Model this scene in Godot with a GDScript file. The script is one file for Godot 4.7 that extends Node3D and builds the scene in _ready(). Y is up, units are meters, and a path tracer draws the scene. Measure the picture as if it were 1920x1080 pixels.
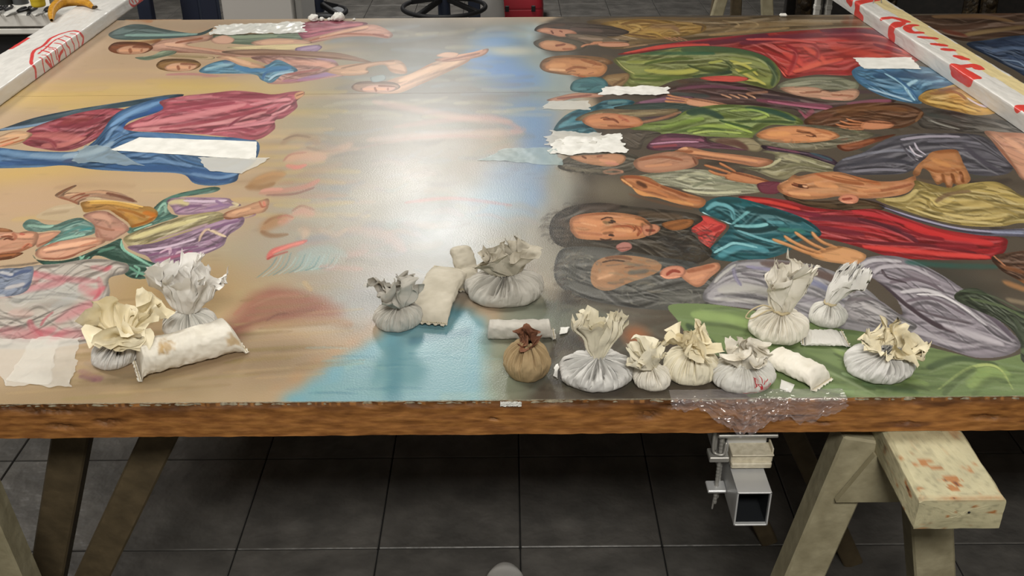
extends Node3D
# A large panel painting lies face up on trestles in a restoration workshop, with cloth sand weights on it.

const F := 1900.0                       # focal length for a frame of 1920 x 1080
const PITCH := deg_to_rad(-28.7)
const ROLL := deg_to_rad(-0.46)
const EYE := Vector3(0, 1.95, 0)
const TOP := 0.95                       # height of the painted face
const UNDER := 0.881                    # underside of the panel
const NEAR := -1.427                    # near edge of the panel
const FAR := -4.09
const PX0 := -1.74
const PX1 := 2.3
const SEAM := -3.118

var view: Basis
var M := {}
var taken := {}
var noise := FastNoiseLite.new()
var fine := FastNoiseLite.new()
var soft := FastNoiseLite.new()
var rng := RandomNumberGenerator.new()


func _ready() -> void:
	view = Basis.from_euler(Vector3(PITCH, 0, ROLL))
	rng.seed = 11
	noise.seed = 5
	noise.frequency = 1.0
	noise.fractal_octaves = 3
	soft.seed = 21
	soft.frequency = 1.0
	soft.fractal_type = FastNoiseLite.FRACTAL_NONE
	fine.seed = 9
	fine.frequency = 1.0
	fine.fractal_octaves = 2
	var cam := Camera3D.new()
	cam.name = "camera"
	cam.fov = rad_to_deg(2.0 * atan(540.0 / F))
	cam.transform = Transform3D(view, EYE)
	cam.near = 0.05
	cam.far = 60.0
	add_child(cam)
	var env := Environment.new()
	env.background_mode = Environment.BG_COLOR
	env.background_color = Color(0.02, 0.02, 0.022)
	env.tonemap_mode = Environment.TONE_MAPPER_LINEAR
	env.tonemap_exposure = 1.0
	env.sdfgi_enabled = true
	env.ssao_enabled = true
	env.ssil_enabled = true
	var we := WorldEnvironment.new()
	we.name = "world"
	we.environment = env
	add_child(we)
	# ceiling lights: [centre, size across, size along, energy, colour]
	for l in [
			[Vector3(-1.5, 3.36, -2.2), 1.2, 0.6, 2.8, Color(1, 0.985, 0.95)],
			[Vector3(1.5, 3.36, -2.6), 1.2, 0.6, 3.6, Color(1, 0.98, 0.94)],
			[Vector3(0.2, 3.36, 1.0), 1.2, 0.6, 11.5, Color(1, 0.985, 0.95)],
			[Vector3(-3.7, 3.36, -3.0), 1.2, 0.6, 9.5, Color(1, 0.985, 0.955)],
			[Vector3(-0.62, 3.36, -7.0), 0.8, 1.8, 11.0, Color(1, 0.99, 0.97)]]:
		ceiling_light(l[0], l[1], l[2], l[3], l[4])
	materials()
	room()
	panel()
	facings()
	beams()
	bags()
	under()
	background()


# ---------------------------------------------------------------- helpers

func ray(px: float, py: float) -> Vector3:
	return view * Vector3((px - 960.0) / F, -(py - 540.0) / F, -1.0)


func at(px: float, py: float, h := TOP) -> Vector3:      # the point at height h that the photograph shows at a pixel
	var d := ray(px, py)
	return EYE + d * ((h - EYE.y) / d.y)


func atz(px: float, py: float, z: float) -> Vector3:     # the same for an upright plane across the room
	var d := ray(px, py)
	return EYE + d * (z / d.z)


func atx(px: float, py: float, x: float) -> Vector3:     # and for an upright plane along the room
	var d := ray(px, py)
	return EYE + d * (x / d.x)


func numbered(called: String) -> String:
	taken[called] = taken.get(called, -1) + 1
	return called if taken[called] == 0 else "%s_%03d" % [called, taken[called]]


func tag(o: Node3D, label: String, category: String, group := "") -> Node3D:
	o.set_meta("label", label)
	o.set_meta("category", category)
	if group:
		o.set_meta("group", group)
	return o


func thing(called: String, label: String, category: String, where := Vector3.ZERO, group := "") -> Node3D:
	var o := Node3D.new()
	o.name = numbered(called)
	o.position = where
	add_child(o)
	tag(o, label, category, group)
	return o


func part(parent: Node, called: String, mesh: Mesh, mat: Material, where := Vector3.ZERO) -> MeshInstance3D:
	var o := MeshInstance3D.new()
	o.name = numbered(called) if parent == self else called
	o.mesh = mesh
	o.material_override = mat
	o.position = where
	o.cast_shadow = GeometryInstance3D.SHADOW_CASTING_SETTING_ON
	parent.add_child(o, true)
	return o


func struct(called: String, mesh: Mesh, mat: Material, where := Vector3.ZERO) -> MeshInstance3D:
	var o := part(self, called, mesh, mat, where)
	o.set_meta("kind", "structure")
	return o


func tri(st: SurfaceTool, a: Vector3, b: Vector3, c: Vector3, away: Vector3) -> void:
	var n := (b - a).cross(c - a)
	if n.dot(away) > 0.0:       # front faces run clockwise
		var s := b
		b = c
		c = s
	var nn := -(b - a).cross(c - a).normalized()
	for p in [a, b, c]:
		st.set_normal(nn)
		st.set_uv(Vector2(p.x + p.y * 0.37, p.z + p.y * 0.61))
		st.add_vertex(p)


# a box with chamfered edges, added to st in the frame t
func bev(st: SurfaceTool, size: Vector3, b: float, t := Transform3D()) -> void:
	var h := size / 2.0
	b = minf(b, minf(h.x, minf(h.y, h.z)) * 0.9)
	var corner := func(sx: int, sy: int, sz: int, axis: int) -> Vector3:
		var s := Vector3(sx, sy, sz)
		var p := Vector3.ZERO
		for i in 3:
			p[i] = s[i] * (h[i] if i == axis else h[i] - b)
		return t * p
	var o := t.origin
	for axis in 3:
		var u := (axis + 1) % 3
		var v := (axis + 2) % 3
		for s in [-1, 1]:
			var q: Array[Vector3] = []
			for k in [[-1, -1], [1, -1], [1, 1], [-1, 1]]:
				var g := [0, 0, 0]
				g[axis] = s
				g[u] = k[0]
				g[v] = k[1]
				q.append(corner.call(g[0], g[1], g[2], axis))
			var away := (q[0] + q[2]) / 2.0 - o
			tri(st, q[0], q[1], q[2], away)
			tri(st, q[0], q[2], q[3], away)
			for s2 in [-1, 1]:          # the chamfer between the faces axis and u, running along v
				var e: Array[Vector3] = []
				for k in [-1, 1]:
					var g := [0, 0, 0]
					g[axis] = s
					g[u] = s2
					g[v] = k
					e.append(corner.call(g[0], g[1], g[2], axis))
					e.append(corner.call(g[0], g[1], g[2], u))
				var aw := (e[0] + e[1] + e[2] + e[3]) / 4.0 - o
				tri(st, e[0], e[1], e[3], aw)
				tri(st, e[0], e[3], e[2], aw)
	for sx in [-1, 1]:
		for sy in [-1, 1]:
			for sz in [-1, 1]:
				var a: Vector3 = corner.call(sx, sy, sz, 0)
				tri(st, a, corner.call(sx, sy, sz, 1), corner.call(sx, sy, sz, 2), a - o)


func begin() -> SurfaceTool:
	var st := SurfaceTool.new()
	st.begin(Mesh.PRIMITIVE_TRIANGLES)
	return st


func box(size: Vector3, b := 0.003, t := Transform3D()) -> ArrayMesh:
	var st := begin()
	bev(st, size, b, t)
	return st.commit()


# a bar of rectangular section from a to b; side is roughly the direction of its width
func bar(st: SurfaceTool, a: Vector3, b: Vector3, w: float, d: float, side := Vector3.RIGHT, ch := 0.003) -> void:
	var y := (b - a).normalized()
	var z := side.cross(y).normalized()
	var x := y.cross(z)
	bev(st, Vector3(w, a.distance_to(b), d), ch, Transform3D(Basis(x, y, z), (a + b) / 2.0))


# a surface from a function of (u, v), both 0..1; wrap joins u = 1 to u = 0
func sheet(fn: Callable, nu: int, nv: int, wrap := false, flip := false, tint = null) -> ArrayMesh:
	var cols := nu if wrap else nu + 1
	var pos := PackedVector3Array()
	var uv := PackedVector2Array()
	var nor := PackedVector3Array()
	var tints := PackedColorArray()
	for j in nv + 1:
		for i in cols:
			var u := float(i) / nu
			var v := float(j) / nv
			pos.append(fn.call(u, v))
			uv.append(Vector2(u, v))
			if tint != null:
				tints.append(tint.call(u, v))
	nor.resize(pos.size())
	var idx := PackedInt32Array()
	for j in nv:
		for i in nu:
			var a := j * cols + i
			var b := j * cols + (i + 1) % cols
			var c := a + cols
			var d := b + cols
			var n1 := (pos[c] - pos[a]).cross(pos[b] - pos[a])
			var n2 := (pos[c] - pos[b]).cross(pos[d] - pos[b])
			if flip:
				n1 = -n1
				n2 = -n2
				idx.append_array([a, c, b, b, c, d])
			else:
				idx.append_array([a, b, c, b, d, c])
			for k in [a, b, c]:
				nor[k] += n1
			for k in [b, c, d]:
				nor[k] += n2
	for k in nor.size():
		nor[k] = nor[k].normalized() if nor[k].length_squared() > 0.0 else Vector3.UP
	var arr := []
	arr.resize(Mesh.ARRAY_MAX)
	arr[Mesh.ARRAY_VERTEX] = pos
	arr[Mesh.ARRAY_NORMAL] = nor
	arr[Mesh.ARRAY_TEX_UV] = uv
	if tints.size():
		arr[Mesh.ARRAY_COLOR] = tints
	arr[Mesh.ARRAY_INDEX] = idx
	var m := ArrayMesh.new()
	m.add_surface_from_arrays(Mesh.PRIMITIVE_TRIANGLES, arr)
	return m


func cat(p: Array, f: float, closed := false) -> Variant:     # Catmull-Rom through p (floats or vectors), f 0..1
	var n := p.size()
	var x := f * (n if closed else n - 1)
	var i := mini(int(x), n - 1 if closed else n - 2)
	var t := x - i
	var a = p[posmod(i - 1, n) if closed else maxi(i - 1, 0)]
	var b = p[i % n]
	var c = p[(i + 1) % n]
	var d = p[(i + 2) % n if closed else mini(i + 2, n - 1)]
	return 0.5 * (2.0 * b + (c - a) * t + (2.0 * a - 5.0 * b + 4.0 * c - d) * t * t + (3.0 * b - a - 3.0 * c + d) * t * t * t)


func tube(path: Array, r0: float, r1: float, n := 48, k := 10, closed := false) -> ArrayMesh:
	var last := [Vector3.UP]
	return sheet(func(u: float, v: float) -> Vector3:
		var p: Vector3 = cat(path, v, closed)
		var q: Vector3 = cat(path, minf(v + 0.004, 1.0), closed) if v < 0.999 else p + (p - cat(path, v - 0.004, closed))
		var y := (q - p).normalized()
		var z := y.cross(Vector3(0.31, 0.87, 0.4)).normalized()
		var x := y.cross(z)
		var r := lerpf(r0, r1, v)
		if not closed:
			r *= sqrt(clampf(minf(v, 1.0 - v) * n * 0.7 + 0.02, 0.02, 1.0))
		return p + (x * cos(u * TAU) + z * sin(u * TAU)) * r, k, n, true)


func lathe(prof: Array, n := 40) -> ArrayMesh:      # prof: Vector2(radius, height)
	return sheet(func(u: float, v: float) -> Vector3:
		var p: Vector2 = cat(prof, v)
		return Vector3(maxf(p.x, 0.0) * cos(u * TAU), p.y, maxf(p.x, 0.0) * sin(u * TAU)), n, prof.size() * 4, true, true)


func noise_tex(freq: float, c0: Color, c1: Color, seed_: int, octaves := 4, size := 512, normal := 0.0, type := FastNoiseLite.TYPE_SIMPLEX_SMOOTH) -> NoiseTexture2D:
	var n := FastNoiseLite.new()
	n.noise_type = type
	n.seed = seed_
	n.frequency = freq
	n.fractal_octaves = octaves
	var t := NoiseTexture2D.new()
	t.width = size
	t.height = size
	t.seamless = true
	t.noise = n
	if normal > 0.0:
		t.as_normal_map = true
		t.bump_strength = normal
	else:
		var g := Gradient.new()
		g.offsets = PackedFloat32Array([0.15, 0.85])
		g.colors = PackedColorArray([c0, c1])
		t.color_ramp = g
	return t


func mat(c: Color, rough := 0.7, metal := 0.0) -> StandardMaterial3D:
	var m := StandardMaterial3D.new()
	m.albedo_color = c
	m.roughness = rough
	m.metallic = metal
	m.cull_mode = BaseMaterial3D.CULL_DISABLED
	return m


func worn(c0: Color, c1: Color, rough: float, scale: float, freq: float, seed_: int, bump := 0.0, metal := 0.0) -> StandardMaterial3D:
	var m := mat(Color.WHITE, rough, metal)
	m.albedo_texture = noise_tex(freq, c0, c1, seed_)
	m.uv1_triplanar = true
	m.uv1_scale = Vector3.ONE * scale
	if bump > 0.0:
		m.normal_enabled = true
		m.normal_texture = noise_tex(freq * 2.0, c0, c1, seed_ + 50, 4, 512, bump)
		m.normal_scale = 1.0
	return m


func h(s: String) -> Color:
	return Color.html(s)


func materials() -> void:
	var weave := Image.create(64, 64, false, Image.FORMAT_RGB8)
	for y in 64:
		for x in 64:
			var k := 0.5 + 0.25 * sin(x * TAU / 8.0) * (1.0 if (y / 4) % 2 else -1.0) + 0.25 * sin(y * TAU / 8.0) * (1.0 if (x / 4) % 2 else -1.0)
			weave.set_pixel(x, y, Color(k, k, k))
	weave.bump_map_to_normal_map(1.5)
	var wt := ImageTexture.create_from_image(weave)
	for c in [["grey", "b2aea6", "c8c4bc"], ["cool", "cac9c6", "dedcd9"], ["cream", "dcd5bd", "efe8d4"], ["white", "e2dfda", "f4f2ef"], ["ivory", "dcd6c8", "f0ebe1"], ["dun", "b0a999", "c6bfb0"], ["tan", "96805e", "b29a75"], ["leather", "6a4432", "96664a"], ["string", "bfae8a", "d6c8a6"], ["raw", "e0d4b2", "f4ebd2"]]:
		var m := mat(Color.WHITE, 0.9)
		m.albedo_texture = noise_tex(0.012, h(c[1]), h(c[2]), hash(c[0]) % 1000, 4, 256)
		m.uv1_triplanar = true
		m.uv1_scale = Vector3.ONE * 5.0
		m.normal_enabled = true
		m.normal_texture = wt
		m.normal_scale = 0.25
		M[c[0]] = m
		var thin: StandardMaterial3D = m.duplicate()
		thin.backlight_enabled = true
		thin.backlight = Color(0.45, 0.43, 0.38)
		M[c[0] + "_thin"] = thin
	M.slate = []
	for i in 4:
		M.slate.append(worn(h(["575552", "5c5956", "535250", "5a5753"][i]), h(["6e6b67", "736f6a", "696764", "706c67"][i]), 0.42, 1.3, 0.008, 300 + i, 3.0))
	M.mortar = mat(h("151515"), 0.95)
	M.dark_wall = mat(h("4a4845"), 0.9)
	M.wall = mat(h("c9c4ba"), 0.9)
	M.ceiling = mat(h("dedbd4"), 0.95)
	M.tissue = worn(h("d9d8d2"), h("e9e8e3"), 0.75, 3.0, 0.01, 41)
	M.tissue.roughness = 0.6
	M.beige = worn(h("8d856b"), h("a59d82"), 0.6, 3.0, 0.01, 61, 1.5)
	M.shade = worn(h("4f4431"), h("60533d"), 0.65, 3.0, 0.01, 62, 1.5)  # the beige paint again, darkened to stand for shade
	M.alu = mat(h("c9cacb"), 0.38, 0.35)
	M.steel = mat(h("a3a19c"), 0.4, 0.5)
	M.black = mat(h("141417"), 0.5)
	M.navy = mat(h("1b2438"), 0.5)
	M.white = mat(h("d8d6d0"), 0.55)
	M.film = mat(Color(0.95, 0.92, 0.95, 0.12), 0.1)
	M.film.transparency = BaseMaterial3D.TRANSPARENCY_ALPHA


func ceiling_light(c: Vector3, w: float, l: float, e: float, col: Color) -> void:
	var t := thing("ceiling_light", "", "ceiling light", c)
	t.set_meta("label", "flat white ceiling light panel out of the picture, %s" % ["over the left of the painting", "over the right of the painting", "behind the photographer", "over the bench on the left", "towards the back of the workshop"][taken["ceiling_light"]])
	var st := begin()
	for s in [-1, 1]:
		bev(st, Vector3(w + 0.06, 0.06, 0.03), 0.004, Transform3D(Basis(), Vector3(0, 0.01, s * (l / 2.0 + 0.015))))
		bev(st, Vector3(0.03, 0.06, l), 0.004, Transform3D(Basis(), Vector3(s * (w / 2.0 + 0.015), 0.01, 0)))
	part(t, "frame", st.commit(), mat(h("d8d8d8"), 0.5))
	var glow := mat(Color.WHITE, 0.6)
	glow.emission_enabled = true
	glow.emission = col
	glow.emission_energy_multiplier = 1.5
	part(t, "diffuser", box(Vector3(w, 0.012, l), 0.002), glow, Vector3(0, 0.0, 0))
	var a := AreaLight3D.new()
	a.name = "panel_light"
	a.area_size = Vector2(w, l)
	a.light_energy = e
	a.light_color = col
	a.area_range = 30.0
	a.area_attenuation = 2.0
	a.shadow_enabled = true
	a.rotation.x = -PI / 2.0
	a.position.y = -0.02
	t.add_child(a)


func room() -> void:
	var lo := Vector3(-6.5, 0, -13)
	var hi := Vector3(6.5, 3.4, 3.5)
	var mid := (lo + hi) / 2.0
	struct("wall_left", box(Vector3(0.2, 3.4, 16.9), 0.0), M.wall, Vector3(lo.x - 0.1, 1.7, mid.z))
	struct("wall_right", box(Vector3(0.2, 3.4, 16.9), 0.0), M.wall, Vector3(hi.x + 0.1, 1.7, mid.z))
	struct("wall_back", box(Vector3(13, 3.4, 0.2), 0.0), M.dark_wall, Vector3(0, 1.7, lo.z - 0.1))
	struct("wall_front", box(Vector3(13, 3.4, 0.2), 0.0), M.wall, Vector3(0, 1.7, hi.z + 0.1))
	struct("ceiling", box(Vector3(13.4, 0.2, 16.9), 0.0), M.ceiling, Vector3(0, 3.5, mid.z))
	var f := struct("floor", box(Vector3(13.4, 0.2, 16.9), 0.0), M.mortar, Vector3(0, -0.104, mid.z))
	# slate tiles 0.388 x 0.395 m: singly where the photograph shows them, joined elsewhere
	var shapes := [box(Vector3(0.3845, 0.02, 0.3915), 0.0008), box(Vector3(0.383, 0.02, 0.391), 0.001), box(Vector3(0.385, 0.02, 0.390), 0.0008)]
	var rest := begin()
	for j in range(-27, 14):
		for i in range(-16, 17):
			var c := Vector3(-0.371 + 0.388 * (i + 0.5), 0.094, -2.472 + 0.395 * (j + 0.5))
			var tilt := Basis.from_euler(Vector3(rng.randf_range(-1, 1) * 0.0016, 0, rng.randf_range(-1, 1) * 0.0016))
			if absf(c.x) > 6.3 or c.z < -12.7 or c.z > 3.2:
				continue
			var near_ := c.z > -3.3 and c.z < -0.9 and absf(c.x) < 2.1
			var far_ := c.z < -7.3 and c.z > -9.0 and absf(c.x) < 5.6
			if near_ or far_:
				var t := part(f, "tile", shapes[rng.randi() % 3], M.slate[rng.randi() % 4], c)
				t.basis = tilt
			else:
				bev(rest, Vector3(0.3845, 0.02, 0.3915), 0.0025, Transform3D(tilt, c))
	var r := part(f, "outer_tiles", rest.commit(), M.slate[0])
	r.set_meta("kind", "stuff")


# ---------------------------------------------------------------- the painted panel

const RES := 0.0013                     # metres per pixel of the painted picture
var canvas: Image
var dabs := {}
var master := {}


func pic(p: Vector2) -> Vector2:        # a point of the photograph on the painting, in pixels of the picture
	var w := at(p.x, p.y)
	return Vector2((w.x - PX0) / RES, (w.z - FAR) / RES)


func pts(a: Array) -> PackedVector2Array:
	var o := PackedVector2Array()
	for i in a.size() / 2:
		o.append(Vector2(a[2 * i], a[2 * i + 1]))
	return o


func brush(c: Color, alpha: float, hard: float, rx: int, ry: int) -> Image:
	var key := "%s %.2f %.1f" % [c.to_html(false), alpha, hard]
	if not master.has(key):
		var im := Image.create(24, 24, false, Image.FORMAT_RGBA8)
		for y in 24:
			for x in 24:
				var d := Vector2(x - 11.5, y - 11.5).length() / 11.8
				var a := 1.0 - smoothstep(hard, 1.0, d)
				im.set_pixel(x, y, Color(c, a * alpha))
		master[key] = im
	var k2 := "%s/%d/%d" % [key, rx, ry]
	if not dabs.has(k2):
		if dabs.size() > 900:
			dabs.clear()
		var b: Image = master[key].duplicate()
		b.resize(maxi(rx * 2, 2), maxi(ry * 2, 2), Image.INTERPOLATE_BILINEAR)
		dabs[k2] = b
	return dabs[k2]


# a soft brush stroke along a curve; w is the brush's radius in pixels of the photograph, wv its radius away from the eye
func run(im: Image, off: Vector2, c: Color, w: float, alpha: float, line: PackedVector2Array, taper := true, hard := 0.15, wv := 0.0) -> void:
	if wv == 0.0:
		wv = w
	var a: Array = Array(line)
	var total := 0.0
	for i in a.size() - 1:
		total += a[i].distance_to(a[i + 1])
	var n := maxi(2, int(total / maxf(0.8, minf(w, wv) * 0.33)))
	if a.size() == 1:
		n = 1
	var da := 1.0 - pow(1.0 - minf(alpha, 0.97), 0.33) if n > 1 else alpha
	for k in n:
		var f := float(k) / maxi(n - 1, 1)
		var p: Vector2 = cat(a, f) if a.size() > 1 else a[0]
		var s := 1.0
		if taper and n > 1:
			s = clampf(0.35 + 1.4 * sqrt(maxf(minf(f, 1.0 - f), 0.0)), 0.3, 1.0)
			s = roundf(s * 5.0) / 5.0
		var q := pic(p)
		var ex := absf(pic(p + Vector2(1, 0)).x - q.x)
		var ey := absf(pic(p + Vector2(0, 1)).y - q.y)
		var rx := maxi(1, int(roundf(w * ex * s)))
		var ry := maxi(1, int(roundf(wv * ey * s)))
		if rx > 12:
			rx = rx / 3 * 3
		if ry > 12:
			ry = ry / 3 * 3
		var b := brush(c, da, hard, rx, ry)
		im.blend_rect(b, Rect2i(0, 0, b.get_width(), b.get_height()), Vector2i(q - off) - Vector2i(rx, ry))


func stroke(c: String, w: float, alpha: float, line: Array, taper := true, wv := 0.0) -> void:
	run(canvas, Vector2.ZERO, Color.html(c), w * 1.35, alpha, pts(line), taper, 0.15, wv * 1.35)


func blot(c: String, x: float, y: float, w: float, hh: float, alpha := 0.7) -> void:
	run(canvas, Vector2.ZERO, Color.html(c), w * 1.55, minf(alpha * 1.1, 0.95), pts([x, y]), false, 0.1, hh * 1.55)


# a filled shape with a smooth outline, and strokes [colour, radius, alpha, points] that stay within it
func fill(c: String, outline: Array, strokes := [], closed_smooth := true, alpha := 1.0) -> void:
	var o := pts(outline)
	var poly := PackedVector2Array()
	var arr: Array = Array(o)
	if closed_smooth:
		var n := arr.size() * 6
		for k in n:
			poly.append(pic(cat(arr, float(k) / n, true)))
	else:
		for p in arr:
			poly.append(pic(p))
	var lo := poly[0]
	var hi := poly[0]
	for p in poly:
		lo = lo.min(p)
		hi = hi.max(p)
	lo = (lo - Vector2(2, 2)).floor().max(Vector2.ZERO)
	hi = (hi + Vector2(2, 2)).ceil().min(Vector2(canvas.get_width(), canvas.get_height()))
	var size := Vector2i(hi - lo)
	if size.x < 2 or size.y < 2:
		return
	var layer := canvas.get_region(Rect2i(Vector2i(lo), size))
	var mask := Image.create(size.x, size.y, false, Image.FORMAT_LA8)
	var np := poly.size()
	for y in size.y:
		var xs: Array[float] = []
		var yy := lo.y + y + 0.5
		for i in np:
			var a := poly[i]
			var b := poly[(i + 1) % np]
			if (a.y <= yy) != (b.y <= yy):
				xs.append(a.x + (yy - a.y) / (b.y - a.y) * (b.x - a.x) - lo.x)
		xs.sort()
		for k in xs.size() / 2:
			var x0 := maxi(int(roundf(xs[2 * k])), 0)
			var x1 := mini(int(roundf(xs[2 * k + 1])), size.x)
			if x1 > x0:
				mask.fill_rect(Rect2i(x0, y, x1 - x0, 1), Color.WHITE)
	var ground := Color.html(c)
	if ground.h > 0.03 and ground.h < 0.1 and ground.s > 0.3 and ground.v > 0.6:
		ground.s *= 0.86
	if alpha >= 1.0:
		layer.fill(ground)
	else:
		var tintl := Image.create(size.x, size.y, false, Image.FORMAT_RGBA8)
		tintl.fill(Color(Color.html(c), alpha))
		layer.blend_rect(tintl, Rect2i(Vector2i.ZERO, size), Vector2i.ZERO)
	# modelling: broken tones along the length of the shape, a darker turn towards its edge
	var base := ground
	var mn := o[0]
	var mx := o[0]
	for p in o:
		mn = mn.min(p)
		mx = mx.max(p)
	var ext := mx - mn
	var thick := minf(ext.x, ext.y * 2.2)
	if alpha >= 1.0:
		var sl := 0.0
		if ext.x > 20.0:
			var lft := Vector2.ZERO
			var rgt := Vector2.ZERO
			var nl := 0
			var nr := 0
			for p in o:
				if p.x < mn.x + ext.x * 0.4:
					lft += p
					nl += 1
				elif p.x > mx.x - ext.x * 0.4:
					rgt += p
					nr += 1
			if nl and nr:
				lft /= nl
				rgt /= nr
				sl = clampf((rgt.y - lft.y) / maxf(rgt.x - lft.x, 8.0), -1.0, 1.0)
		for k in int(clampf(ext.x * ext.y / 220.0, 4, 60)):
			var tone := base.lightened(rng.randf_range(0.05, 0.22)) if k % 2 else base.darkened(rng.randf_range(0.08, 0.3))
			tone.h = wrapf(tone.h + rng.randf_range(-0.02, 0.02), 0.0, 1.0)
			var q := Vector2(rng.randf_range(mn.x, mx.x), rng.randf_range(mn.y, mx.y))
			var l := rng.randf_range(0.08, 0.22) * ext.x
			var bend := rng.randf_range(-0.12, 0.12)
			run(layer, lo, tone, clampf(thick * 0.035, 1.0, 6.0) * rng.randf_range(0.5, 1.5), 0.36, PackedVector2Array([q + Vector2(-l, -l * (sl + bend)), q, q + Vector2(l, l * (sl - bend))]))
		if ext.x > 36.0 and ext.y > 7.0 and ext.x < 700.0:      # folds that follow the shape
			var skin := base.h > 0.03 and base.h < 0.1 and base.s > 0.3 and base.v > 0.6
			var ring := PackedVector2Array()
			var nr2 := arr.size() * 4
			for k in nr2:
				ring.append(cat(arr, float(k) / nr2, true) if closed_smooth else arr[k / 4])
			var tops := []
			var bots := []
			for k in 25:
				var x := lerpf(mn.x + 1.0, mx.x - 1.0, k / 24.0)
				var lo2 := 1e9
				var hi2 := -1e9
				for m in nr2:
					var a := ring[m]
					var b := ring[(m + 1) % nr2]
					if (a.x <= x) != (b.x <= x):
						var yy := a.y + (x - a.x) / (b.x - a.x) * (b.y - a.y)
						lo2 = minf(lo2, yy)
						hi2 = maxf(hi2, yy)
				tops.append(lo2 if lo2 < 1e8 else mn.y)
				bots.append(hi2 if hi2 > -1e8 else mx.y)
			for k in int(clampf(ext.x * ext.y / (1500.0 if skin else 240.0), 2, 46)):
				var f := rng.randf_range(0.06, 0.94)
				var drift := rng.randf_range(-0.35, 0.35)
				var curl := rng.randf_range(-0.1, 0.1)
				var x0 := rng.randf_range(0.0, 0.75)
				var x1 := minf(x0 + rng.randf_range(0.14, 0.45), 1.0)
				var line := PackedVector2Array()
				for m in 6:
					var tt := lerpf(x0, x1, m / 5.0)
					var ff := clampf(f + drift * (m / 5.0 - 0.5) + curl * sin(m / 5.0 * PI), 0.03, 0.97)
					line.append(Vector2(lerpf(mn.x + 1.0, mx.x - 1.0, tt), lerpf(cat(tops, tt), cat(bots, tt), ff)))
				var wd := clampf(thick * 0.022, 0.8, 3.6) * rng.randf_range(0.6, 1.5)
				run(layer, lo, base.darkened(rng.randf_range(0.3, 0.5)), wd, 0.3 if skin else 0.5, line, true, 0.25)
				for m in 6:
					line[m] += Vector2(0.4, 1.0) * wd * (1.5 if k % 2 else -1.5)
				run(layer, lo, base.lightened(rng.randf_range(0.15, 0.35)), wd * 0.8, 0.3 if skin else 0.45, line, true, 0.25)
		var rim: Array = arr.duplicate()
		rim.append(arr[0])
		if ext.x < 700.0:
			run(layer, lo, base.darkened(0.5), clampf(thick * 0.09, 1.5, 11.0), 0.32, PackedVector2Array(rim), false)
	for s in strokes:
		run(layer, lo, Color.html(s[0]), s[1] * 1.4, minf(s[2] * (1.3 if s[1] > 2.6 else 1.6), 0.95), pts(s[3]), s[4] if s.size() > 4 else true, 0.28 if s[1] > 2.6 else 0.5)
		if s[1] >= 2.0 and s[3].size() >= 6:      # each fold has its other side
			var sc := Color.html(s[0])
			var opp := base.darkened(0.45) if sc.get_luminance() > base.get_luminance() else base.lightened(0.28)
			var ln := PackedVector2Array()
			for p in pts(s[3]):
				ln.append(p + Vector2(0.3, 1.0) * s[1] * 1.25)
			run(layer, lo, opp, s[1] * 0.6, s[2] * 0.6, ln, true, 0.2)
	canvas.blit_rect_mask(layer, mask, Rect2i(Vector2i.ZERO, size), Vector2i(lo))


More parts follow.
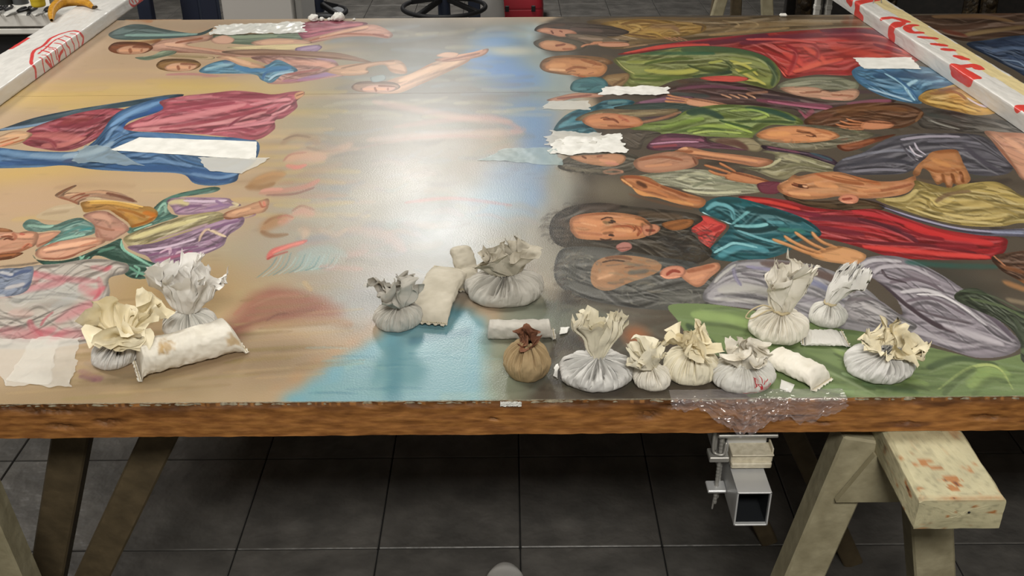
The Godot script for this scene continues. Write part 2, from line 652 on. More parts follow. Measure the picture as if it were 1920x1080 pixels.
func panel() -> void:
	var w := int(roundf((PX1 - PX0) / RES / 2.0)) * 2
	var hh := int(roundf((NEAR - FAR) / RES))
	canvas = Image.create(w, hh, false, Image.FORMAT_RGBA8)
	canvas.fill(h("b29a7e"))
	paint_sky()
	paint_left()
	paint_right()
	# worn surface: faint mottling in the paint layer
	for k in 900:
		var p := Vector2(rng.randf_range(0, w), rng.randf_range(0, hh))
		var b := brush([h("3a3028"), h("d8d0c0")][k % 2], 0.05, 0.1, rng.randi_range(4, 40), rng.randi_range(3, 12))
		canvas.blend_rect(b, Rect2i(0, 0, b.get_width(), b.get_height()), Vector2i(p))
	# soften as old paint does
	canvas.resize(int(w * 0.85), int(hh * 0.85), Image.INTERPOLATE_LANCZOS)
	canvas.resize(w, hh, Image.INTERPOLATE_CUBIC)
	canvas.convert(Image.FORMAT_RGB8)
	var crackle := noise_tex(0.22, Color.BLACK, Color.WHITE, 31, 3, 2048, 1.6)
	var skins: Array[StandardMaterial3D] = []
	for s in 2:
		var half := canvas.get_region(Rect2i(s * w / 2, 0, w / 2, hh))
		var m := StandardMaterial3D.new()
		m.albedo_texture = ImageTexture.create_from_image(half)
		m.texture_repeat = false
		m.roughness = 1.0
		m.roughness_texture = noise_tex(0.006, Color(0.31, 0.31, 0.31), Color(0.37, 0.37, 0.37), 21 + s, 5, 1024)
		m.normal_enabled = true
		m.normal_texture = crackle
		m.normal_scale = 0.12
		m.metallic_specular = 0.5
		skins.append(m)
	canvas = null
	dabs.clear()
	master.clear()
	var wood := mat(Color.WHITE, 0.62)
	wood.albedo_texture = noise_tex(0.02, h("85562a"), h("ae7840"), 77, 5)
	wood.uv1_scale = Vector3(7, 0.5, 1)
	wood.vertex_color_use_as_albedo = true
	wood.normal_enabled = true
	wood.normal_texture = noise_tex(0.04, Color.BLACK, Color.WHITE, 78, 4, 512, 1.2)
	var side := worn(h("6b4220"), h("8a5a2c"), 0.7, 2.0, 0.01, 79)
	var t := thing("panel_painting", "large old wooden panel painting of robed figures lying face up across the trestles", "painting", Vector3((PX0 + PX1) / 2.0, UNDER, (NEAR + FAR) / 2.0))
	var o := t.position
	for z in [[NEAR, SEAM], [SEAM - 0.0012, FAR]]:
		var m := ArrayMesh.new()
		for s in 2:
			var st := begin()
			var x0 := PX0 if s == 0 else (PX0 + PX1) / 2.0
			var x1 := x0 + (PX1 - PX0) / 2.0
			for k in [[0, 0], [1, 1], [1, 0], [0, 0], [0, 1], [1, 1]]:
				var p := Vector3(x1 if k[0] else x0, TOP, z[1] if k[1] else z[0])
				st.set_normal(Vector3.UP)
				st.set_tangent(Plane(1, 0, 0, 1))
				st.set_uv(Vector2(k[0], (p.z - FAR) / (NEAR - FAR)))
				st.add_vertex(p - o)
			st.commit(m)
			m.surface_set_material(s, skins[s])
		var sd := begin()
		var a := Vector3(PX0, UNDER, z[0] - 0.001) - o
		var b := Vector3(PX1, TOP - 0.0003, z[1]) - o
		bev(sd, (b - a).abs(), 0.001, Transform3D(Basis(), (a + b) / 2.0))
		sd.commit(m)
		m.surface_set_material(2, side)
		var pl := part(t, "plank", m, null)
		if z[0] == NEAR:
			# the near edge: bare worn wood with gouges, splits and a ragged paint lip
			var gouges := [[118, 798, 45, 4], [203, 789, 40, 5], [100, 770, 90, 3], [1480, 780, 60, 3], [1215, 775, 40, 7], [1530, 790, 50, 2], [1265, 760, 40, 4], [1850, 780, 50, 4], [30, 765, 60, 2], [925, 785, 14, 2], [1700, 792, 40, 3]]
			var holes := []
			for g in gouges:
				var c := atz(g[0], g[1], NEAR)
				holes.append([c.x, c.y, g[2] * 0.0008, g[3] * 0.0016])
			var depth := func(x: float, y: float) -> float:
				var d := 0.0012 * noise.get_noise_2d(x * 9.0, y * 60.0)
				for g in holes:
					var q := Vector2((x - g[0]) / g[2], (y - g[1] + 0.004 * noise.get_noise_2d(x * 25.0, 3.0)) / g[3])
					d -= 0.009 * exp(-q.length_squared() * 2.0) * (0.7 + 0.5 * noise.get_noise_2d(x * 70.0, y * 200.0))
				var lip := clampf((y - (TOP - 0.011 - 0.008 * noise.get_noise_2d(x * 8.0, 9.0))) / 0.008, 0.0, 1.0)
				d -= 0.005 * lip * (0.55 + 0.6 * noise.get_noise_2d(x * 30.0, 40.0))
				return d
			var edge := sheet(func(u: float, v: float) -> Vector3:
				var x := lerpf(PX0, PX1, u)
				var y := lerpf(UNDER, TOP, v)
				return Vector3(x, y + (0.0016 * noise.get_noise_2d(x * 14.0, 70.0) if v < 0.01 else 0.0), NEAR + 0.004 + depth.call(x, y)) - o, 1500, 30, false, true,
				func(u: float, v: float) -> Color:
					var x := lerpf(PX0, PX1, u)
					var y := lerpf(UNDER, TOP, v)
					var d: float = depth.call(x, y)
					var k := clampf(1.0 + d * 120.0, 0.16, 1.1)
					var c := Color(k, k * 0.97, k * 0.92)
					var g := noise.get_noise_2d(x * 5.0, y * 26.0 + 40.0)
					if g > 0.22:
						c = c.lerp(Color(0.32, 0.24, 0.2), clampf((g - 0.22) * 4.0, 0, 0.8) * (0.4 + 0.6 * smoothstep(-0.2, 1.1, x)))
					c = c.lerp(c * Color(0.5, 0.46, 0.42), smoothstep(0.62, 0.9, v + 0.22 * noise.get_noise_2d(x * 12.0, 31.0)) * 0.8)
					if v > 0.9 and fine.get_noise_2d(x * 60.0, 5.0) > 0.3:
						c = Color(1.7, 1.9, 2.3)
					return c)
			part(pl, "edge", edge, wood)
			var lipst := sheet(func(u: float, v: float) -> Vector3:
				var x := lerpf(PX0, PX1, u)
				var reach := clampf(0.6 + 0.9 * noise.get_noise_2d(x * 60.0, 11.0), 0.1, 1.0)
				return Vector3(x, TOP + 0.0003 - 0.004 * v * v, NEAR - 0.0015 + 0.0052 * v * reach) - o, 900, 3, false, true)
			part(pl, "paint_lip", lipst, worn(h("6e6552"), h("a59c84"), 0.7, 8.0, 0.03, 81))


func paint_sky() -> void:
	# broad ground tones first: golden heaven on the left, grey cloud, blue air, dark earth on the right
	for b in [
			["b49b80", 150, 120, 260, 60], ["b79c7e", 380, 150, 300, 40], ["a08c76", 380, 48, 330, 14], ["c4a76c", 120, 178, 260, 26], ["c2a872", 420, 165, 260, 16],
			["b5a58a", 620, 110, 160, 60], ["a59a80", 600, 215, 90, 60], ["c3a468", 60, 330, 180, 30], ["b89a78", 180, 350, 200, 30], ["b89b7c", 40, 380, 130, 40], ["b79e7e", 300, 340, 120, 34],
			["a79880", 420, 480, 200, 60], ["a68e6a", 400, 560, 220, 70], ["a1875f", 320, 540, 120, 60], ["9a8668", 300, 730, 330, 50], ["8f7a60", 520, 680, 160, 50], ["968061", 120, 745, 240, 24],
			["6e716d", 820, 110, 190, 90], ["777570", 830, 190, 200, 60], ["6c6a63", 760, 60, 160, 26], ["7c8c92", 970, 90, 90, 60], ["93a2a2", 1030, 150, 70, 70], ["837f76", 760, 290, 220, 110], ["87847b", 720, 430, 220, 110],
			["7d8486", 860, 430, 140, 100], ["8a887f", 960, 420, 110, 120], ["8b8c8b", 720, 560, 150, 60], ["a09a8c", 620, 400, 110, 80]]:
		blot(b[0], b[1], b[2], b[3], b[4], 0.85)
	for b in [["5a86bd", 930, 120, 55, 34], ["5b88c2", 965, 148, 60, 26], ["6f97c4", 930, 75, 50, 22], ["6590c4", 900, 110, 30, 24], ["6a8bb0", 985, 210, 60, 34], ["6488b2", 1005, 250, 46, 50], ["6d8bb0", 1010, 300, 40, 40],
			["7d95b0", 960, 330, 60, 46], ["7b95b2", 1000, 370, 40, 40], ["86a0b4", 930, 380, 60, 40], ["a0b4ba", 1000, 60, 40, 16], ["c0bfae", 960, 96, 50, 10]]:
		blot(b[0], b[1], b[2], b[3], b[4], 0.75)
	fill("6a96a2", [548, 756, 578, 718, 620, 682, 676, 650, 720, 622, 745, 590, 800, 570, 880, 580, 920, 620, 925, 700, 930, 756], [], true, 0.92)
	fill("8f6250", [395, 640, 440, 590, 470, 555, 510, 538, 560, 545, 610, 560, 640, 590, 560, 600, 500, 600, 470, 612, 430, 645], [], true, 0.9)
	canvas.fill_rect(Rect2i(int((0.95 - PX0) / RES), 0, int((PX1 - 0.95) / RES) + 2, canvas.get_height()), h("4a433a"))
	fill("50483e", [1060, 30, 1300, 24, 1700, 20, 2100, 20, 2160, 760, 1900, 770, 1400, 770, 960, 770, 950, 700, 980, 640, 1000, 600, 1040, 560, 1030, 470, 1030, 420, 1050, 380, 1075, 340, 1065, 290, 1100, 250, 1120, 200, 1080, 150, 1040, 110, 1010, 70], [
		["4a443c", 60, 0.6, [1250, 460, 1100, 560, 1000, 720]], ["6b665a", 40, 0.5, [1040, 700, 1150, 720]], ["6d6658", 30, 0.5, [1130, 360, 1180, 370]], ["3d3b34", 60, 0.7, [1700, 520, 1850, 560]], ["4b4540", 40, 0.6, [1740, 230, 1850, 250]]], true, 1.0)
	for b in [["6d6555", 1150, 355, 60, 26, 0.7], ["5e5a4e", 1190, 262, 40, 14, 0.6], ["6f7468", 1000, 600, 60, 40, 0.7], ["7c8170", 950, 700, 40, 60, 0.6], ["7d7c72", 1060, 500, 30, 40, 0.6], ["8d8f88", 1055, 350, 22, 50, 0.6]]:
		blot(b[0], b[1], b[2], b[3], b[4], b[5])
	var cw := canvas.get_width()
	var ch := canvas.get_height()
	canvas.resize(cw / 22, ch / 22, Image.INTERPOLATE_LANCZOS)
	canvas.resize(cw, ch, Image.INTERPOLATE_CUBIC)
	# long grey and cream wisps
	for k in 60:
		var y := rng.randf_range(55, 250)
		var x := rng.randf_range(600, 950)
		stroke(["a9a79c", "7f807e", "b6ad92", "8a94a0"][k % 4], 6, 0.34, [x, y, x + 50, y + rng.randf_range(-7, 5), x + 110, y + rng.randf_range(-9, 7)])
	for k in 70:
		var x := rng.randf_range(20, 560)
		var y := rng.randf_range(60, 420)
		stroke(["cdb184", "a3886e", "b99c88", "cbb068"][k % 4], 7, 0.3, [x, y, x + 70, y + rng.randf_range(-5, 3), x + 150, y + rng.randf_range(-8, 5)])
	for k in 60:
		var x := rng.randf_range(0, 560)
		var y := rng.randf_range(560, 750)
		stroke(["857050", "b39a72", "938058"][k % 3], 4, 0.32, [x, y, x + 60, y - 4, x + 130, y - 9])
	for k in 80:
		var x := rng.randf_range(540, 960)
		var y := rng.randf_range(250, 560)
		stroke(["a58f88", "77746e", "8f8f96", "9c8c78", "7f8890"][k % 5], rng.randf_range(4, 10), 0.3, [x, y, x + 30, y + rng.randf_range(-8, 8), x + 60, y + rng.randf_range(-10, 10)])
	# pale rosy figure dissolving in the light
	for s in [["c09c92", 9, 0.5, [700, 190, 780, 205, 880, 222, 960, 228]], ["b98f86", 8, 0.45, [740, 238, 840, 225, 920, 220, 975, 240]], ["c9a79a", 10, 0.45, [690, 262, 800, 255, 900, 250, 980, 248]], ["a98a80", 4, 0.4, [640, 285, 760, 262, 860, 256, 930, 262]],
			["b5706a", 5, 0.4, [760, 380, 850, 372, 960, 385]], ["c49a90", 14, 0.35, [650, 430, 720, 440, 760, 470]], ["b58f88", 9, 0.3, [560, 470, 640, 480, 690, 470]], ["b9897c", 8, 0.5, [960, 246, 985, 243]]]:
		stroke(s[0], s[1], s[2], s[3])
	stroke("8d8c83", 5, 0.4, [880, 300, 910, 278, 960, 262, 985, 250])
	# teal water at the near edge with its soft shores
	for l in [["527f8d", 20, 0.6, [740, 640, 742, 700, 738, 760]], ["6f9a9c", 12, 0.5, [590, 738, 660, 725, 720, 735]], ["86a7a4", 9, 0.4, [650, 690, 680, 680, 720, 690]], ["4a7386", 9, 0.5, [770, 640, 880, 622]], ["7f9a92", 16, 0.5, [905, 640, 915, 700, 912, 745]], ["88a19a", 9, 0.45, [830, 745, 930, 740]], ["86906f", 22, 0.5, [945, 670, 935, 740]]]:
		stroke(l[0], l[1], l[2], l[3], false)
	for k in 26:
		var x := rng.randf_range(570, 880)
		var y := rng.randf_range(640, 748)
		stroke(["88aab0", "4f7f90", "7fa6a8"][k % 3], 3, 0.3, [x, y, x + 40, y - 1, x + 80, y + 1])
	for l in [["a06f5c", 7, 0.5, [440, 590, 490, 558, 560, 552]], ["7a5044", 6, 0.5, [430, 622, 500, 598, 590, 580]], ["a8806a", 5, 0.4, [470, 575, 520, 556, 570, 556]], ["6f4a40", 3, 0.5, [500, 602, 520, 590, 540, 588]]]:
		stroke(l[0], l[1], l[2], l[3])
	for s in [["8a5c4c", 10, 0.4, [400, 635, 520, 600, 600, 572]], ["9c7a5c", 12, 0.5, [500, 612, 600, 600, 660, 610]], ["c0a070", 6, 0.6, [570, 528, 585, 545]]]:
		stroke(s[0], s[1], s[2], s[3])


func head(face: String, hair: String, x: float, y: float, rx: float, ry: float, back := 1.0) -> void:
	# a head lying along the picture: the crown towards the left, hair on the far or near side
	fill(hair, [x - rx, y, x - rx * 0.7, y - ry * 0.85, x, y - ry, x + rx * 0.7, y - ry * 0.8, x + rx, y, x + rx * 0.6, y + ry * 0.8, x - rx * 0.2, y + ry, x - rx * 0.8, y + ry * 0.7], [["2e241e", ry * 0.3, 0.3, [x - rx, y - ry * back * 0.6, x, y - ry * back * 0.8, x + rx, y - ry * back * 0.5]]])
	fill(face, [x - rx * 0.62, y + ry * 0.25 * back, x - rx * 0.2, y - ry * 0.3 * back, x + rx * 0.5, y - ry * 0.3 * back, x + rx * 0.85, y + ry * 0.15 * back, x + rx * 0.5, y + ry * 0.85 * back, x, y + ry * 0.95 * back, x - rx * 0.5, y + ry * 0.8 * back], [
		["e0a880", ry * 0.25, 0.45, [x - rx * 0.5, y + ry * 0.4 * back, x, y + ry * 0.35 * back, x + rx * 0.4, y + ry * 0.4 * back]],
		["7a4630", ry * 0.16, 0.55, [x - rx * 0.05, y + ry * 0.1 * back, x + rx * 0.03, y + ry * 0.75 * back]], ["8a5038", ry * 0.13, 0.5, [x + rx * 0.5, y + ry * 0.15 * back, x + rx * 0.5, y + ry * 0.6 * back]], ["6a3c2a", ry * 0.18, 0.4, [x + rx * 0.1, y - ry * 0.2 * back, x + rx * 0.8, y - ry * 0.1 * back]]])


func paint_left() -> void:
	# far row: green and rose draperies, winged youths, a small child
	stroke("a5704c", 4, 0.6, [240, 36, 270, 38, 285, 41])
	fill("5d6f6d", [205, 62, 240, 47, 270, 46, 300, 53, 340, 60, 372, 62, 400, 52, 384, 64, 350, 70, 300, 73, 240, 75, 212, 72], [["86a39b", 3, 0.7, [235, 66, 300, 66, 370, 64]], ["45504e", 4, 0.6, [235, 52, 280, 52, 320, 59]], ["4c5c58", 2.5, 0.6, [225, 73, 300, 72]]])
	fill("74836f", [400, 66, 470, 64, 560, 62, 640, 62, 600, 72, 540, 82, 470, 84, 410, 78], [["8d9a80", 3, 0.6, [420, 70, 520, 68]], ["53604f", 3, 0.6, [430, 80, 520, 80, 590, 70]]])
	fill("a5596a", [556, 46, 600, 39, 660, 40, 690, 44, 664, 56, 620, 66, 575, 74, 560, 64], [["c07a80", 3, 0.6, [580, 60, 640, 50, 680, 45]], ["7c3f4c", 3, 0.5, [570, 52, 640, 45]]])
	fill("c9907a", [560, 76, 600, 66, 650, 54, 700, 46, 735, 62, 728, 72, 690, 68, 640, 70, 600, 78, 575, 82], [["a0624a", 2, 0.6, [575, 78, 640, 64, 720, 66]], ["dcb090", 3, 0.6, [600, 70, 660, 56, 690, 50]], ["8a4c3c", 2, 0.5, [700, 64, 728, 70]]])
	fill("c99a80", [395, 74, 420, 66, 440, 74, 430, 82, 405, 82], [])
	fill("c79a80", [470, 80, 510, 72, 560, 74, 585, 80, 540, 88, 500, 88], [["e0b896", 3, 0.5, [490, 80, 550, 78]]])
	fill("d8c69a", [425, 89, 490, 85, 560, 82, 600, 84, 560, 92, 480, 95], [])
	fill("9a84a0", [555, 90, 590, 84, 604, 88, 590, 98, 560, 100], [["b9a4b8", 3, 0.5, [565, 93, 595, 88]]])
	fill("c4937a", [275, 92, 300, 76, 340, 70, 395, 66, 392, 76, 350, 84, 400, 92, 455, 98, 520, 102, 515, 108, 440, 106, 380, 100, 320, 98], [["e2b698", 4, 0.5, [310, 82, 360, 88, 440, 99]], ["8f5d48", 2.5, 0.6, [330, 80, 380, 72]], ["7f5542", 2.5, 0.5, [310, 98, 380, 102, 450, 108]], ["a06e58", 3, 0.5, [350, 84, 420, 95]]])
	fill("b59a74", [300, 100, 350, 102, 400, 106, 390, 112, 330, 108], [["8a7858", 2, 0.5, [310, 104, 390, 108]]])
	head("c08a68", "7c4a30", 245, 90, 42, 12, 1.0)
	stroke("6e3f2a", 5, 0.6, [255, 82, 285, 78, 300, 76])
	fill("7b8873", [253, 108, 285, 104, 305, 95, 330, 96, 325, 102, 300, 108, 275, 113], [["5b6857", 2, 0.6, [258, 111, 300, 106, 325, 99]], ["9aa48a", 2, 0.5, [270, 106, 310, 97]]])
	fill("9c7860", [415, 97, 480, 92, 560, 95, 640, 100, 700, 118, 640, 112, 540, 104, 460, 104], [["7a5a48", 2, 0.6, [420, 103, 520, 102, 640, 110]]])
	fill("c48e80", [470, 108, 520, 104, 580, 108, 625, 112, 640, 130, 655, 140, 590, 150, 540, 157, 500, 155, 520, 130], [["dca690", 6, 0.6, [520, 115, 600, 120, 630, 130]], ["9a80a4", 5, 0.7, [560, 150, 610, 140, 640, 135]], ["a890a8", 5, 0.6, [590, 105, 640, 115]], ["a06a66", 2.5, 0.5, [540, 140, 600, 130]], ["b07a90", 3, 0.5, [530, 152, 600, 148]]])
	fill("6c9bb4", [373, 133, 392, 120, 425, 112, 455, 116, 470, 128, 500, 122, 520, 112, 545, 122, 558, 133, 530, 140, 510, 155, 490, 150, 478, 140, 430, 138, 390, 138], [["4d7fa8", 5, 0.7, [440, 125, 470, 132, 520, 128, 545, 128]], ["9cc0cc", 4, 0.6, [385, 130, 420, 122, 440, 118]], ["3f6a96", 3, 0.6, [495, 148, 500, 136, 540, 130]], ["a8c4d4", 2.5, 0.6, [505, 150, 520, 140, 550, 135]], ["55688a", 4, 0.5, [420, 115, 450, 118]]])
	fill("d2a07e", [405, 108, 430, 104, 450, 110, 495, 124, 490, 128, 455, 124, 430, 114], [["e8bf9a", 3, 0.5, [430, 108, 470, 120]]])
	head("c99672", "8a6840", 335, 122, 42, 12, 1.0)
	stroke("b0707a", 3, 0.6, [312, 140, 360, 139, 410, 143])
	stroke("b08a80", 3, 0.5, [380, 144, 420, 142, 470, 139])
	fill("c59878", [610, 134, 630, 124, 680, 118, 720, 114, 745, 112, 760, 122, 762, 138, 735, 136, 720, 122, 690, 128, 690, 138, 650, 142], [["8a6a54", 2, 0.5, [640, 128, 700, 116, 740, 114]], ["dcb494", 3, 0.5, [640, 136, 690, 134]], ["a07a60", 2.5, 0.5, [722, 128, 760, 136]]])
	fill("cc9f80", [700, 172, 730, 150, 770, 138, 810, 118, 850, 106, 880, 102, 880, 114, 850, 130, 812, 148, 780, 162, 745, 175], [["e2bd9c", 7, 0.55, [750, 152, 810, 130, 860, 114]], ["9a7056", 3, 0.5, [780, 162, 830, 142, 880, 112]], ["a87c60", 2.5, 0.5, [760, 140, 810, 120]]])
	fill("bd8468", [815, 112, 850, 104, 885, 98, 915, 91, 910, 102, 885, 110, 840, 116], [["8a5a48", 2, 0.5, [830, 114, 900, 100]], ["d8a484", 2.5, 0.5, [850, 106, 905, 94]]])
	fill("cfa082", [818, 105, 835, 98, 860, 100, 850, 108], [])
	head("c79580", "9a7860", 705, 163, 46, 11, 1.0)
	fill("8f9a9a", [695, 145, 720, 140, 722, 150, 700, 154], [])
	# the robed woman: blue mantle, rose gown
	fill("566f80", [-40, 250, 0, 242, 60, 222, 130, 207, 230, 191, 315, 178, 345, 178, 310, 192, 220, 203, 140, 222, 60, 238, 0, 246], [["7f98b4", 3, 0.6, [0, 243, 70, 234, 130, 220]], ["44555c", 5, 0.5, [60, 228, 150, 210, 260, 192]]])
	fill("9f4f58", [60, 240, 110, 222, 160, 209, 210, 203, 240, 207, 232, 222, 205, 240, 185, 258, 150, 276, 120, 283, 85, 280, 45, 270, 40, 256], [
		["b96f6a", 9, 0.6, [60, 255, 110, 256, 150, 262]], ["c98078", 6, 0.5, [80, 272, 120, 272, 160, 258]], ["7c3640", 7, 0.6, [110, 232, 150, 235, 195, 222]], ["86403f", 8, 0.5, [120, 228, 170, 222]], ["b8606a", 5, 0.5, [160, 212, 210, 210, 228, 214]], ["7a343c", 3, 0.6, [45, 258, 90, 262, 105, 276]]])
	fill("c59a74", [-40, 262, 0, 254, 30, 245, 60, 250, 55, 258, 40, 268, 10, 275, -40, 280], [["a06848", 2, 0.6, [0, 268, 35, 258]], ["a06848", 2, 0.6, [5, 274, 45, 262]], ["dcae84", 3, 0.5, [10, 256, 50, 252]], ["d08a6c", 2.5, 0.5, [0, 274, 25, 266]]])
	fill("4b6f98", [-40, 276, 0, 277, 60, 283, 140, 284, 170, 270, 190, 250, 204, 228, 222, 210, 262, 194, 310, 182, 326, 192, 322, 200, 285, 214, 246, 226, 234, 238, 250, 246, 310, 249, 400, 256, 480, 263, 480, 300, 450, 325, 442, 340, 405, 348, 365, 344, 340, 326, 260, 322, 180, 318, 120, 310, 60, 314, -40, 312], [
		["7ba0c8", 7, 0.6, [210, 235, 235, 218, 262, 205, 300, 192]], ["35588c", 7, 0.6, [225, 245, 245, 225, 290, 208, 318, 196]], ["88a8cc", 5, 0.5, [200, 262, 215, 240, 240, 250]], ["6f8fae", 7, 0.6, [0, 284, 60, 292, 140, 292, 200, 300]], ["33507c", 6, 0.6, [0, 306, 70, 304, 130, 306]],
		["8aa0b4", 8, 0.55, [60, 290, 140, 296, 190, 280, 210, 268]], ["a8b8c4", 7, 0.5, [120, 292, 170, 285, 200, 278]], ["37557f", 7, 0.6, [200, 312, 280, 314, 350, 318, 420, 330]], ["7391b4", 4, 0.5, [220, 306, 300, 302, 360, 312]], ["5f82ac", 6, 0.5, [250, 252, 330, 256, 420, 262]], ["2f4a76", 5, 0.6, [345, 330, 380, 340, 430, 338]], ["7896b8", 4, 0.5, [360, 325, 410, 333, 445, 326]], ["454f6c", 5, 0.6, [120, 302, 160, 300]], ["3c5f96", 5, 0.6, [280, 208, 315, 198]]])
	fill("b9636e", [300, 190, 345, 180, 400, 174, 440, 170, 480, 173, 512, 177, 545, 172, 568, 171, 570, 178, 556, 190, 557, 202, 532, 221, 516, 226, 514, 243, 482, 262, 440, 258, 380, 252, 300, 248, 246, 245, 232, 238, 260, 224, 305, 205], [
		["d68e92", 7, 0.6, [250, 236, 320, 225, 400, 210, 460, 196]], ["db9a9a", 5, 0.55, [250, 243, 330, 238, 420, 228, 500, 210]], ["8e4450", 4, 0.65, [305, 206, 370, 194, 440, 185, 500, 183]], ["974855", 4, 0.6, [290, 216, 380, 200, 440, 192]], ["93444f", 4, 0.6, [300, 240, 380, 230, 450, 215, 500, 205]],
		["c97c84", 4, 0.5, [330, 184, 400, 180, 450, 176]], ["8a3f4d", 5, 0.6, [400, 178, 470, 180, 520, 178]], ["dc9aa0", 4, 0.6, [470, 196, 520, 188, 545, 186]], ["8e4450", 3, 0.6, [500, 210, 530, 212, 550, 204]], ["e0a6a8", 3, 0.6, [510, 215, 530, 208, 545, 198]], ["8a3d4b", 4, 0.6, [380, 248, 430, 240, 480, 248]], ["d68e96", 3, 0.6, [400, 244, 460, 236, 520, 228]], ["9c4c58", 6, 0.5, [460, 252, 500, 240]], ["d89094", 4, 0.5, [440, 234, 480, 226]], ["7e3646", 3, 0.5, [430, 236, 450, 222, 490, 205]]])
	fill("c88d62", [553, 176, 568, 171, 570, 178, 562, 184, 555, 186], [["7f4c34", 1.2, 0.7, [556, 180, 569, 175]]])
	stroke("8f4a55", 2, 0.6, [512, 178, 540, 182, 554, 190, 556, 200])
	# kneeling figure with the yellow bundle
	fill("b5a387", [68, 408, 90, 392, 115, 384, 150, 382, 160, 395, 152, 410, 120, 414], [["a08c70", 4, 0.4, [80, 402, 130, 396]], ["c4b295", 3, 0.5, [100, 392, 140, 388]]], true, 0.8)
	fill("6f9484", [280, 400, 290, 388, 305, 375, 330, 364, 370, 355, 402, 350, 413, 354, 400, 361, 365, 366, 335, 370, 318, 378, 314, 390, 322, 401, 334, 406, 300, 418, 270, 428, 246, 438, 238, 430, 265, 417, 290, 410], [["4f7468", 2.5, 0.6, [300, 386, 325, 370, 395, 355]], ["8fb4a2", 2.5, 0.6, [296, 396, 308, 382, 312, 398]], ["43645c", 2.5, 0.6, [290, 412, 325, 404]], ["98bcaa", 2, 0.5, [252, 432, 285, 420]], ["5a8074", 2.5, 0.5, [300, 402, 306, 390]]])
	fill("a6889c", [313, 378, 325, 371, 369, 370, 424, 371, 436, 377, 452, 385, 424, 391, 395, 399, 363, 402, 332, 402, 323, 390], [["c8bc86", 6, 0.7, [318, 380, 340, 378, 352, 384]], ["c9b4c4", 2.5, 0.6, [345, 376, 390, 378, 425, 376]], ["7a5c78", 2.5, 0.6, [330, 397, 352, 388, 378, 386]], ["84688a", 3, 0.5, [385, 392, 410, 386, 432, 384]], ["d2c49a", 2.5, 0.5, [436, 380, 446, 385, 430, 389]], ["8c7090", 2, 0.6, [405, 376, 418, 384]]])
	fill("b9ab7e", [232, 446, 258, 432, 282, 426, 310, 416, 349, 405, 399, 397, 420, 402, 416, 414, 390, 424, 369, 430, 330, 444, 285, 458, 258, 470, 240, 460], [["cfc590", 6, 0.6, [250, 446, 300, 430, 370, 412]], ["998a5c", 2.5, 0.6, [300, 414, 350, 404, 398, 397]], ["b59aa4", 4, 0.6, [280, 456, 330, 440, 390, 420]], ["a29468", 2.5, 0.5, [260, 462, 310, 448, 360, 432]], ["d8cf9e", 3, 0.5, [350, 414, 390, 406]]])
	fill("9f8198", [240, 462, 285, 456, 330, 442, 369, 429, 415, 413, 440, 406, 458, 408, 453, 424, 428, 442, 419, 460, 391, 474, 356, 486, 320, 497, 292, 496, 276, 480, 258, 474], [["c9b4c4", 2.5, 0.7, [262, 470, 310, 464, 368, 448]], ["7a5672", 2.5, 0.7, [275, 480, 320, 470, 372, 462]], ["c6a6b6", 2.5, 0.6, [300, 474, 318, 466, 322, 476, 345, 470]], ["84607c", 2, 0.7, [320, 478, 330, 468, 326, 480]], ["c8ae94", 3, 0.65, [374, 452, 380, 438, 392, 430, 420, 442]], ["d4c0a0", 2, 0.6, [392, 430, 408, 438, 424, 444]], ["7c5c78", 2.5, 0.6, [355, 470, 395, 466, 415, 456]], ["9c5a74", 4, 0.6, [292, 488, 325, 482, 360, 472]], ["b494ac", 4, 0.5, [385, 424, 420, 416, 446, 412]], ["7a5a78", 2.5, 0.6, [395, 430, 425, 420, 448, 414]], ["b8a0b0", 2, 0.6, [340, 484, 375, 474, 405, 464]], ["6f5068", 2, 0.6, [300, 494, 330, 488, 380, 476]]])
	fill("bd8a66", [418, 404, 424, 398, 440, 392, 460, 386, 482, 378, 500, 372, 505, 376, 503, 388, 494, 398, 468, 403, 440, 410, 424, 411], [["7c4f3a", 1.8, 0.7, [420, 408, 440, 410, 480, 401]], ["d8a884", 3.5, 0.6, [436, 399, 470, 391]], ["a06048", 1.6, 0.7, [487, 378, 492, 388, 500, 386]], ["8a5640", 1.6, 0.6, [422, 400, 445, 390, 480, 379]], ["c97c68", 2.2, 0.6, [494, 378, 498, 386]]])
	stroke("8c6a84", 2, 0.5, [440, 414, 470, 406, 480, 402])
	fill("b07c38", [152, 380, 170, 376, 185, 375, 210, 376, 231, 379, 252, 382, 266, 386, 284, 388, 296, 398, 292, 410, 276, 420, 250, 427, 246, 426, 239, 416, 222, 405, 205, 394, 185, 394, 160, 398, 154, 390], [["cfa250", 4, 0.6, [170, 380, 210, 380, 260, 390]], ["83552a", 4, 0.7, [208, 396, 225, 404, 240, 416]], ["bb6c28", 5, 0.7, [270, 398, 288, 404, 280, 414]], ["dcb468", 2, 0.7, [165, 377, 220, 377, 268, 388]], ["96602a", 3, 0.6, [222, 392, 250, 398, 272, 408]], ["8f5a26", 2.5, 0.6, [248, 424, 270, 418, 290, 408]], ["c08c40", 4, 0.5, [235, 400, 258, 412]]])
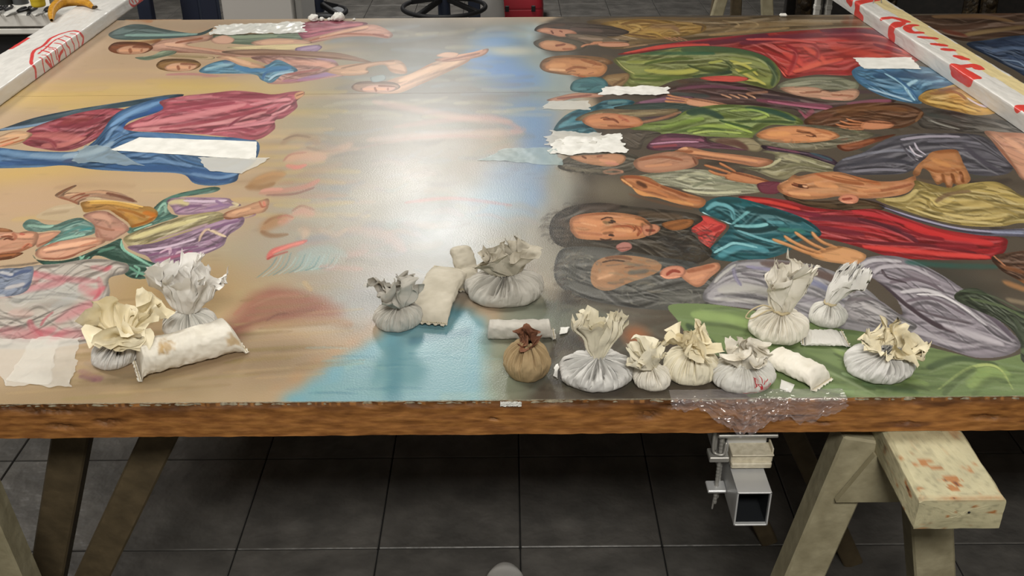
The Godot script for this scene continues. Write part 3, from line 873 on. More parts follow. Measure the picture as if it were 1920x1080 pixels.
	fill("a77f62", [103, 366, 112, 359, 124, 353, 140, 347, 143, 349, 128, 358, 120, 364, 130, 361, 157, 360, 185, 356, 207, 358, 235, 365, 258, 379, 232, 377, 206, 374, 184, 371, 165, 373, 150, 378, 148, 384, 130, 377, 110, 371], [["74503a", 2, 0.7, [108, 366, 122, 357, 138, 349]], ["c79c7a", 3, 0.6, [140, 364, 185, 360, 225, 367]], ["84503c", 1.6, 0.7, [132, 372, 148, 365, 160, 363]], ["84503c", 1.6, 0.7, [140, 377, 155, 369, 168, 366]], ["6f4a3a", 2.5, 0.6, [200, 362, 230, 370, 252, 378]], ["8a5c46", 2, 0.6, [112, 370, 130, 376, 146, 382]], ["d0a888", 2, 0.5, [122, 366, 140, 364]]])
	stroke("c8b896", 2, 0.7, [162, 372, 176, 371, 190, 373])
	fill("b98266", [68, 440, 84, 436, 108, 434, 118, 437, 108, 446, 92, 454, 72, 464, 66, 454], [["8a5a44", 2.5, 0.5, [72, 460, 92, 452, 112, 440]], ["cf9a7c", 2.5, 0.5, [76, 444, 100, 438]]])
	fill("7a9c90", [43, 424, 46, 416, 56, 411, 70, 413, 84, 420, 104, 421, 118, 416, 132, 411, 150, 408, 162, 413, 176, 421, 179, 430, 176, 438, 150, 445, 120, 452, 98, 459, 80, 468, 70, 474, 68, 468, 88, 456, 104, 444, 114, 433, 96, 432, 74, 435, 52, 432], [["55807a", 3.5, 0.7, [120, 438, 150, 426, 172, 430]], ["98baa8", 3, 0.6, [52, 422, 84, 425, 100, 424]], ["4a6c66", 2, 0.7, [112, 430, 135, 420, 158, 414]], ["8fb4a4", 2.5, 0.6, [80, 464, 110, 450, 160, 440]], ["3f8284", 3, 0.6, [150, 432, 172, 428]], ["5c8078", 2.5, 0.6, [95, 456, 118, 444, 140, 438]], ["56706a", 2, 0.6, [46, 416, 60, 412, 72, 416]]])
	fill("b07f6a", [156, 404, 172, 397, 186, 395, 202, 397, 219, 408, 237, 421, 242, 431, 226, 442, 207, 452, 190, 450, 179, 442, 178, 426, 170, 416], [["cda088", 6, 0.6, [175, 404, 196, 408, 206, 420]], ["7c5244", 4, 0.7, [203, 398, 222, 408, 232, 416]], ["8f6454", 4, 0.6, [182, 430, 190, 446, 210, 448]], ["c48c78", 4, 0.5, [210, 430, 232, 430]], ["9a6c58", 2, 0.6, [180, 424, 200, 430, 215, 432]]])
	fill("bb8465", [-40, 434, 0, 430, 12, 429, 20, 432, 33, 436, 45, 434, 57, 433, 70, 436, 73, 443, 70, 452, 66, 460, 52, 467, 37, 473, 20, 477, 0, 480, -40, 482], [["8e5a40", 4, 0.6, [0, 476, 30, 472, 55, 464]], ["d89e80", 5, 0.6, [8, 440, 40, 442, 62, 442]], ["5f3626", 1.6, 0.8, [8, 449, 16, 447, 26, 450]], ["7a4632", 1.6, 0.7, [2, 444, 16, 443, 24, 445]], ["a8584a", 1.8, 0.7, [38, 438, 46, 440]], ["9a5e48", 2, 0.6, [24, 437, 30, 444, 28, 450]], ["b56e54", 2, 0.6, [42, 466, 52, 458, 60, 462]], ["8a5038", 1.6, 0.6, [46, 464, 54, 458]]])
	fill("76482e", [-40, 480, 0, 476, 24, 474, 44, 474, 30, 482, 10, 487, -40, 490], [["945c38", 2, 0.6, [0, 480, 30, 477]], ["55331f", 2, 0.6, [0, 486, 22, 482]]])
	fill("845638", [-40, 426, 0, 427, 18, 430, 24, 434, 8, 435, -40, 434], [["9c6c4c", 2, 0.5, [0, 430, 16, 431]]])
	fill("c88e70", [66, 476, 72, 466, 86, 460, 104, 454, 139, 448, 176, 445, 197, 448, 194, 456, 170, 466, 150, 474, 130, 484, 100, 487, 74, 484], [["e6b494", 5, 0.65, [84, 468, 130, 460, 180, 452]], ["8a5642", 2.5, 0.7, [78, 485, 110, 486, 140, 478, 180, 462]], ["b87a60", 3, 0.5, [150, 462, 185, 452]], ["a86a54", 2, 0.5, [90, 462, 110, 455]]])
	fill("45685a", [62, 478, 68, 486, 90, 489, 120, 488, 150, 480, 180, 467, 206, 456, 226, 447, 230, 455, 236, 468, 254, 478, 276, 488, 296, 496, 301, 504, 296, 514, 280, 521, 260, 523, 244, 520, 233, 512, 237, 500, 238, 494, 212, 488, 190, 480, 176, 480, 166, 490, 150, 498, 124, 501, 96, 500, 74, 492], [["7fae98", 2.2, 0.8, [85, 493, 120, 496, 148, 490, 158, 480]], ["8ec0aa", 2, 0.8, [229, 450, 232, 466, 258, 484, 294, 504]], ["284238", 4, 0.7, [186, 474, 220, 486, 262, 494]], ["284238", 3.5, 0.7, [238, 514, 262, 506, 290, 510]], ["7cae96", 2, 0.7, [256, 520, 262, 506, 252, 498]], ["5c8874", 4, 0.6, [185, 472, 215, 464]], ["2c4a40", 3, 0.7, [80, 492, 110, 497]], ["86b8a2", 1.8, 0.7, [148, 478, 158, 488, 168, 482]], ["6a9a84", 2, 0.6, [240, 500, 262, 512, 280, 518]], ["365848", 3, 0.6, [150, 490, 166, 482]]])
	# pink and grey sleeve in the corner
	fill("b3aaa0", [-40, 520, 20, 512, 62, 498, 110, 494, 160, 486, 200, 486, 240, 496, 236, 512, 205, 522, 206, 552, 188, 580, 176, 640, -40, 645], [
		["c0626e", 7.5, 0.40, [60, 512, 110, 522, 180, 528]], ["a9adaa", 20, 0.37, [30, 560, 90, 545, 150, 550]], ["cb7880", 10, 0.37, [0, 552, 60, 540, 120, 530]], ["c8606c", 8.75, 0.43, [150, 535, 175, 550, 195, 540]], ["b7545f", 6.25, 0.43, [172, 500, 200, 505, 205, 500]], ["b9505e", 5, 0.43, [185, 520, 190, 545, 178, 560]], ["c4707a", 16.25, 0.37, [110, 600, 150, 580, 180, 570]], ["bf5a68", 15, 0.40, [0, 620, 60, 628, 100, 620]], ["b34a58", 5, 0.43, [55, 600, 62, 615, 80, 630]], ["a84452", 3.75, 0.37, [78, 610, 85, 598, 100, 585]],
		["d09a92", 10, 0.31, [20, 585, 60, 590]], ["c05c6a", 11.25, 0.37, [95, 640, 120, 625, 170, 630]], ["b8b4ac", 10, 0.31, [100, 508, 150, 502]], ["c9606a", 6.25, 0.37, [62, 508, 70, 528]], ["a4a8a8", 12.5, 0.31, [100, 575, 140, 560]]])
	fill("7d8698", [-30, 512, 10, 503, 38, 502, 62, 500, 60, 525, 50, 545, 20, 555, -30, 552], [["b9b4b4", 5, 0.7, [12, 540, 45, 533]], ["4e5a78", 4, 0.7, [0, 512, 20, 518, 40, 510, 58, 508]], ["d0ccc8", 3, 0.6, [0, 510, 25, 516]], ["4b5674", 3, 0.6, [45, 540, 58, 528]], ["c4c0bc", 4, 0.6, [-5, 556, 8, 556]]])
	stroke("5d5348", 3, 0.6, [0, 500, 40, 497, 75, 492])
	stroke("8a5a66", 8, 0.6, [150, 695, 178, 708, 190, 712])
	stroke("70465a", 5, 0.5, [150, 705, 180, 714])
	stroke("8e8078", 7, 0.4, [160, 680, 185, 690])
	# cherubs in the cloud
	for b in [["b0987c", 500, 340, 30, 11, 0.8], ["b59a86", 575, 298, 34, 12, 0.8], ["b49c86", 575, 400, 26, 12, 0.6], ["94a4a0", 590, 488, 46, 22, 0.8]]:
		blot(b[0], b[1], b[2], b[3], b[4], b[5])
	for l in [["a0784e", 11, 0.6, [470, 346, 500, 334, 530, 328]], ["8a6540", 5, 0.5, [462, 350, 490, 352, 515, 344]], ["b88e62", 4, 0.5, [480, 336, 510, 326, 535, 328]], ["b98474", 5, 0.6, [488, 362, 530, 358, 575, 350, 598, 338]], ["8c6a60", 2, 0.6, [500, 366, 550, 364, 590, 352]], ["cf9484", 3.5, 0.6, [490, 358, 510, 355, 530, 355]],
			["9c846c", 6, 0.55, [530, 268, 550, 256, 580, 258, 600, 268]], ["7f6a58", 2, 0.5, [532, 262, 556, 254, 582, 258]], ["c69c84", 9, 0.6, [540, 298, 570, 290, 610, 296]], ["d67f74", 4, 0.6, [538, 310, 556, 314, 574, 310]], ["a87868", 2, 0.5, [532, 302, 545, 290, 575, 286]], ["a08a74", 7, 0.45, [560, 330, 600, 318, 640, 308]], ["8d7866", 2.5, 0.45, [575, 276, 610, 284, 640, 280]], ["b99a86", 8, 0.45, [590, 290, 630, 282, 660, 270]],
			["a0764f", 12, 0.65, [494, 428, 512, 416, 535, 412]], ["7f5a3a", 4, 0.55, [490, 434, 510, 442, 540, 440]], ["8a6444", 3, 0.5, [496, 420, 510, 410, 530, 404]], ["c88f80", 8, 0.6, [525, 416, 548, 410]], ["a86c5c", 2, 0.5, [520, 410, 535, 404, 550, 408]], ["c69484", 7, 0.5, [552, 400, 570, 394, 588, 402]], ["9c7868", 2, 0.5, [548, 396, 566, 386, 590, 394]],
			["c4a68e", 7, 0.5, [562, 430, 575, 436, 570, 446]], ["c4645c", 5, 0.75, [504, 484, 512, 472, 535, 464, 575, 452]], ["dc8478", 2.5, 0.6, [512, 474, 540, 462, 570, 454]], ["9c443c", 2, 0.6, [502, 486, 514, 480, 540, 472]], ["b8a08c", 6, 0.4, [600, 430, 630, 440, 650, 430]]]:
		stroke(l[0], l[1] * 1.35, minf(l[2] * 1.3, 0.95), l[3])
	for k in 14:
		stroke(["5f8486", "9fb8b6", "7f9c9a"][k % 3], 1.8, 0.55, [520 + k * 9, 482 - (k % 4) * 3, 508 + k * 9, 500, 482 + k * 10, 521 - k * 1.5])
	stroke("8fa8a8", 10, 0.4, [560, 475, 610, 465, 650, 480])
	stroke("bb8c84", 8, 0.4, [600, 500, 680, 505])


func hair(x: float, y: float, rx: float, ry: float, cols: Array, n: int, len_ := 14.0) -> void:
	for k in n:
		var a := rng.randf() * TAU
		var r := sqrt(rng.randf())
		var px := x + cos(a) * r * rx
		var py := y + sin(a) * r * ry
		var d := Vector2(-sin(a), cos(a)) * len_ * 0.5
		stroke(cols[k % cols.size()], rng.randf_range(1.2, 2.6), 0.45, [px, py, px + d.x + rng.randf_range(-3, 3), py + d.y * 0.6, px + 1.6 * d.x, py + d.y * 0.9 + rng.randf_range(-3, 3)])


func hand(c: String, dark: String, palm: Array, fingers: Array, w: float) -> void:
	for f in fingers:
		stroke(dark, w * 1.25, 0.5, f)
	fill(c, palm, [[dark, w * 0.7, 0.35, [palm[0], palm[1], palm[4], palm[5]]]])
	for f in fingers:
		stroke(c, w, 0.85, f)
		var g := []
		for i in f.size():
			g.append(f[i] - (w * 0.25 if i % 2 else 0.0))
		stroke("dba67e", w * 0.45, 0.45, g)


func paint_right() -> void:
	# dark earth ground behind the crowd
	for b in [["8d8f88", 1050, 350, 26, 50, 0.6], ["8c8a80", 1030, 420, 26, 50, 0.6], ["908c80", 1025, 490, 40, 50, 0.6], ["7f8478", 1000, 570, 50, 40, 0.6], ["8a938f", 1075, 265, 26, 26, 0.4], ["8c9a9c", 1060, 130, 30, 50, 0.5], ["788070", 955, 640, 40, 60, 0.6], ["7a8270", 960, 720, 40, 40, 0.6]]:
		blot(b[0], b[1], b[2], b[3], b[4], b[5])
	for k in 130:
		var x := rng.randf_range(1180, 1940)
		var y := rng.randf_range(150, 470)
		stroke(["3b332c", "5a4234", "4a3440", "6a5844", "3c423c", "2f2a27"][k % 6], rng.randf_range(3, 7), 0.5, [x, y, x + 40, y + rng.randf_range(-4, 10), x + 90, y + rng.randf_range(-6, 16)])
	for k in 30:
		stroke(["7a7668", "4d4a44", "66695f"][k % 3], rng.randf_range(5, 12), 0.3, [rng.randf_range(960, 1030), rng.randf_range(560, 740), rng.randf_range(1040, 1120), rng.randf_range(560, 740), rng.randf_range(1120, 1280), rng.randf_range(580, 740)])
	for b in [["8a8a82", 1075, 340, 26, 40, 0.45], ["948f84", 1050, 420, 22, 60, 0.4], ["8e8a7d", 1050, 500, 40, 50, 0.5], ["717669", 1000, 600, 60, 40, 0.6], ["7c8170", 950, 700, 40, 60, 0.5], ["98603f", 1195, 630, 28, 22, 0.8], ["8a5840", 1105, 632, 18, 12, 0.6], ["6d7669", 1080, 600, 80, 24, 0.4]]:
		blot(b[0], b[1], b[2], b[3], b[4], b[5])
	# far strip: ochre and brown draperies
	fill("87704f", [1100, 40, 1200, 32, 1320, 33, 1440, 30, 1560, 29, 1640, 28, 1700, 50, 1660, 56, 1560, 54, 1450, 60, 1330, 72, 1230, 82, 1160, 92, 1110, 80, 1150, 62], [["6b5a44", 6, 0.5, [1180, 38, 1280, 36, 1400, 33]], ["9c8460", 5, 0.5, [1380, 50, 1450, 45, 1560, 44]], ["a3885f", 3, 0.6, [1330, 66, 1400, 60, 1480, 52]]])
	fill("a58248", [1126, 46, 1160, 38, 1210, 36, 1270, 40, 1320, 46, 1318, 60, 1280, 68, 1230, 74, 1190, 70, 1155, 62], [["c0a062", 3, 0.6, [1160, 42, 1200, 50, 1180, 62]], ["7a5c34", 2.5, 0.6, [1165, 46, 1200, 40, 1240, 44]], ["8a6c50", 6, 0.6, [1220, 50, 1260, 50, 1272, 58]], ["b5934f", 3, 0.6, [1180, 68, 1220, 60, 1240, 66]], ["6c5030", 2, 0.6, [1150, 54, 1180, 64, 1230, 70]], ["5f4a30", 2, 0.6, [1300, 44, 1318, 48, 1316, 58]]])
	stroke("d9c49c", 1.4, 0.7, [1128, 52, 1150, 62, 1195, 74])
	for k in 5:
		stroke("b29a74" if k % 2 else "7d6548", 2.4, 0.5, [1335 + k * 20, 38, 1368 + k * 18, 46, 1340 + k * 20, 60])
	stroke("6a3f2c", 6, 0.6, [1580, 42, 1640, 40, 1700, 44])
	fill("5b4334", [1690, 34, 1760, 28, 1840, 26, 2100, 24, 2120, 90, 1900, 70, 1820, 78, 1760, 64], [["7c6144", 5, 0.6, [1750, 32, 1830, 30, 1900, 40]], ["4a3428", 5, 0.6, [1740, 50, 1800, 52, 1850, 44]], ["8a7450", 4, 0.6, [1810, 66, 1860, 58, 1940, 48]], ["6a3528", 6, 0.5, [1770, 58, 1810, 66]]])
	fill("3c4c66", [1812, 82, 1860, 74, 1920, 66, 2100, 64, 2120, 190, 1960, 160, 1900, 130, 1850, 104], [["5b7090", 4, 0.5, [1860, 96, 1900, 90, 1960, 92]], ["8296ae", 2, 0.5, [1880, 112, 1910, 116, 1925, 128]], ["2d3a52", 6, 0.5, [1850, 84, 1920, 80]]])
	# two heads at the far edge
	fill("4c4138", [1002, 56, 1012, 47, 1040, 42, 1100, 44, 1150, 50, 1180, 60, 1150, 68, 1090, 66, 1050, 68, 1010, 60], [["6b5850", 4, 0.5, [1070, 54, 1130, 58]], ["5c4436", 3, 0.5, [1020, 50, 1060, 46]]])
	fill("bd8062", [1006, 58, 1020, 52, 1045, 54, 1070, 56, 1082, 63, 1068, 68, 1050, 69, 1030, 64], [["6a3a2c", 2, 0.7, [1034, 58, 1038, 63]], ["7a4432", 1.6, 0.6, [1050, 58, 1055, 60]], ["d89e7c", 3, 0.5, [1015, 57, 1030, 58]], ["8e5a40", 3, 0.5, [1062, 66, 1080, 62]]])
	fill("7a6a58", [1060, 64, 1110, 66, 1150, 72, 1180, 78, 1150, 86, 1100, 84, 1080, 80], [["a08a78", 2.5, 0.5, [1085, 72, 1130, 74]], ["5a4a3e", 3, 0.5, [1070, 70, 1110, 80]], ["b8a898", 2, 0.5, [1140, 68, 1160, 74]]])
	fill("5a5244", [1000, 80, 1020, 71, 1050, 70, 1085, 76, 1100, 84, 1090, 94, 1050, 98, 1015, 92], [])
	fill("c2855c", [1010, 82, 1030, 75, 1060, 80, 1080, 86, 1078, 93, 1050, 96, 1020, 92], [["d8a47c", 4, 0.5, [1020, 82, 1040, 82]], ["86503a", 2, 0.6, [1042, 86, 1060, 83]], ["9a5f44", 2, 0.5, [1055, 92, 1075, 92]], ["6f7a58", 2.5, 0.5, [1030, 74, 1045, 73]]])
	hand("c98b6a", "7c5038", [1120, 80, 1150, 78, 1175, 80, 1180, 86, 1150, 88, 1125, 86], [[1120, 82, 1100, 84, 1090, 88], [1125, 80, 1108, 82], [1130, 79, 1112, 80]], 2.0)
	stroke("dcae8c", 1.5, 0.6, [1170, 90, 1195, 86, 1215, 84])
	for k in 4:
		stroke("c98b6a", 1.6, 0.7, [1245 + k * 9, 70, 1262 + k * 9, 76])
	# red mantle
	fill("b9433e", [1158, 102, 1200, 92, 1240, 84, 1330, 72, 1440, 62, 1520, 56, 1600, 52, 1660, 58, 1730, 100, 1700, 120, 1620, 124, 1596, 141, 1530, 140, 1475, 147, 1462, 130, 1440, 113, 1395, 93, 1330, 86, 1260, 89, 1200, 100], [
		["8a2c34", 4, 0.7, [1230, 87, 1330, 76, 1400, 66, 1440, 62]], ["5c2a38", 5, 0.7, [1300, 82, 1360, 78, 1410, 70, 1440, 66]], ["652a38", 6, 0.7, [1390, 82, 1450, 72, 1530, 66, 1620, 66]], ["5d3040", 6, 0.7, [1540, 58, 1620, 58, 1680, 68]], ["7a3038", 6, 0.6, [1590, 72, 1650, 74, 1700, 90]],
		["d6584c", 4, 0.65, [1170, 98, 1240, 88, 1330, 84]], ["d4544a", 8, 0.6, [1470, 100, 1500, 118, 1475, 138]], ["8c2a30", 4, 0.65, [1474, 84, 1492, 95, 1490, 115, 1478, 138]], ["93302f", 4, 0.6, [1410, 90, 1450, 100, 1480, 112]], ["d85c4c", 8, 0.6, [1510, 90, 1540, 110, 1510, 128]], ["8e2f34", 4, 0.55, [1500, 76, 1530, 86, 1534, 105, 1515, 115]], ["dd6a54", 4, 0.6, [1490, 135, 1530, 122, 1580, 110]], ["c85042", 10, 0.5, [1560, 90, 1620, 100, 1660, 110]],
		["9a3436", 3, 0.6, [1496, 140, 1560, 136, 1590, 138]], ["c65a54", 2.5, 0.6, [1400, 74, 1470, 74, 1530, 80]], ["e07060", 1.6, 0.6, [1446, 116, 1462, 130, 1474, 143]], ["772a34", 4, 0.6, [1390, 92, 1430, 104, 1450, 118]], ["6f2c3a", 5, 0.6, [1640, 84, 1690, 96]]])
	# green robe below it, with its bald head
	fill("848c50", [1150, 112, 1175, 104, 1230, 96, 1290, 88, 1350, 88, 1400, 94, 1440, 108, 1460, 128, 1462, 150, 1446, 166, 1420, 162, 1385, 154, 1350, 146, 1300, 146, 1262, 152, 1225, 166, 1190, 168, 1168, 160, 1180, 142, 1165, 128], [
		["44583c", 8, 0.75, [1280, 94, 1350, 92, 1420, 102, 1452, 128]], ["3c4c38", 5, 0.7, [1440, 116, 1454, 140, 1448, 160]], ["2f5a44", 4, 0.5, [1200, 100, 1280, 100, 1340, 100]], ["b5b25a", 5, 0.65, [1210, 132, 1270, 136, 1310, 130]], ["bcb65c", 4, 0.65, [1370, 114, 1400, 124, 1420, 140]], ["c0b860", 4, 0.6, [1380, 130, 1410, 145, 1435, 158]], ["3d4a2c", 3, 0.7, [1362, 116, 1370, 124, 1366, 132]], ["3e4a2c", 3, 0.6, [1290, 122, 1330, 134, 1370, 128]], ["2f4030", 4, 0.6, [1300, 144, 1350, 138, 1372, 134]],
		["5b6a38", 3, 0.6, [1190, 142, 1240, 144, 1290, 146]], ["9aa050", 4, 0.5, [1175, 116, 1220, 116, 1270, 112]], ["a3a656", 2.5, 0.6, [1330, 118, 1355, 114]], ["52602f", 2.5, 0.6, [1210, 120, 1250, 112, 1300, 110]], ["586a34", 3, 0.5, [1190, 154, 1230, 150, 1260, 148]], ["c4c070", 2, 0.5, [1375, 120, 1410, 118]], ["5e6c34", 2, 0.6, [1385, 138, 1420, 130]], ["cabf6c", 2, 0.5, [1386, 148, 1420, 152]]])
	stroke("cfc488", 1.6, 0.7, [1156, 112, 1172, 128, 1190, 138])
	stroke("6d5a3e", 7, 0.5, [1130, 106, 1155, 112])
	fill("8f6a48", [1012, 122, 1022, 110, 1050, 104, 1090, 104, 1130, 108, 1150, 118, 1130, 124, 1080, 140, 1040, 138, 1018, 132], [])
	fill("c17f4c", [1018, 124, 1040, 110, 1075, 108, 1110, 112, 1138, 124, 1128, 142, 1095, 145, 1072, 140, 1040, 134, 1022, 132], [["dba06c", 5, 0.55, [1032, 124, 1060, 122]], ["8a5232", 3, 0.6, [1062, 132, 1080, 126, 1100, 128]], ["d09468", 5, 0.5, [1085, 136, 1120, 134]], ["915a3a", 3, 0.6, [1090, 112, 1110, 118, 1128, 122]], ["a4603c", 2, 0.6, [1075, 141, 1100, 145]], ["e0b084", 2.5, 0.5, [1030, 130, 1060, 132]]])
	fill("8d7250", [1135, 142, 1160, 138, 1180, 138, 1176, 152, 1160, 164, 1140, 158, 1130, 150], [["a89068", 3, 0.5, [1140, 150, 1165, 148]], ["6a5238", 2, 0.5, [1150, 160, 1172, 148]]])
	fill("4c777c", [1070, 160, 1080, 150, 1110, 144, 1132, 148, 1140, 160, 1130, 172, 1095, 174, 1072, 170], [["3f6068", 4, 0.5, [1090, 160, 1125, 158]], ["679094", 3, 0.5, [1078, 166, 1100, 168]]])
	fill("c4544a", [1312, 146, 1350, 142, 1395, 144, 1402, 150, 1370, 154, 1335, 152], [])
	# plum and teal robes in the middle, hands between them
	fill("59423f", [1230, 172, 1280, 158, 1340, 152, 1400, 158, 1450, 170, 1500, 180, 1560, 192, 1640, 186, 1680, 190, 1620, 205, 1570, 210, 1540, 222, 1512, 224, 1490, 206, 1420, 200, 1360, 196, 1290, 186, 1240, 186], [
		["74485a", 4, 0.6, [1270, 166, 1330, 162, 1400, 166]], ["7c4254", 5, 0.65, [1420, 188, 1500, 196, 1560, 200]], ["a8657a", 2, 0.6, [1440, 190, 1510, 200, 1560, 205]], ["92505f", 5, 0.7, [1500, 208, 1512, 220, 1525, 206]], ["40343a", 4, 0.6, [1430, 180, 1500, 188]], ["3f4c4a", 5, 0.5, [1260, 176, 1330, 180]], ["8c5064", 5, 0.6, [1590, 196, 1640, 190, 1670, 188]], ["4a4038", 5, 0.5, [1240, 166, 1290, 158]]])
	fill("38707f", [1038, 246, 1050, 225, 1075, 208, 1110, 200, 1135, 188, 1170, 186, 1190, 192, 1165, 206, 1120, 214, 1105, 232, 1120, 250, 1090, 254, 1055, 250], [["28586a", 6, 0.6, [1070, 225, 1100, 212]], ["5c94a0", 5, 0.5, [1050, 238, 1080, 220]], ["6c8f8c", 4, 0.5, [1140, 194, 1175, 190]]])
	fill("b5826a", [1025, 188, 1050, 180, 1085, 174, 1130, 177, 1125, 182, 1080, 184, 1050, 190], [["8a5a50", 2, 0.5, [1045, 185, 1110, 178]]])
	fill("6f5260", [1190, 194, 1220, 186, 1260, 180, 1300, 182, 1290, 190, 1240, 194], [["8c6478", 2.5, 0.5, [1200, 192, 1260, 184]]])
	fill("3d4a44", [1150, 202, 1210, 194, 1290, 192, 1380, 202, 1440, 206, 1400, 214, 1300, 216, 1220, 214], [])
	hand("cc8e68", "6a4434", [1290, 184, 1330, 188, 1370, 198, 1355, 203, 1310, 200, 1285, 194], [[1292, 186, 1268, 182, 1252, 178], [1288, 189, 1265, 186, 1250, 184], [1286, 193, 1262, 191, 1248, 190]], 2.6)
	for k in 4:
		stroke("d6a380", 2.2, 0.8, [1352 + k * 16, 177, 1364 + k * 16, 181, 1372 + k * 15, 184])
	stroke("c08a6a", 3.5, 0.6, [1400, 176, 1440, 172])
	# grey-haired head, blue mantle, orange sash on the right
	fill("83846f", [1457, 162, 1480, 150, 1530, 144, 1580, 146, 1610, 156, 1600, 172, 1560, 168, 1510, 170, 1475, 172], [["5f6150", 4, 0.5, [1480, 154, 1550, 152, 1590, 160]], ["a5a58e", 3, 0.5, [1470, 160, 1520, 156]], ["4c4640", 5, 0.6, [1580, 142, 1600, 150]]])
	fill("bd8d70", [1462, 166, 1490, 162, 1530, 164, 1560, 172, 1600, 166, 1612, 174, 1598, 188, 1560, 188, 1530, 184, 1490, 178], [["8a5c48", 2, 0.5, [1500, 174, 1540, 172]], ["d8ac90", 3, 0.5, [1480, 170, 1510, 172]], ["9c6a54", 2.5, 0.5, [1560, 178, 1600, 180]], ["d09884", 2.5, 0.5, [1540, 184, 1580, 186]], ["8f7868", 3, 0.5, [1575, 168, 1610, 168]]])
	fill("5585a8", [1598, 132, 1625, 122, 1680, 126, 1740, 126, 1790, 146, 1800, 162, 1770, 166, 1740, 168, 1724, 182, 1728, 194, 1700, 192, 1660, 182, 1625, 166, 1605, 150], [
		["2f4a68", 7, 0.6, [1640, 142, 1700, 140, 1770, 150]], ["9cc4d6", 3, 0.65, [1660, 138, 1690, 156, 1710, 180]], ["a8ccdc", 2.5, 0.65, [1720, 150, 1700, 165, 1715, 188]], ["355f88", 4, 0.6, [1680, 145, 1705, 165, 1720, 185]], ["b0c8d8", 3, 0.6, [1630, 166, 1670, 178, 1710, 190]], ["44698c", 5, 0.5, [1610, 145, 1640, 160]], ["8ab4cc", 3, 0.6, [1730, 160, 1770, 150]], ["37597c", 4, 0.5, [1750, 158, 1790, 158]]])
	fill("c2974c", [1722, 186, 1735, 172, 1765, 165, 1800, 158, 1830, 176, 1856, 200, 1866, 212, 1830, 216, 1790, 208, 1750, 200], [["8a5a34", 4, 0.6, [1745, 176, 1790, 172, 1810, 186]], ["dab870", 4, 0.6, [1740, 190, 1780, 196, 1830, 208]], ["a4784a", 4, 0.5, [1790, 165, 1830, 185]], ["c9b8c8", 3, 0.7, [1815, 184, 1835, 196, 1850, 200]], ["6a4638", 3, 0.5, [1760, 170, 1800, 164]]])
	fill("4e4943", [1720, 206, 1760, 204, 1830, 218, 1900, 230, 1960, 260, 1900, 258, 1840, 250, 1760, 244, 1725, 236], [["6c6a64", 4, 0.5, [1740, 226, 1790, 240]], ["3d403c", 6, 0.6, [1740, 215, 1800, 225]], ["9a9890", 1.5, 0.5, [1745, 226, 1770, 235, 1800, 242]], ["77736c", 5, 0.5, [1830, 240, 1890, 245]]])
	# brown hood and folded hands, second bald head, green robe
	fill("62402a", [1508, 226, 1530, 212, 1570, 200, 1620, 193, 1680, 193, 1715, 200, 1732, 212, 1722, 226, 1690, 240, 1640, 240, 1590, 236, 1540, 240, 1515, 236], [["7c5434", 6, 0.5, [1570, 210, 1640, 202, 1700, 206]], ["45281c", 5, 0.5, [1600, 226, 1680, 230]], ["6f4638", 6, 0.5, [1530, 220, 1560, 215]], ["8a6444", 2, 0.5, [1730, 210, 1718, 228]]])
	hand("c07a52", "4f2d1e", [1620, 228, 1650, 226, 1676, 232, 1668, 240, 1635, 243, 1615, 240], [[1620, 230, 1600, 227, 1588, 223], [1618, 234, 1592, 232, 1576, 227], [1618, 238, 1588, 238, 1568, 233], [1620, 242, 1596, 243, 1574, 240]], 2.6)
	fill("7b8c4c", [1180, 240, 1220, 230, 1262, 222, 1290, 206, 1330, 198, 1370, 196, 1430, 200, 1480, 212, 1506, 228, 1496, 236, 1450, 234, 1425, 244, 1412, 258, 1340, 256, 1270, 254, 1220, 248], [
		["2f4438", 8, 0.75, [1290, 212, 1320, 208, 1355, 220]], ["2e4a3c", 6, 0.7, [1400, 204, 1450, 210, 1490, 224]], ["9cb05a", 4, 0.65, [1290, 246, 1330, 236, 1380, 240]], ["a4b860", 3, 0.6, [1370, 208, 1410, 206, 1440, 216, 1410, 224]], ["3f5530", 2.5, 0.6, [1350, 226, 1380, 234, 1410, 240]], ["a0b45c", 2.5, 0.6, [1360, 232, 1390, 242, 1410, 248]], ["88a24c", 5, 0.5, [1240, 240, 1290, 228, 1320, 222]], ["3c4e30", 3, 0.6, [1380, 228, 1440, 228, 1490, 230]], ["b0c06c", 2, 0.5, [1300, 250, 1340, 246, 1390, 250]], ["4a5f34", 3, 0.5, [1260, 250, 1310, 240, 1360, 244]]])
	fill("7a6a50", [1080, 226, 1100, 212, 1140, 204, 1200, 206, 1270, 204, 1260, 214, 1200, 220, 1140, 224], [["5d4f3e", 3, 0.5, [1130, 208, 1200, 210]], ["9c8c68", 2, 0.5, [1160, 214, 1230, 212]]])
	fill("c07a50", [1092, 228, 1105, 216, 1140, 212, 1175, 216, 1200, 222, 1205, 234, 1180, 240, 1150, 242, 1115, 240], [["d8986c", 4, 0.5, [1105, 228, 1140, 224]], ["7f4830", 2.5, 0.6, [1132, 224, 1150, 224, 1160, 230]], ["a85e48", 3, 0.5, [1160, 218, 1180, 228]], ["8a5438", 2, 0.5, [1140, 236, 1190, 238]]])
	stroke("c28462", 3.5, 0.7, [1200, 230, 1240, 222, 1278, 210])
	stroke("b87850", 3, 0.6, [1185, 236, 1205, 230])
	# violet cloak and the reaching arms
	fill("5a5248", [1160, 250, 1200, 244, 1240, 250, 1210, 262, 1200, 280, 1175, 275], [])
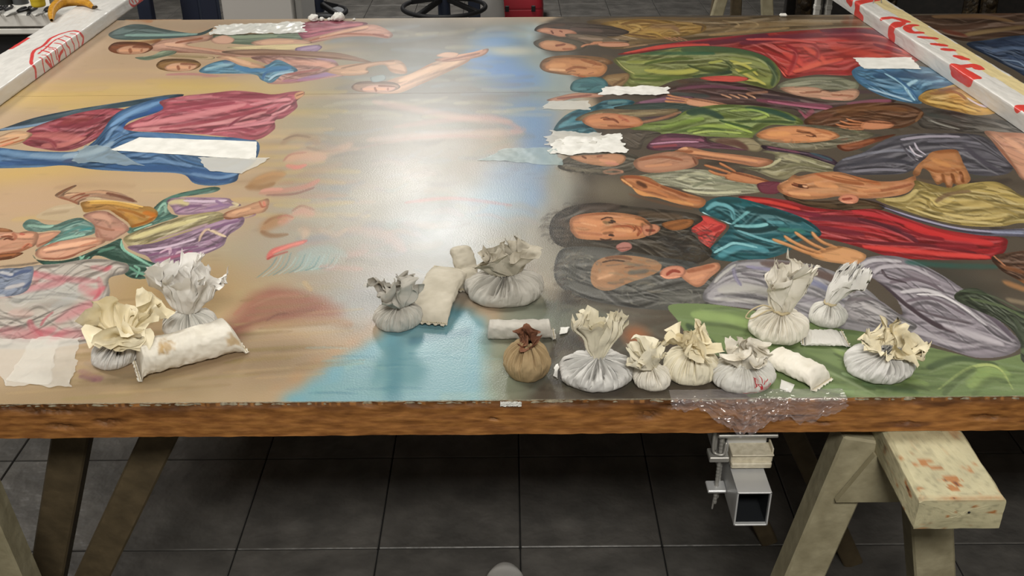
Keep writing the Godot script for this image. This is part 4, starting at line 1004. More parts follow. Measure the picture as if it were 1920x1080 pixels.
	fill("6a4250", [1212, 276, 1230, 258, 1258, 250, 1320, 256, 1330, 266, 1390, 274, 1400, 282, 1330, 278, 1270, 280, 1230, 282], [["8e5a6c", 3, 0.6, [1240, 262, 1290, 260, 1320, 264]], ["b88aa0", 1.6, 0.6, [1220, 270, 1270, 266, 1310, 266]], ["4a303c", 4, 0.6, [1250, 254, 1310, 258]], ["9c4a4c", 3, 0.5, [1225, 276, 1270, 272]]])
	fill("8f8468", [1330, 262, 1370, 258, 1410, 260, 1430, 275, 1420, 285, 1395, 280], [["5c4038", 8, 0.7, [1345, 266, 1380, 268, 1400, 278]]])
	fill("bb7a54", [1200, 312, 1220, 296, 1260, 285, 1288, 275, 1330, 284, 1400, 292, 1448, 300, 1440, 310, 1420, 313, 1380, 306, 1320, 298, 1290, 304, 1250, 318, 1215, 322], [["d99c70", 4, 0.55, [1290, 284, 1350, 292, 1420, 302]], ["7a4630", 3, 0.6, [1230, 310, 1270, 296, 1320, 298]], ["8a5438", 2.5, 0.5, [1262, 286, 1300, 284]], ["a8694c", 6, 0.5, [1215, 312, 1260, 302]], ["e0a880", 2.5, 0.5, [1260, 278, 1290, 278]]])
	fill("9a9474", [1386, 312, 1420, 314, 1448, 306, 1452, 290, 1430, 284, 1470, 280, 1510, 292, 1560, 308, 1574, 320, 1540, 324, 1500, 322, 1474, 336, 1450, 334, 1420, 322], [["c0ba96", 3, 0.65, [1400, 312, 1440, 312, 1465, 298]], ["6f6c50", 4, 0.6, [1450, 318, 1500, 308, 1550, 316]], ["b4ae8a", 3, 0.5, [1470, 296, 1500, 304]], ["6a6448", 3, 0.5, [1460, 330, 1490, 318]], ["a8a684", 4, 0.5, [1480, 290, 1530, 304]]])
	fill("a6a58a", [1180, 336, 1220, 325, 1275, 318, 1320, 318, 1370, 330, 1415, 340, 1428, 358, 1390, 364, 1330, 368, 1290, 360, 1262, 350], [["c2c0a2", 4, 0.55, [1270, 336, 1310, 326, 1340, 340]], ["767a64", 3, 0.6, [1300, 350, 1340, 338, 1400, 352]], ["8a8c74", 6, 0.5, [1340, 352, 1400, 350]], ["c8c6a8", 2.5, 0.5, [1280, 356, 1330, 362, 1390, 360]], ["7c7f6c", 3, 0.5, [1290, 328, 1330, 332]]])
	hand("b87448", "5c3222", [1372, 322, 1410, 328, 1448, 342, 1430, 346, 1390, 342, 1360, 334], [[1370, 324, 1345, 316, 1322, 310], [1368, 330, 1345, 326, 1330, 320], [1380, 322, 1362, 312, 1350, 306]], 3.2)
	fill("6a3440", [1420, 345, 1450, 340, 1470, 346, 1460, 362, 1430, 362], [])
	# the dark-haired man whose face lies under the torn tissue
	fill("5c564a", [1046, 312, 1058, 298, 1090, 288, 1150, 284, 1190, 290, 1200, 304, 1190, 322, 1150, 330, 1100, 326, 1060, 320], [["77705f", 4, 0.5, [1060, 314, 1110, 320, 1160, 322]], ["403c34", 4, 0.5, [1150, 322, 1185, 314]]])
	fill("b67f5a", [1068, 294, 1090, 291, 1118, 290, 1150, 288, 1172, 292, 1170, 304, 1150, 312, 1120, 310, 1090, 304], [["d69a78", 4, 0.6, [1125, 300, 1155, 304]], ["6b432f", 1.8, 0.7, [1092, 293, 1100, 297]], ["8e5c44", 2, 0.6, [1120, 294, 1130, 292]], ["c98878", 3, 0.5, [1136, 306, 1160, 308]]])
	fill("b07a5c", [1190, 300, 1230, 288, 1270, 284, 1300, 292, 1310, 306, 1290, 316, 1230, 324, 1196, 318], [["8a563e", 3, 0.6, [1200, 300, 1240, 294, 1280, 300]], ["cf9670", 3, 0.5, [1210, 312, 1260, 308]], ["6f4230", 2, 0.5, [1300, 296, 1306, 308]]])
	stroke("b08068", 2.5, 0.7, [1130, 322, 1150, 318, 1168, 322, 1150, 326, 1132, 324])
	hair(1090, 318, 44, 8, ["6f6858", "454036", "8d8674"], 24, 14)
	# second bald head with its grey beard
	fill("7c7660", [1412, 256, 1440, 240, 1500, 234, 1550, 236, 1600, 244, 1640, 250, 1620, 262, 1590, 272, 1540, 280, 1480, 280, 1430, 272], [["5a5444", 5, 0.5, [1560, 244, 1610, 252]], ["8d8a78", 5, 0.5, [1460, 272, 1520, 274]]])
	fill("c8804e", [1418, 254, 1445, 240, 1490, 236, 1530, 240, 1560, 246, 1575, 256, 1550, 264, 1500, 268, 1450, 266], [["e0a068", 6, 0.55, [1440, 252, 1480, 250]], ["7a4a30", 3, 0.6, [1495, 244, 1520, 250, 1530, 256]], ["a46440", 3, 0.5, [1530, 244, 1560, 252]], ["dba070", 3, 0.5, [1520, 262, 1555, 260]], ["8a7058", 4, 0.5, [1430, 262, 1470, 266]]])
	hair(1520, 272, 50, 7, ["9a9480", "6a6454", "b3a890"], 16, 16)
	hair(1600, 250, 34, 7, ["4f5240", "777a60", "3f4236"], 14, 16)
	fill("7a4630", [1570, 272, 1620, 262, 1650, 256, 1680, 252, 1640, 268, 1590, 284], [["9c6040", 4, 0.5, [1580, 276, 1640, 262]]])
	fill("4c3a48", [1430, 272, 1480, 280, 1550, 292, 1575, 310, 1560, 308, 1500, 290, 1440, 282], [["7a4c5c", 2, 0.5, [1440, 276, 1500, 286]], ["3e5660", 4, 0.6, [1520, 286, 1560, 300]]])
	# slate robe with the clenched hand
	fill("5a5860", [1562, 318, 1580, 298, 1620, 285, 1660, 262, 1700, 252, 1760, 250, 1830, 252, 1860, 266, 1890, 296, 1900, 316, 1880, 328, 1830, 328, 1760, 310, 1715, 318, 1690, 326, 1630, 328, 1580, 328], [
		["8a8c98", 3, 0.6, [1580, 300, 1640, 286, 1700, 282, 1715, 292]], ["3a3a42", 5, 0.6, [1590, 310, 1660, 300, 1710, 306]], ["9a94a0", 2.5, 0.6, [1690, 262, 1740, 256, 1800, 256]], ["7c7a84", 2.5, 0.6, [1600, 322, 1650, 318, 1700, 320]], ["46434c", 8, 0.6, [1810, 275, 1840, 300, 1870, 318]], ["c4bcc6", 1.8, 0.7, [1706, 274, 1716, 288, 1730, 294]], ["b8b0bc", 1.8, 0.7, [1716, 268, 1722, 280, 1736, 290]], ["a7a3aa", 1.6, 0.6, [1700, 278, 1706, 292, 1722, 300]], ["403e46", 4, 0.6, [1690, 270, 1702, 286, 1716, 298]], ["75747e", 3, 0.5, [1740, 266, 1800, 264, 1840, 270]]])
	fill("ae7040", [1712, 322, 1722, 308, 1736, 296, 1750, 284, 1790, 280, 1800, 290, 1806, 305, 1815, 322, 1820, 336, 1812, 345, 1798, 348, 1788, 344, 1784, 352, 1776, 352, 1770, 342, 1758, 346, 1750, 336, 1742, 322, 1730, 316, 1724, 328, 1714, 330], [
		["cc9058", 8, 0.5, [1750, 300, 1780, 310]], ["6e4022", 3, 0.65, [1768, 326, 1772, 346]], ["6e4022", 2.5, 0.65, [1786, 326, 1790, 344]], ["6e4022", 2.5, 0.6, [1802, 322, 1806, 342]], ["d89c78", 4, 0.5, [1757, 340, 1762, 330]], ["d49a78", 4, 0.5, [1779, 346, 1782, 332]], ["cf9880", 3, 0.5, [1798, 338, 1804, 328]], ["7a4828", 5, 0.5, [1750, 284, 1795, 282]], ["8a5430", 3, 0.5, [1740, 316, 1760, 322, 1800, 318]], ["c98c60", 4, 0.5, [1718, 318, 1728, 310]]])
	fill("c2886a", [1846, 246, 1880, 248, 1920, 250, 1990, 262, 2000, 350, 1940, 345, 1915, 335, 1902, 316, 1880, 290, 1860, 264], [["8a5640", 4, 0.5, [1856, 262, 1884, 290, 1908, 325]], ["dca888", 10, 0.5, [1890, 262, 1930, 290]], ["a06c54", 8, 0.5, [1880, 250, 1960, 256]]])
	# profile head and ochre robe
	fill("4a3826", [1470, 362, 1510, 375, 1560, 376, 1600, 372, 1640, 378, 1660, 388, 1640, 396, 1580, 396, 1520, 390, 1480, 378], [["63503a", 3, 0.5, [1510, 380, 1570, 386]], ["6a6048", 3, 0.4, [1600, 388, 1640, 388]]])
	fill("c07c4c", [1458, 348, 1475, 338, 1488, 328, 1500, 330, 1530, 324, 1570, 322, 1610, 332, 1650, 340, 1690, 338, 1715, 330, 1716, 345, 1700, 362, 1660, 370, 1620, 372, 1575, 368, 1545, 372, 1510, 374, 1485, 370, 1462, 360], [
		["6a3c28", 2.5, 0.7, [1486, 346, 1500, 350, 1516, 352]], ["3a241a", 2, 0.7, [1498, 347, 1506, 348]], ["e0b08a", 1.6, 0.6, [1506, 349, 1514, 350]], ["dc9c6a", 7, 0.55, [1530, 345, 1570, 350]], ["e2a878", 4, 0.5, [1480, 362, 1520, 366]], ["8c5232", 4, 0.55, [1540, 330, 1580, 340, 1620, 345]], ["7c4630", 3, 0.5, [1620, 360, 1670, 355, 1710, 345]], ["a8643e", 5, 0.5, [1600, 330, 1650, 345]], ["d49468", 5, 0.5, [1610, 358, 1650, 356]], ["9c5c3c", 2.5, 0.6, [1530, 326, 1548, 332]]])
	fill("c47858", [1572, 374, 1580, 366, 1596, 364, 1610, 370, 1606, 380, 1588, 382], [["8a4434", 2, 0.7, [1580, 374, 1598, 372]], ["dc9c80", 1.4, 0.6, [1576, 378, 1600, 380]]])
	fill("af9a5c", [1642, 374, 1680, 370, 1705, 362, 1715, 348, 1716, 338, 1745, 345, 1780, 352, 1800, 346, 1860, 340, 1890, 350, 1920, 368, 1990, 380, 1990, 420, 1915, 418, 1880, 424, 1820, 424, 1760, 414, 1700, 396], [
		["d0bd82", 5, 0.6, [1660, 374, 1700, 372, 1720, 356]], ["7c6c3e", 4, 0.65, [1740, 358, 1790, 356, 1850, 350]], ["6b5440", 4, 0.6, [1756, 378, 1780, 364, 1820, 358]], ["cdb878", 4, 0.6, [1745, 372, 1760, 385, 1790, 372]], ["8a7742", 3, 0.6, [1740, 376, 1750, 392, 1790, 398]], ["d2be84", 4, 0.55, [1770, 400, 1830, 410, 1890, 402]], ["c4ac6c", 8, 0.5, [1800, 380, 1860, 385]], ["8f7c48", 3, 0.55, [1830, 368, 1870, 384, 1920, 386]], ["d6c48e", 3, 0.5, [1700, 388, 1780, 412, 1880, 420]], ["94824c", 4, 0.5, [1820, 400, 1880, 395, 1910, 405]], ["77683f", 4, 0.5, [1720, 352, 1760, 352]]])
	fill("6e6c80", [1648, 384, 1680, 394, 1740, 412, 1800, 426, 1860, 430, 1990, 428, 1990, 448, 1900, 443, 1830, 440, 1760, 424, 1690, 404], [["9c98ac", 2, 0.6, [1660, 390, 1730, 412, 1810, 430, 1920, 438]], ["3c3444", 3, 0.6, [1650, 388, 1720, 414, 1800, 436]], ["8890a8", 4, 0.5, [1860, 436, 1920, 436]]])
	# long red robe
	fill("a32c30", [1385, 368, 1430, 370, 1480, 376, 1520, 388, 1580, 394, 1640, 392, 1690, 406, 1760, 428, 1830, 440, 1884, 446, 1888, 462, 1880, 476, 1860, 486, 1800, 487, 1720, 486, 1665, 480, 1620, 466, 1570, 452, 1520, 442, 1470, 424, 1440, 400, 1410, 385], [
		["cc443c", 5, 0.65, [1390, 374, 1440, 378, 1500, 392]], ["5d2630", 7, 0.7, [1520, 410, 1600, 412, 1680, 430, 1720, 452]], ["6a2430", 6, 0.65, [1500, 420, 1560, 430, 1620, 440]], ["b8343a", 6, 0.6, [1600, 396, 1680, 412, 1740, 432]], ["c23434", 9, 0.6, [1700, 424, 1780, 444, 1860, 456]], ["5c1e26", 3.5, 0.7, [1580, 450, 1660, 456, 1740, 460, 1830, 474]], ["d04640", 6, 0.65, [1620, 462, 1700, 470, 1790, 478, 1855, 482]], ["7a2028", 4, 0.6, [1690, 430, 1740, 444, 1770, 448]], ["8a2730", 10, 0.5, [1760, 460, 1830, 462]], ["74283a", 5, 0.6, [1470, 396, 1540, 404]], ["4c2028", 4, 0.6, [1610, 410, 1650, 420, 1690, 436]]])
	# teal sleeve, red collar
	fill("2c5f66", [1312, 396, 1320, 382, 1345, 370, 1380, 370, 1420, 380, 1460, 392, 1500, 406, 1530, 424, 1540, 440, 1520, 448, 1500, 452, 1480, 470, 1450, 482, 1400, 490, 1350, 488, 1328, 478, 1330, 466, 1350, 448, 1368, 424, 1345, 410], [
		["6faab2", 5, 0.7, [1326, 392, 1345, 382, 1370, 390, 1376, 412]], ["79b4b8", 3, 0.7, [1374, 420, 1400, 400, 1412, 392]], ["83bcc0", 3.5, 0.7, [1378, 424, 1420, 424, 1440, 420]], ["1e3a3c", 7, 0.7, [1400, 392, 1450, 398, 1500, 414]], ["1d3638", 4, 0.7, [1378, 428, 1420, 434, 1460, 426]], ["7ab0b8", 3, 0.65, [1384, 432, 1430, 448, 1470, 458]], ["1c3a3e", 3, 0.65, [1376, 438, 1410, 452, 1450, 462]], ["5c9ca8", 8, 0.6, [1350, 480, 1390, 462, 1440, 470]], ["88bcc2", 2.5, 0.6, [1340, 474, 1362, 462, 1380, 456, 1420, 464]], ["2a525c", 6, 0.6, [1350, 460, 1372, 446]], ["3c7a6c", 5, 0.5, [1460, 430, 1510, 434]], ["a4ccd0", 1.8, 0.6, [1318, 398, 1340, 410, 1372, 420]], ["64a0a8", 4, 0.6, [1440, 416, 1470, 418]], ["224446", 5, 0.6, [1345, 376, 1390, 378]]])
	fill("c24640", [1293, 428, 1308, 410, 1322, 404, 1345, 414, 1362, 424, 1345, 446, 1328, 468, 1314, 456, 1306, 440], [["8e2a2c", 4, 0.6, [1310, 440, 1340, 432, 1355, 424]], ["d8625a", 4, 0.5, [1320, 456, 1340, 436]], ["a83434", 4, 0.5, [1300, 424, 1325, 418]]])
	# open hand, frontal bearded head
	fill("b46c3c", [1163, 332, 1180, 328, 1215, 332, 1240, 346, 1280, 360, 1322, 374, 1312, 390, 1270, 382, 1230, 370, 1200, 366, 1185, 352, 1170, 344], [["d89a60", 5, 0.6, [1180, 352, 1220, 368, 1300, 384]], ["4c2c1a", 5, 0.75, [1196, 342, 1212, 350]], ["8a4a2c", 3, 0.6, [1172, 332, 1200, 334, 1235, 348]], ["7c4428", 3, 0.55, [1240, 350, 1290, 368]], ["e0a870", 2, 0.5, [1166, 336, 1186, 350]]])
	stroke("6f4a34", 4, 0.5, [1180, 364, 1240, 380, 1300, 392])
	fill("40392f", [1030, 436, 1034, 412, 1050, 396, 1080, 384, 1130, 380, 1180, 386, 1240, 392, 1300, 400, 1318, 412, 1296, 430, 1312, 452, 1335, 470, 1320, 490, 1260, 498, 1210, 486, 1150, 474, 1080, 468, 1044, 458], [["57493c", 10, 0.5, [1050, 415, 1070, 430, 1060, 450]], ["2c2824", 16, 0.6, [1250, 450, 1290, 470]], ["5c4a38", 8, 0.5, [1200, 400, 1280, 408]], ["4e4038", 10, 0.5, [1090, 390, 1160, 386]]])
	hair(1056, 425, 26, 32, ["5b5048", "34302c", "6f655c"], 40, 9)
	fill("c07a4a", [1068, 424, 1072, 408, 1100, 400, 1150, 398, 1195, 404, 1215, 414, 1222, 428, 1205, 446, 1150, 450, 1090, 448, 1074, 438], [
		["d8966a", 9, 0.5, [1090, 412, 1130, 420]], ["6f5a3c", 4, 0.65, [1132, 416, 1142, 418, 1150, 412]], ["3a2a20", 2.2, 0.75, [1146, 414, 1154, 416]], ["5a3a28", 2.2, 0.7, [1144, 440, 1152, 442]], ["7a5034", 3, 0.6, [1132, 438, 1150, 436]], ["a05a38", 3, 0.6, [1150, 426, 1180, 424, 1190, 432]], ["7f4028", 3, 0.65, [1192, 424, 1200, 434, 1196, 442]], ["5f4028", 6, 0.6, [1205, 420, 1215, 436]], ["e0a878", 4, 0.45, [1155, 430, 1185, 434]], ["8f5636", 3, 0.5, [1080, 404, 1140, 400]], ["a06444", 3, 0.5, [1084, 436, 1130, 440]]])
	fill("b87452", [1204, 424, 1225, 420, 1238, 426, 1232, 436, 1210, 442], [["7a4030", 2.5, 0.6, [1212, 432, 1228, 432]]])
	fill("8f5c34", [1240, 420, 1270, 412, 1300, 412, 1292, 426, 1262, 432], [["6a4428", 3, 0.5, [1250, 426, 1290, 416]]])
	# head of the old man lying towards the near edge, his ear and collar
	fill("5d5c57", [1050, 470, 1100, 462, 1170, 470, 1240, 482, 1300, 492, 1340, 520, 1350, 560, 1300, 580, 1220, 580, 1140, 570, 1070, 550, 1040, 520], [["464640", 14, 0.55, [1080, 500, 1060, 530]], ["71716a", 12, 0.5, [1240, 560, 1300, 555]], ["3f403e", 10, 0.6, [1240, 482, 1300, 500]]])
	fill("b5835c", [1120, 488, 1160, 478, 1215, 484, 1240, 496, 1230, 512, 1180, 530, 1140, 545, 1112, 535, 1108, 510], [["d2a07a", 10, 0.5, [1125, 520, 1150, 510]], ["6b4a38", 3.5, 0.6, [1136, 484, 1160, 482, 1185, 486]], ["8b6a54", 6, 0.5, [1180, 500, 1215, 505]], ["a87868", 5, 0.5, [1160, 468, 1180, 466]], ["5f6058", 5, 0.6, [1180, 512, 1215, 508]]], true, 0.75)
	for k in 26:
		var x := rng.randf_range(1105, 1215)
		var y := rng.randf_range(486, 545)
		stroke(["5f5e58", "77746a", "8f8674"][k % 3], rng.randf_range(2, 4), 0.35, [x, y, x + 14, y + rng.randf_range(-3, 4), x + 30, y + rng.randf_range(-4, 6)])
	fill("a8746a", [1155, 462, 1168, 454, 1182, 456, 1184, 466, 1165, 472], [["7a4c44", 1.5, 0.5, [1158, 466, 1182, 464]]])
	hair(1090, 500, 40, 30, ["8a8478", "4d4c48", "a09a8a", "65625a"], 60, 12)
	hair(1240, 555, 80, 24, ["77766e", "50504c", "8c8a80"], 50, 24)
	hair(1300, 480, 30, 14, ["38383a", "505458"], 20, 14)
	fill("c0805c", [1276, 516, 1290, 504, 1315, 498, 1345, 492, 1350, 504, 1330, 522, 1316, 536, 1300, 536], [["8a5038", 4, 0.5, [1290, 510, 1340, 498]], ["dca07c", 4, 0.5, [1295, 524, 1320, 516]]])
	fill("c27c5e", [1237, 514, 1245, 503, 1262, 498, 1280, 500, 1286, 510, 1275, 520, 1250, 523], [["8a3e30", 3, 0.75, [1250, 516, 1262, 508, 1276, 510]], ["dc9c80", 1.6, 0.6, [1240, 516, 1252, 521, 1276, 518]]])
	# loose hair and beard along the edges of the two near heads
	for k in 120:
		var a := rng.randf_range(2.0, 4.3)
		var c := Vector2(1120, 428) if k % 2 else Vector2(1140, 520)
		var r := Vector2(rng.randf_range(82, 108), rng.randf_range(42, 58))
		var p := c + Vector2(cos(a) * r.x, -sin(a) * r.y)
		stroke(["4a4238", "6c6458", "8f887a", "39342e"][k % 4], rng.randf_range(1.4, 3.4), 0.26, [p.x + 9, p.y - 2, p.x + 1, p.y - 3, p.x - 5, p.y + 1])
	for k in 60:
		var x := rng.randf_range(1230, 1330)
		var y := rng.randf_range(432, 490)
		stroke(["2c2a28", "4a4844", "5c5c5a"][k % 3], 2.0, 0.45, [x, y, x + 12, y + rng.randf_range(-5, 5), x + 22, y + rng.randf_range(-8, 8)])
	# lavender robe: breast, sleeve with its deep folds
	fill("9b989c", [1318, 552, 1335, 528, 1352, 508, 1376, 490, 1420, 486, 1470, 488, 1530, 498, 1580, 516, 1630, 545, 1660, 580, 1660, 620, 1600, 622, 1540, 610, 1470, 590, 1400, 578, 1330, 568], [
		["b6b4ac", 12, 0.6, [1350, 545, 1400, 540, 1450, 550]], ["5f4f4a", 10, 0.7, [1430, 494, 1500, 502, 1560, 522, 1600, 545]], ["7a7690", 4, 0.6, [1375, 500, 1380, 520, 1390, 535]], ["8c88a4", 4, 0.55, [1400, 500, 1440, 505, 1480, 512]], ["7b7f9c", 8, 0.55, [1500, 522, 1540, 535, 1580, 560]], ["acabb4", 10, 0.55, [1560, 575, 1620, 590]], ["c0beb8", 5, 0.5, [1340, 560, 1420, 566, 1480, 580]], ["6a666c", 3, 0.55, [1390, 512, 1440, 520]], ["c4c2bc", 3, 0.6, [1340, 530, 1358, 512, 1380, 496]], ["4a4438", 4, 0.6, [1384, 488, 1398, 484]], ["88848c", 8, 0.5, [1500, 560, 1560, 570]]])
	fill("8f8890", [1604, 500, 1618, 486, 1650, 479, 1690, 482, 1730, 496, 1780, 524, 1830, 560, 1880, 606, 1912, 640, 1908, 656, 1880, 668, 1830, 670, 1770, 652, 1700, 628, 1640, 606, 1610, 590, 1640, 560, 1690, 590, 1680, 560, 1640, 524], [
		["c2bec2", 4, 0.65, [1612, 500, 1640, 488, 1690, 490]], ["b8b2b8", 4, 0.65, [1640, 512, 1660, 500, 1710, 502, 1760, 526]], ["3f343a", 6, 0.75, [1606, 512, 1660, 540, 1700, 572, 1750, 606, 1790, 622]], ["47393e", 7, 0.7, [1625, 540, 1660, 560, 1690, 588]], ["c6c2c6", 4, 0.65, [1690, 548, 1740, 545, 1790, 566, 1850, 610]], ["655a62", 4, 0.6, [1670, 530, 1720, 524, 1770, 545]], ["625860", 3.5, 0.6, [1700, 565, 1750, 560, 1810, 590]], ["c0bac0", 9, 0.55, [1770, 610, 1830, 630, 1880, 645]], ["b4aeb4", 9, 0.5, [1650, 600, 1720, 620, 1800, 650]], ["59505a", 7, 0.6, [1800, 550, 1860, 596, 1900, 634]], ["544a50", 3, 0.6, [1720, 580, 1770, 596, 1820, 606]], ["dad6d8", 2, 0.5, [1720, 552, 1770, 556, 1820, 586]], ["4a4046", 2.5, 0.6, [1655, 506, 1665, 520, 1700, 530]], ["7d747c", 8, 0.5, [1700, 510, 1760, 530]]])
	fill("9a9698", [1590, 560, 1620, 552, 1650, 566, 1690, 592, 1720, 612, 1690, 626, 1630, 612, 1585, 590], [["b8b4b4", 8, 0.6, [1620, 572, 1660, 590]], ["6c6468", 4, 0.5, [1590, 562, 1640, 560]]])
	hand("c88c58", "5f3a22", [1520, 478, 1550, 464, 1580, 462, 1624, 478, 1606, 496, 1575, 494, 1540, 488], [[1545, 482, 1510, 472, 1475, 458, 1450, 449], [1540, 474, 1510, 464, 1485, 452, 1472, 443], [1548, 468, 1525, 458, 1505, 445, 1492, 436], [1570, 464, 1545, 455, 1530, 444, 1524, 436]], 4.6)
	# dark ground on the right with the other head, green cloth at the near edge
	stroke("2c5c54", 8, 0.6, [1700, 492, 1780, 498, 1870, 500])
	fill("5c4030", [1860, 482, 1890, 474, 1990, 470, 1990, 560, 1900, 520, 1870, 500], [["7c5034", 6, 0.6, [1880, 500, 1920, 510]], ["b07858", 2, 0.6, [1862, 478, 1885, 498]], ["a86c40", 8, 0.6, [1890, 535, 1930, 530]]])
	stroke("b88254", 9, 0.7, [1885, 530, 1930, 545])
	stroke("9c8a70", 7, 0.6, [1890, 562, 1930, 570])
	fill("6c7e52", [1255, 572, 1330, 570, 1400, 580, 1470, 592, 1550, 612, 1620, 622, 1700, 640, 1790, 662, 1850, 676, 1900, 668, 2000, 640, 2010, 760, 1460, 752, 1400, 720, 1350, 670, 1300, 640, 1270, 600], [
		["94aa6c", 12, 0.6, [1300, 590, 1370, 598, 1440, 620]], ["3f4e3a", 10, 0.65, [1290, 610, 1340, 650, 1400, 700]], ["51613f", 9, 0.55, [1450, 640, 1560, 690, 1640, 730]], ["8ca064", 10, 0.5, [1560, 650, 1640, 690, 1740, 720]], ["43523a", 7, 0.6, [1740, 690, 1800, 672, 1870, 684]], ["96ab66", 14, 0.6, [1820, 725, 1850, 695, 1890, 700]], ["b0bc78", 3, 0.55, [1760, 730, 1820, 690, 1870, 688, 1900, 730]], ["4c5a3c", 6, 0.55, [1770, 740, 1800, 710, 1830, 690]], ["7d9468", 10, 0.5, [1480, 690, 1540, 720, 1600, 735]], ["556b4c", 8, 0.5, [1620, 720, 1720, 735]], ["8fa47c", 5, 0.5, [1580, 700, 1640, 716]], ["5a6e48", 6, 0.6, [1460, 612, 1540, 640, 1600, 655]]])
	fill("414a38", [1790, 560, 1830, 540, 1900, 580, 1990, 600, 1990, 680, 1920, 680, 1912, 640, 1880, 604], [["5d6b4a", 4, 0.5, [1820, 560, 1880, 575, 1930, 600]], ["6f7f58", 6, 0.5, [1915, 660, 1950, 650]]])
	stroke("5c6c52", 3, 0.5, [1800, 545, 1860, 555, 1920, 585])
	for k in 30:
		var x := rng.randf_range(1480, 1900)
		var y := rng.randf_range(690, 742)
		stroke(["7f9562", "5a6a48", "94a878"][k % 3], 3, 0.22, [x, y, x + 50, y + 3, x + 100, y - 2])
	# last touches on the heads: brows, eyes, nostrils, lips, beards
	for l in [["5a3424", 1.6, 0.8, [1064, 136, 1072, 133, 1080, 134]], ["6d3f2a", 1.4, 0.7, [1082, 141, 1088, 138]], ["8a5236", 1.6, 0.7, [1104, 116, 1112, 114, 1118, 120, 1110, 124]], ["d8a07a", 2.2, 0.6, [1072, 140, 1084, 143]], ["7a4832", 1.4, 0.7, [1104, 138, 1114, 136]], ["6a5038", 3.0, 0.5, [1040, 108, 1070, 106, 1100, 108]],
			["4e2c20", 1.6, 0.8, [1126, 222, 1136, 220, 1144, 223]], ["e0b090", 1.6, 0.6, [1118, 214, 1130, 212]], ["8a4a3c", 1.6, 0.7, [1166, 226, 1176, 224]], ["8f8468", 2.5, 0.6, [1170, 214, 1200, 210, 1240, 208]], ["a89c7c", 1.6, 0.6, [1180, 218, 1215, 214, 1255, 208]], ["5a4a38", 1.8, 0.6, [1160, 210, 1200, 206, 1240, 205]],
			["4c3428", 1.6, 0.8, [1538, 171, 1548, 169, 1556, 171]], ["7c4c3c", 1.5, 0.7, [1572, 180, 1580, 177]], ["8e5a48", 1.4, 0.7, [1590, 184, 1600, 181]], ["b3b09a", 1.8, 0.6, [1480, 158, 1520, 152, 1560, 153]], ["6b6a58", 1.8, 0.6, [1490, 164, 1530, 160, 1570, 164]], ["d9b094", 1.8, 0.6, [1560, 174, 1576, 176]],
			["5a3420", 2.0, 0.8, [1494, 246, 1508, 249, 1520, 248]], ["4a2c1e", 1.8, 0.85, [1512, 254, 1524, 256, 1530, 254]], ["e0ac80", 1.8, 0.6, [1540, 252, 1556, 256]], ["74452e", 1.5, 0.8, [1560, 260, 1568, 257]], ["86463a", 1.8, 0.7, [1578, 262, 1590, 260]], ["b9b29a", 2.0, 0.6, [1540, 268, 1580, 270, 1620, 262]], ["6a6450", 2.0, 0.6, [1560, 264, 1600, 258, 1640, 254]],
			["3c261c", 2.2, 0.85, [1128, 412, 1138, 408, 1150, 409]], ["3c261c", 2.2, 0.85, [1126, 448, 1136, 450, 1148, 448]], ["2a1a14", 2.0, 0.9, [1142, 417, 1150, 418]], ["2a1a14", 2.0, 0.9, [1142, 441, 1150, 441]], ["e4bb98", 1.2, 0.7, [1138, 420, 1146, 421]], ["8a4a34", 1.8, 0.75, [1150, 424, 1172, 423, 1186, 428]], ["66341f", 1.8, 0.8, [1187, 424, 1192, 429, 1188, 434]], ["a0503e", 2.4, 0.75, [1200, 424, 1204, 431, 1201, 438]], ["4a3426", 4.0, 0.6, [1210, 416, 1222, 424, 1218, 440]], ["5a4028", 3.0, 0.5, [1192, 410, 1206, 412, 1216, 420]], ["e0ae86", 3.0, 0.5, [1090, 418, 1120, 424]],
			["3a2e28", 2.4, 0.75, [1130, 492, 1150, 488, 1172, 490]], ["e2b490", 4.0, 0.45, [1120, 524, 1150, 514]], ["6a4a3c", 2.0, 0.6, [1172, 502, 1190, 500]], ["8a4c3c", 1.6, 0.7, [1156, 466, 1168, 470, 1182, 466]],
			["5a3222", 1.8, 0.8, [1488, 343, 1500, 346, 1514, 347]], ["2e1c14", 2.0, 0.9, [1497, 350, 1505, 351]], ["efe0cc", 1.0, 0.8, [1508, 351, 1513, 352]], ["7a4028", 1.5, 0.7, [1462, 352, 1468, 358]], ["8a4030", 1.6, 0.7, [1474, 364, 1484, 367]], ["e8b488", 2.0, 0.55, [1462, 345, 1478, 338]], ["7c4a2e", 2.0, 0.6, [1560, 330, 1600, 338, 1650, 342]]]:
		stroke(l[0], l[1] * 0.8, minf(l[2] * 1.1, 0.95), l[3])


# ---------------------------------------------------------------- papers stuck on the paint

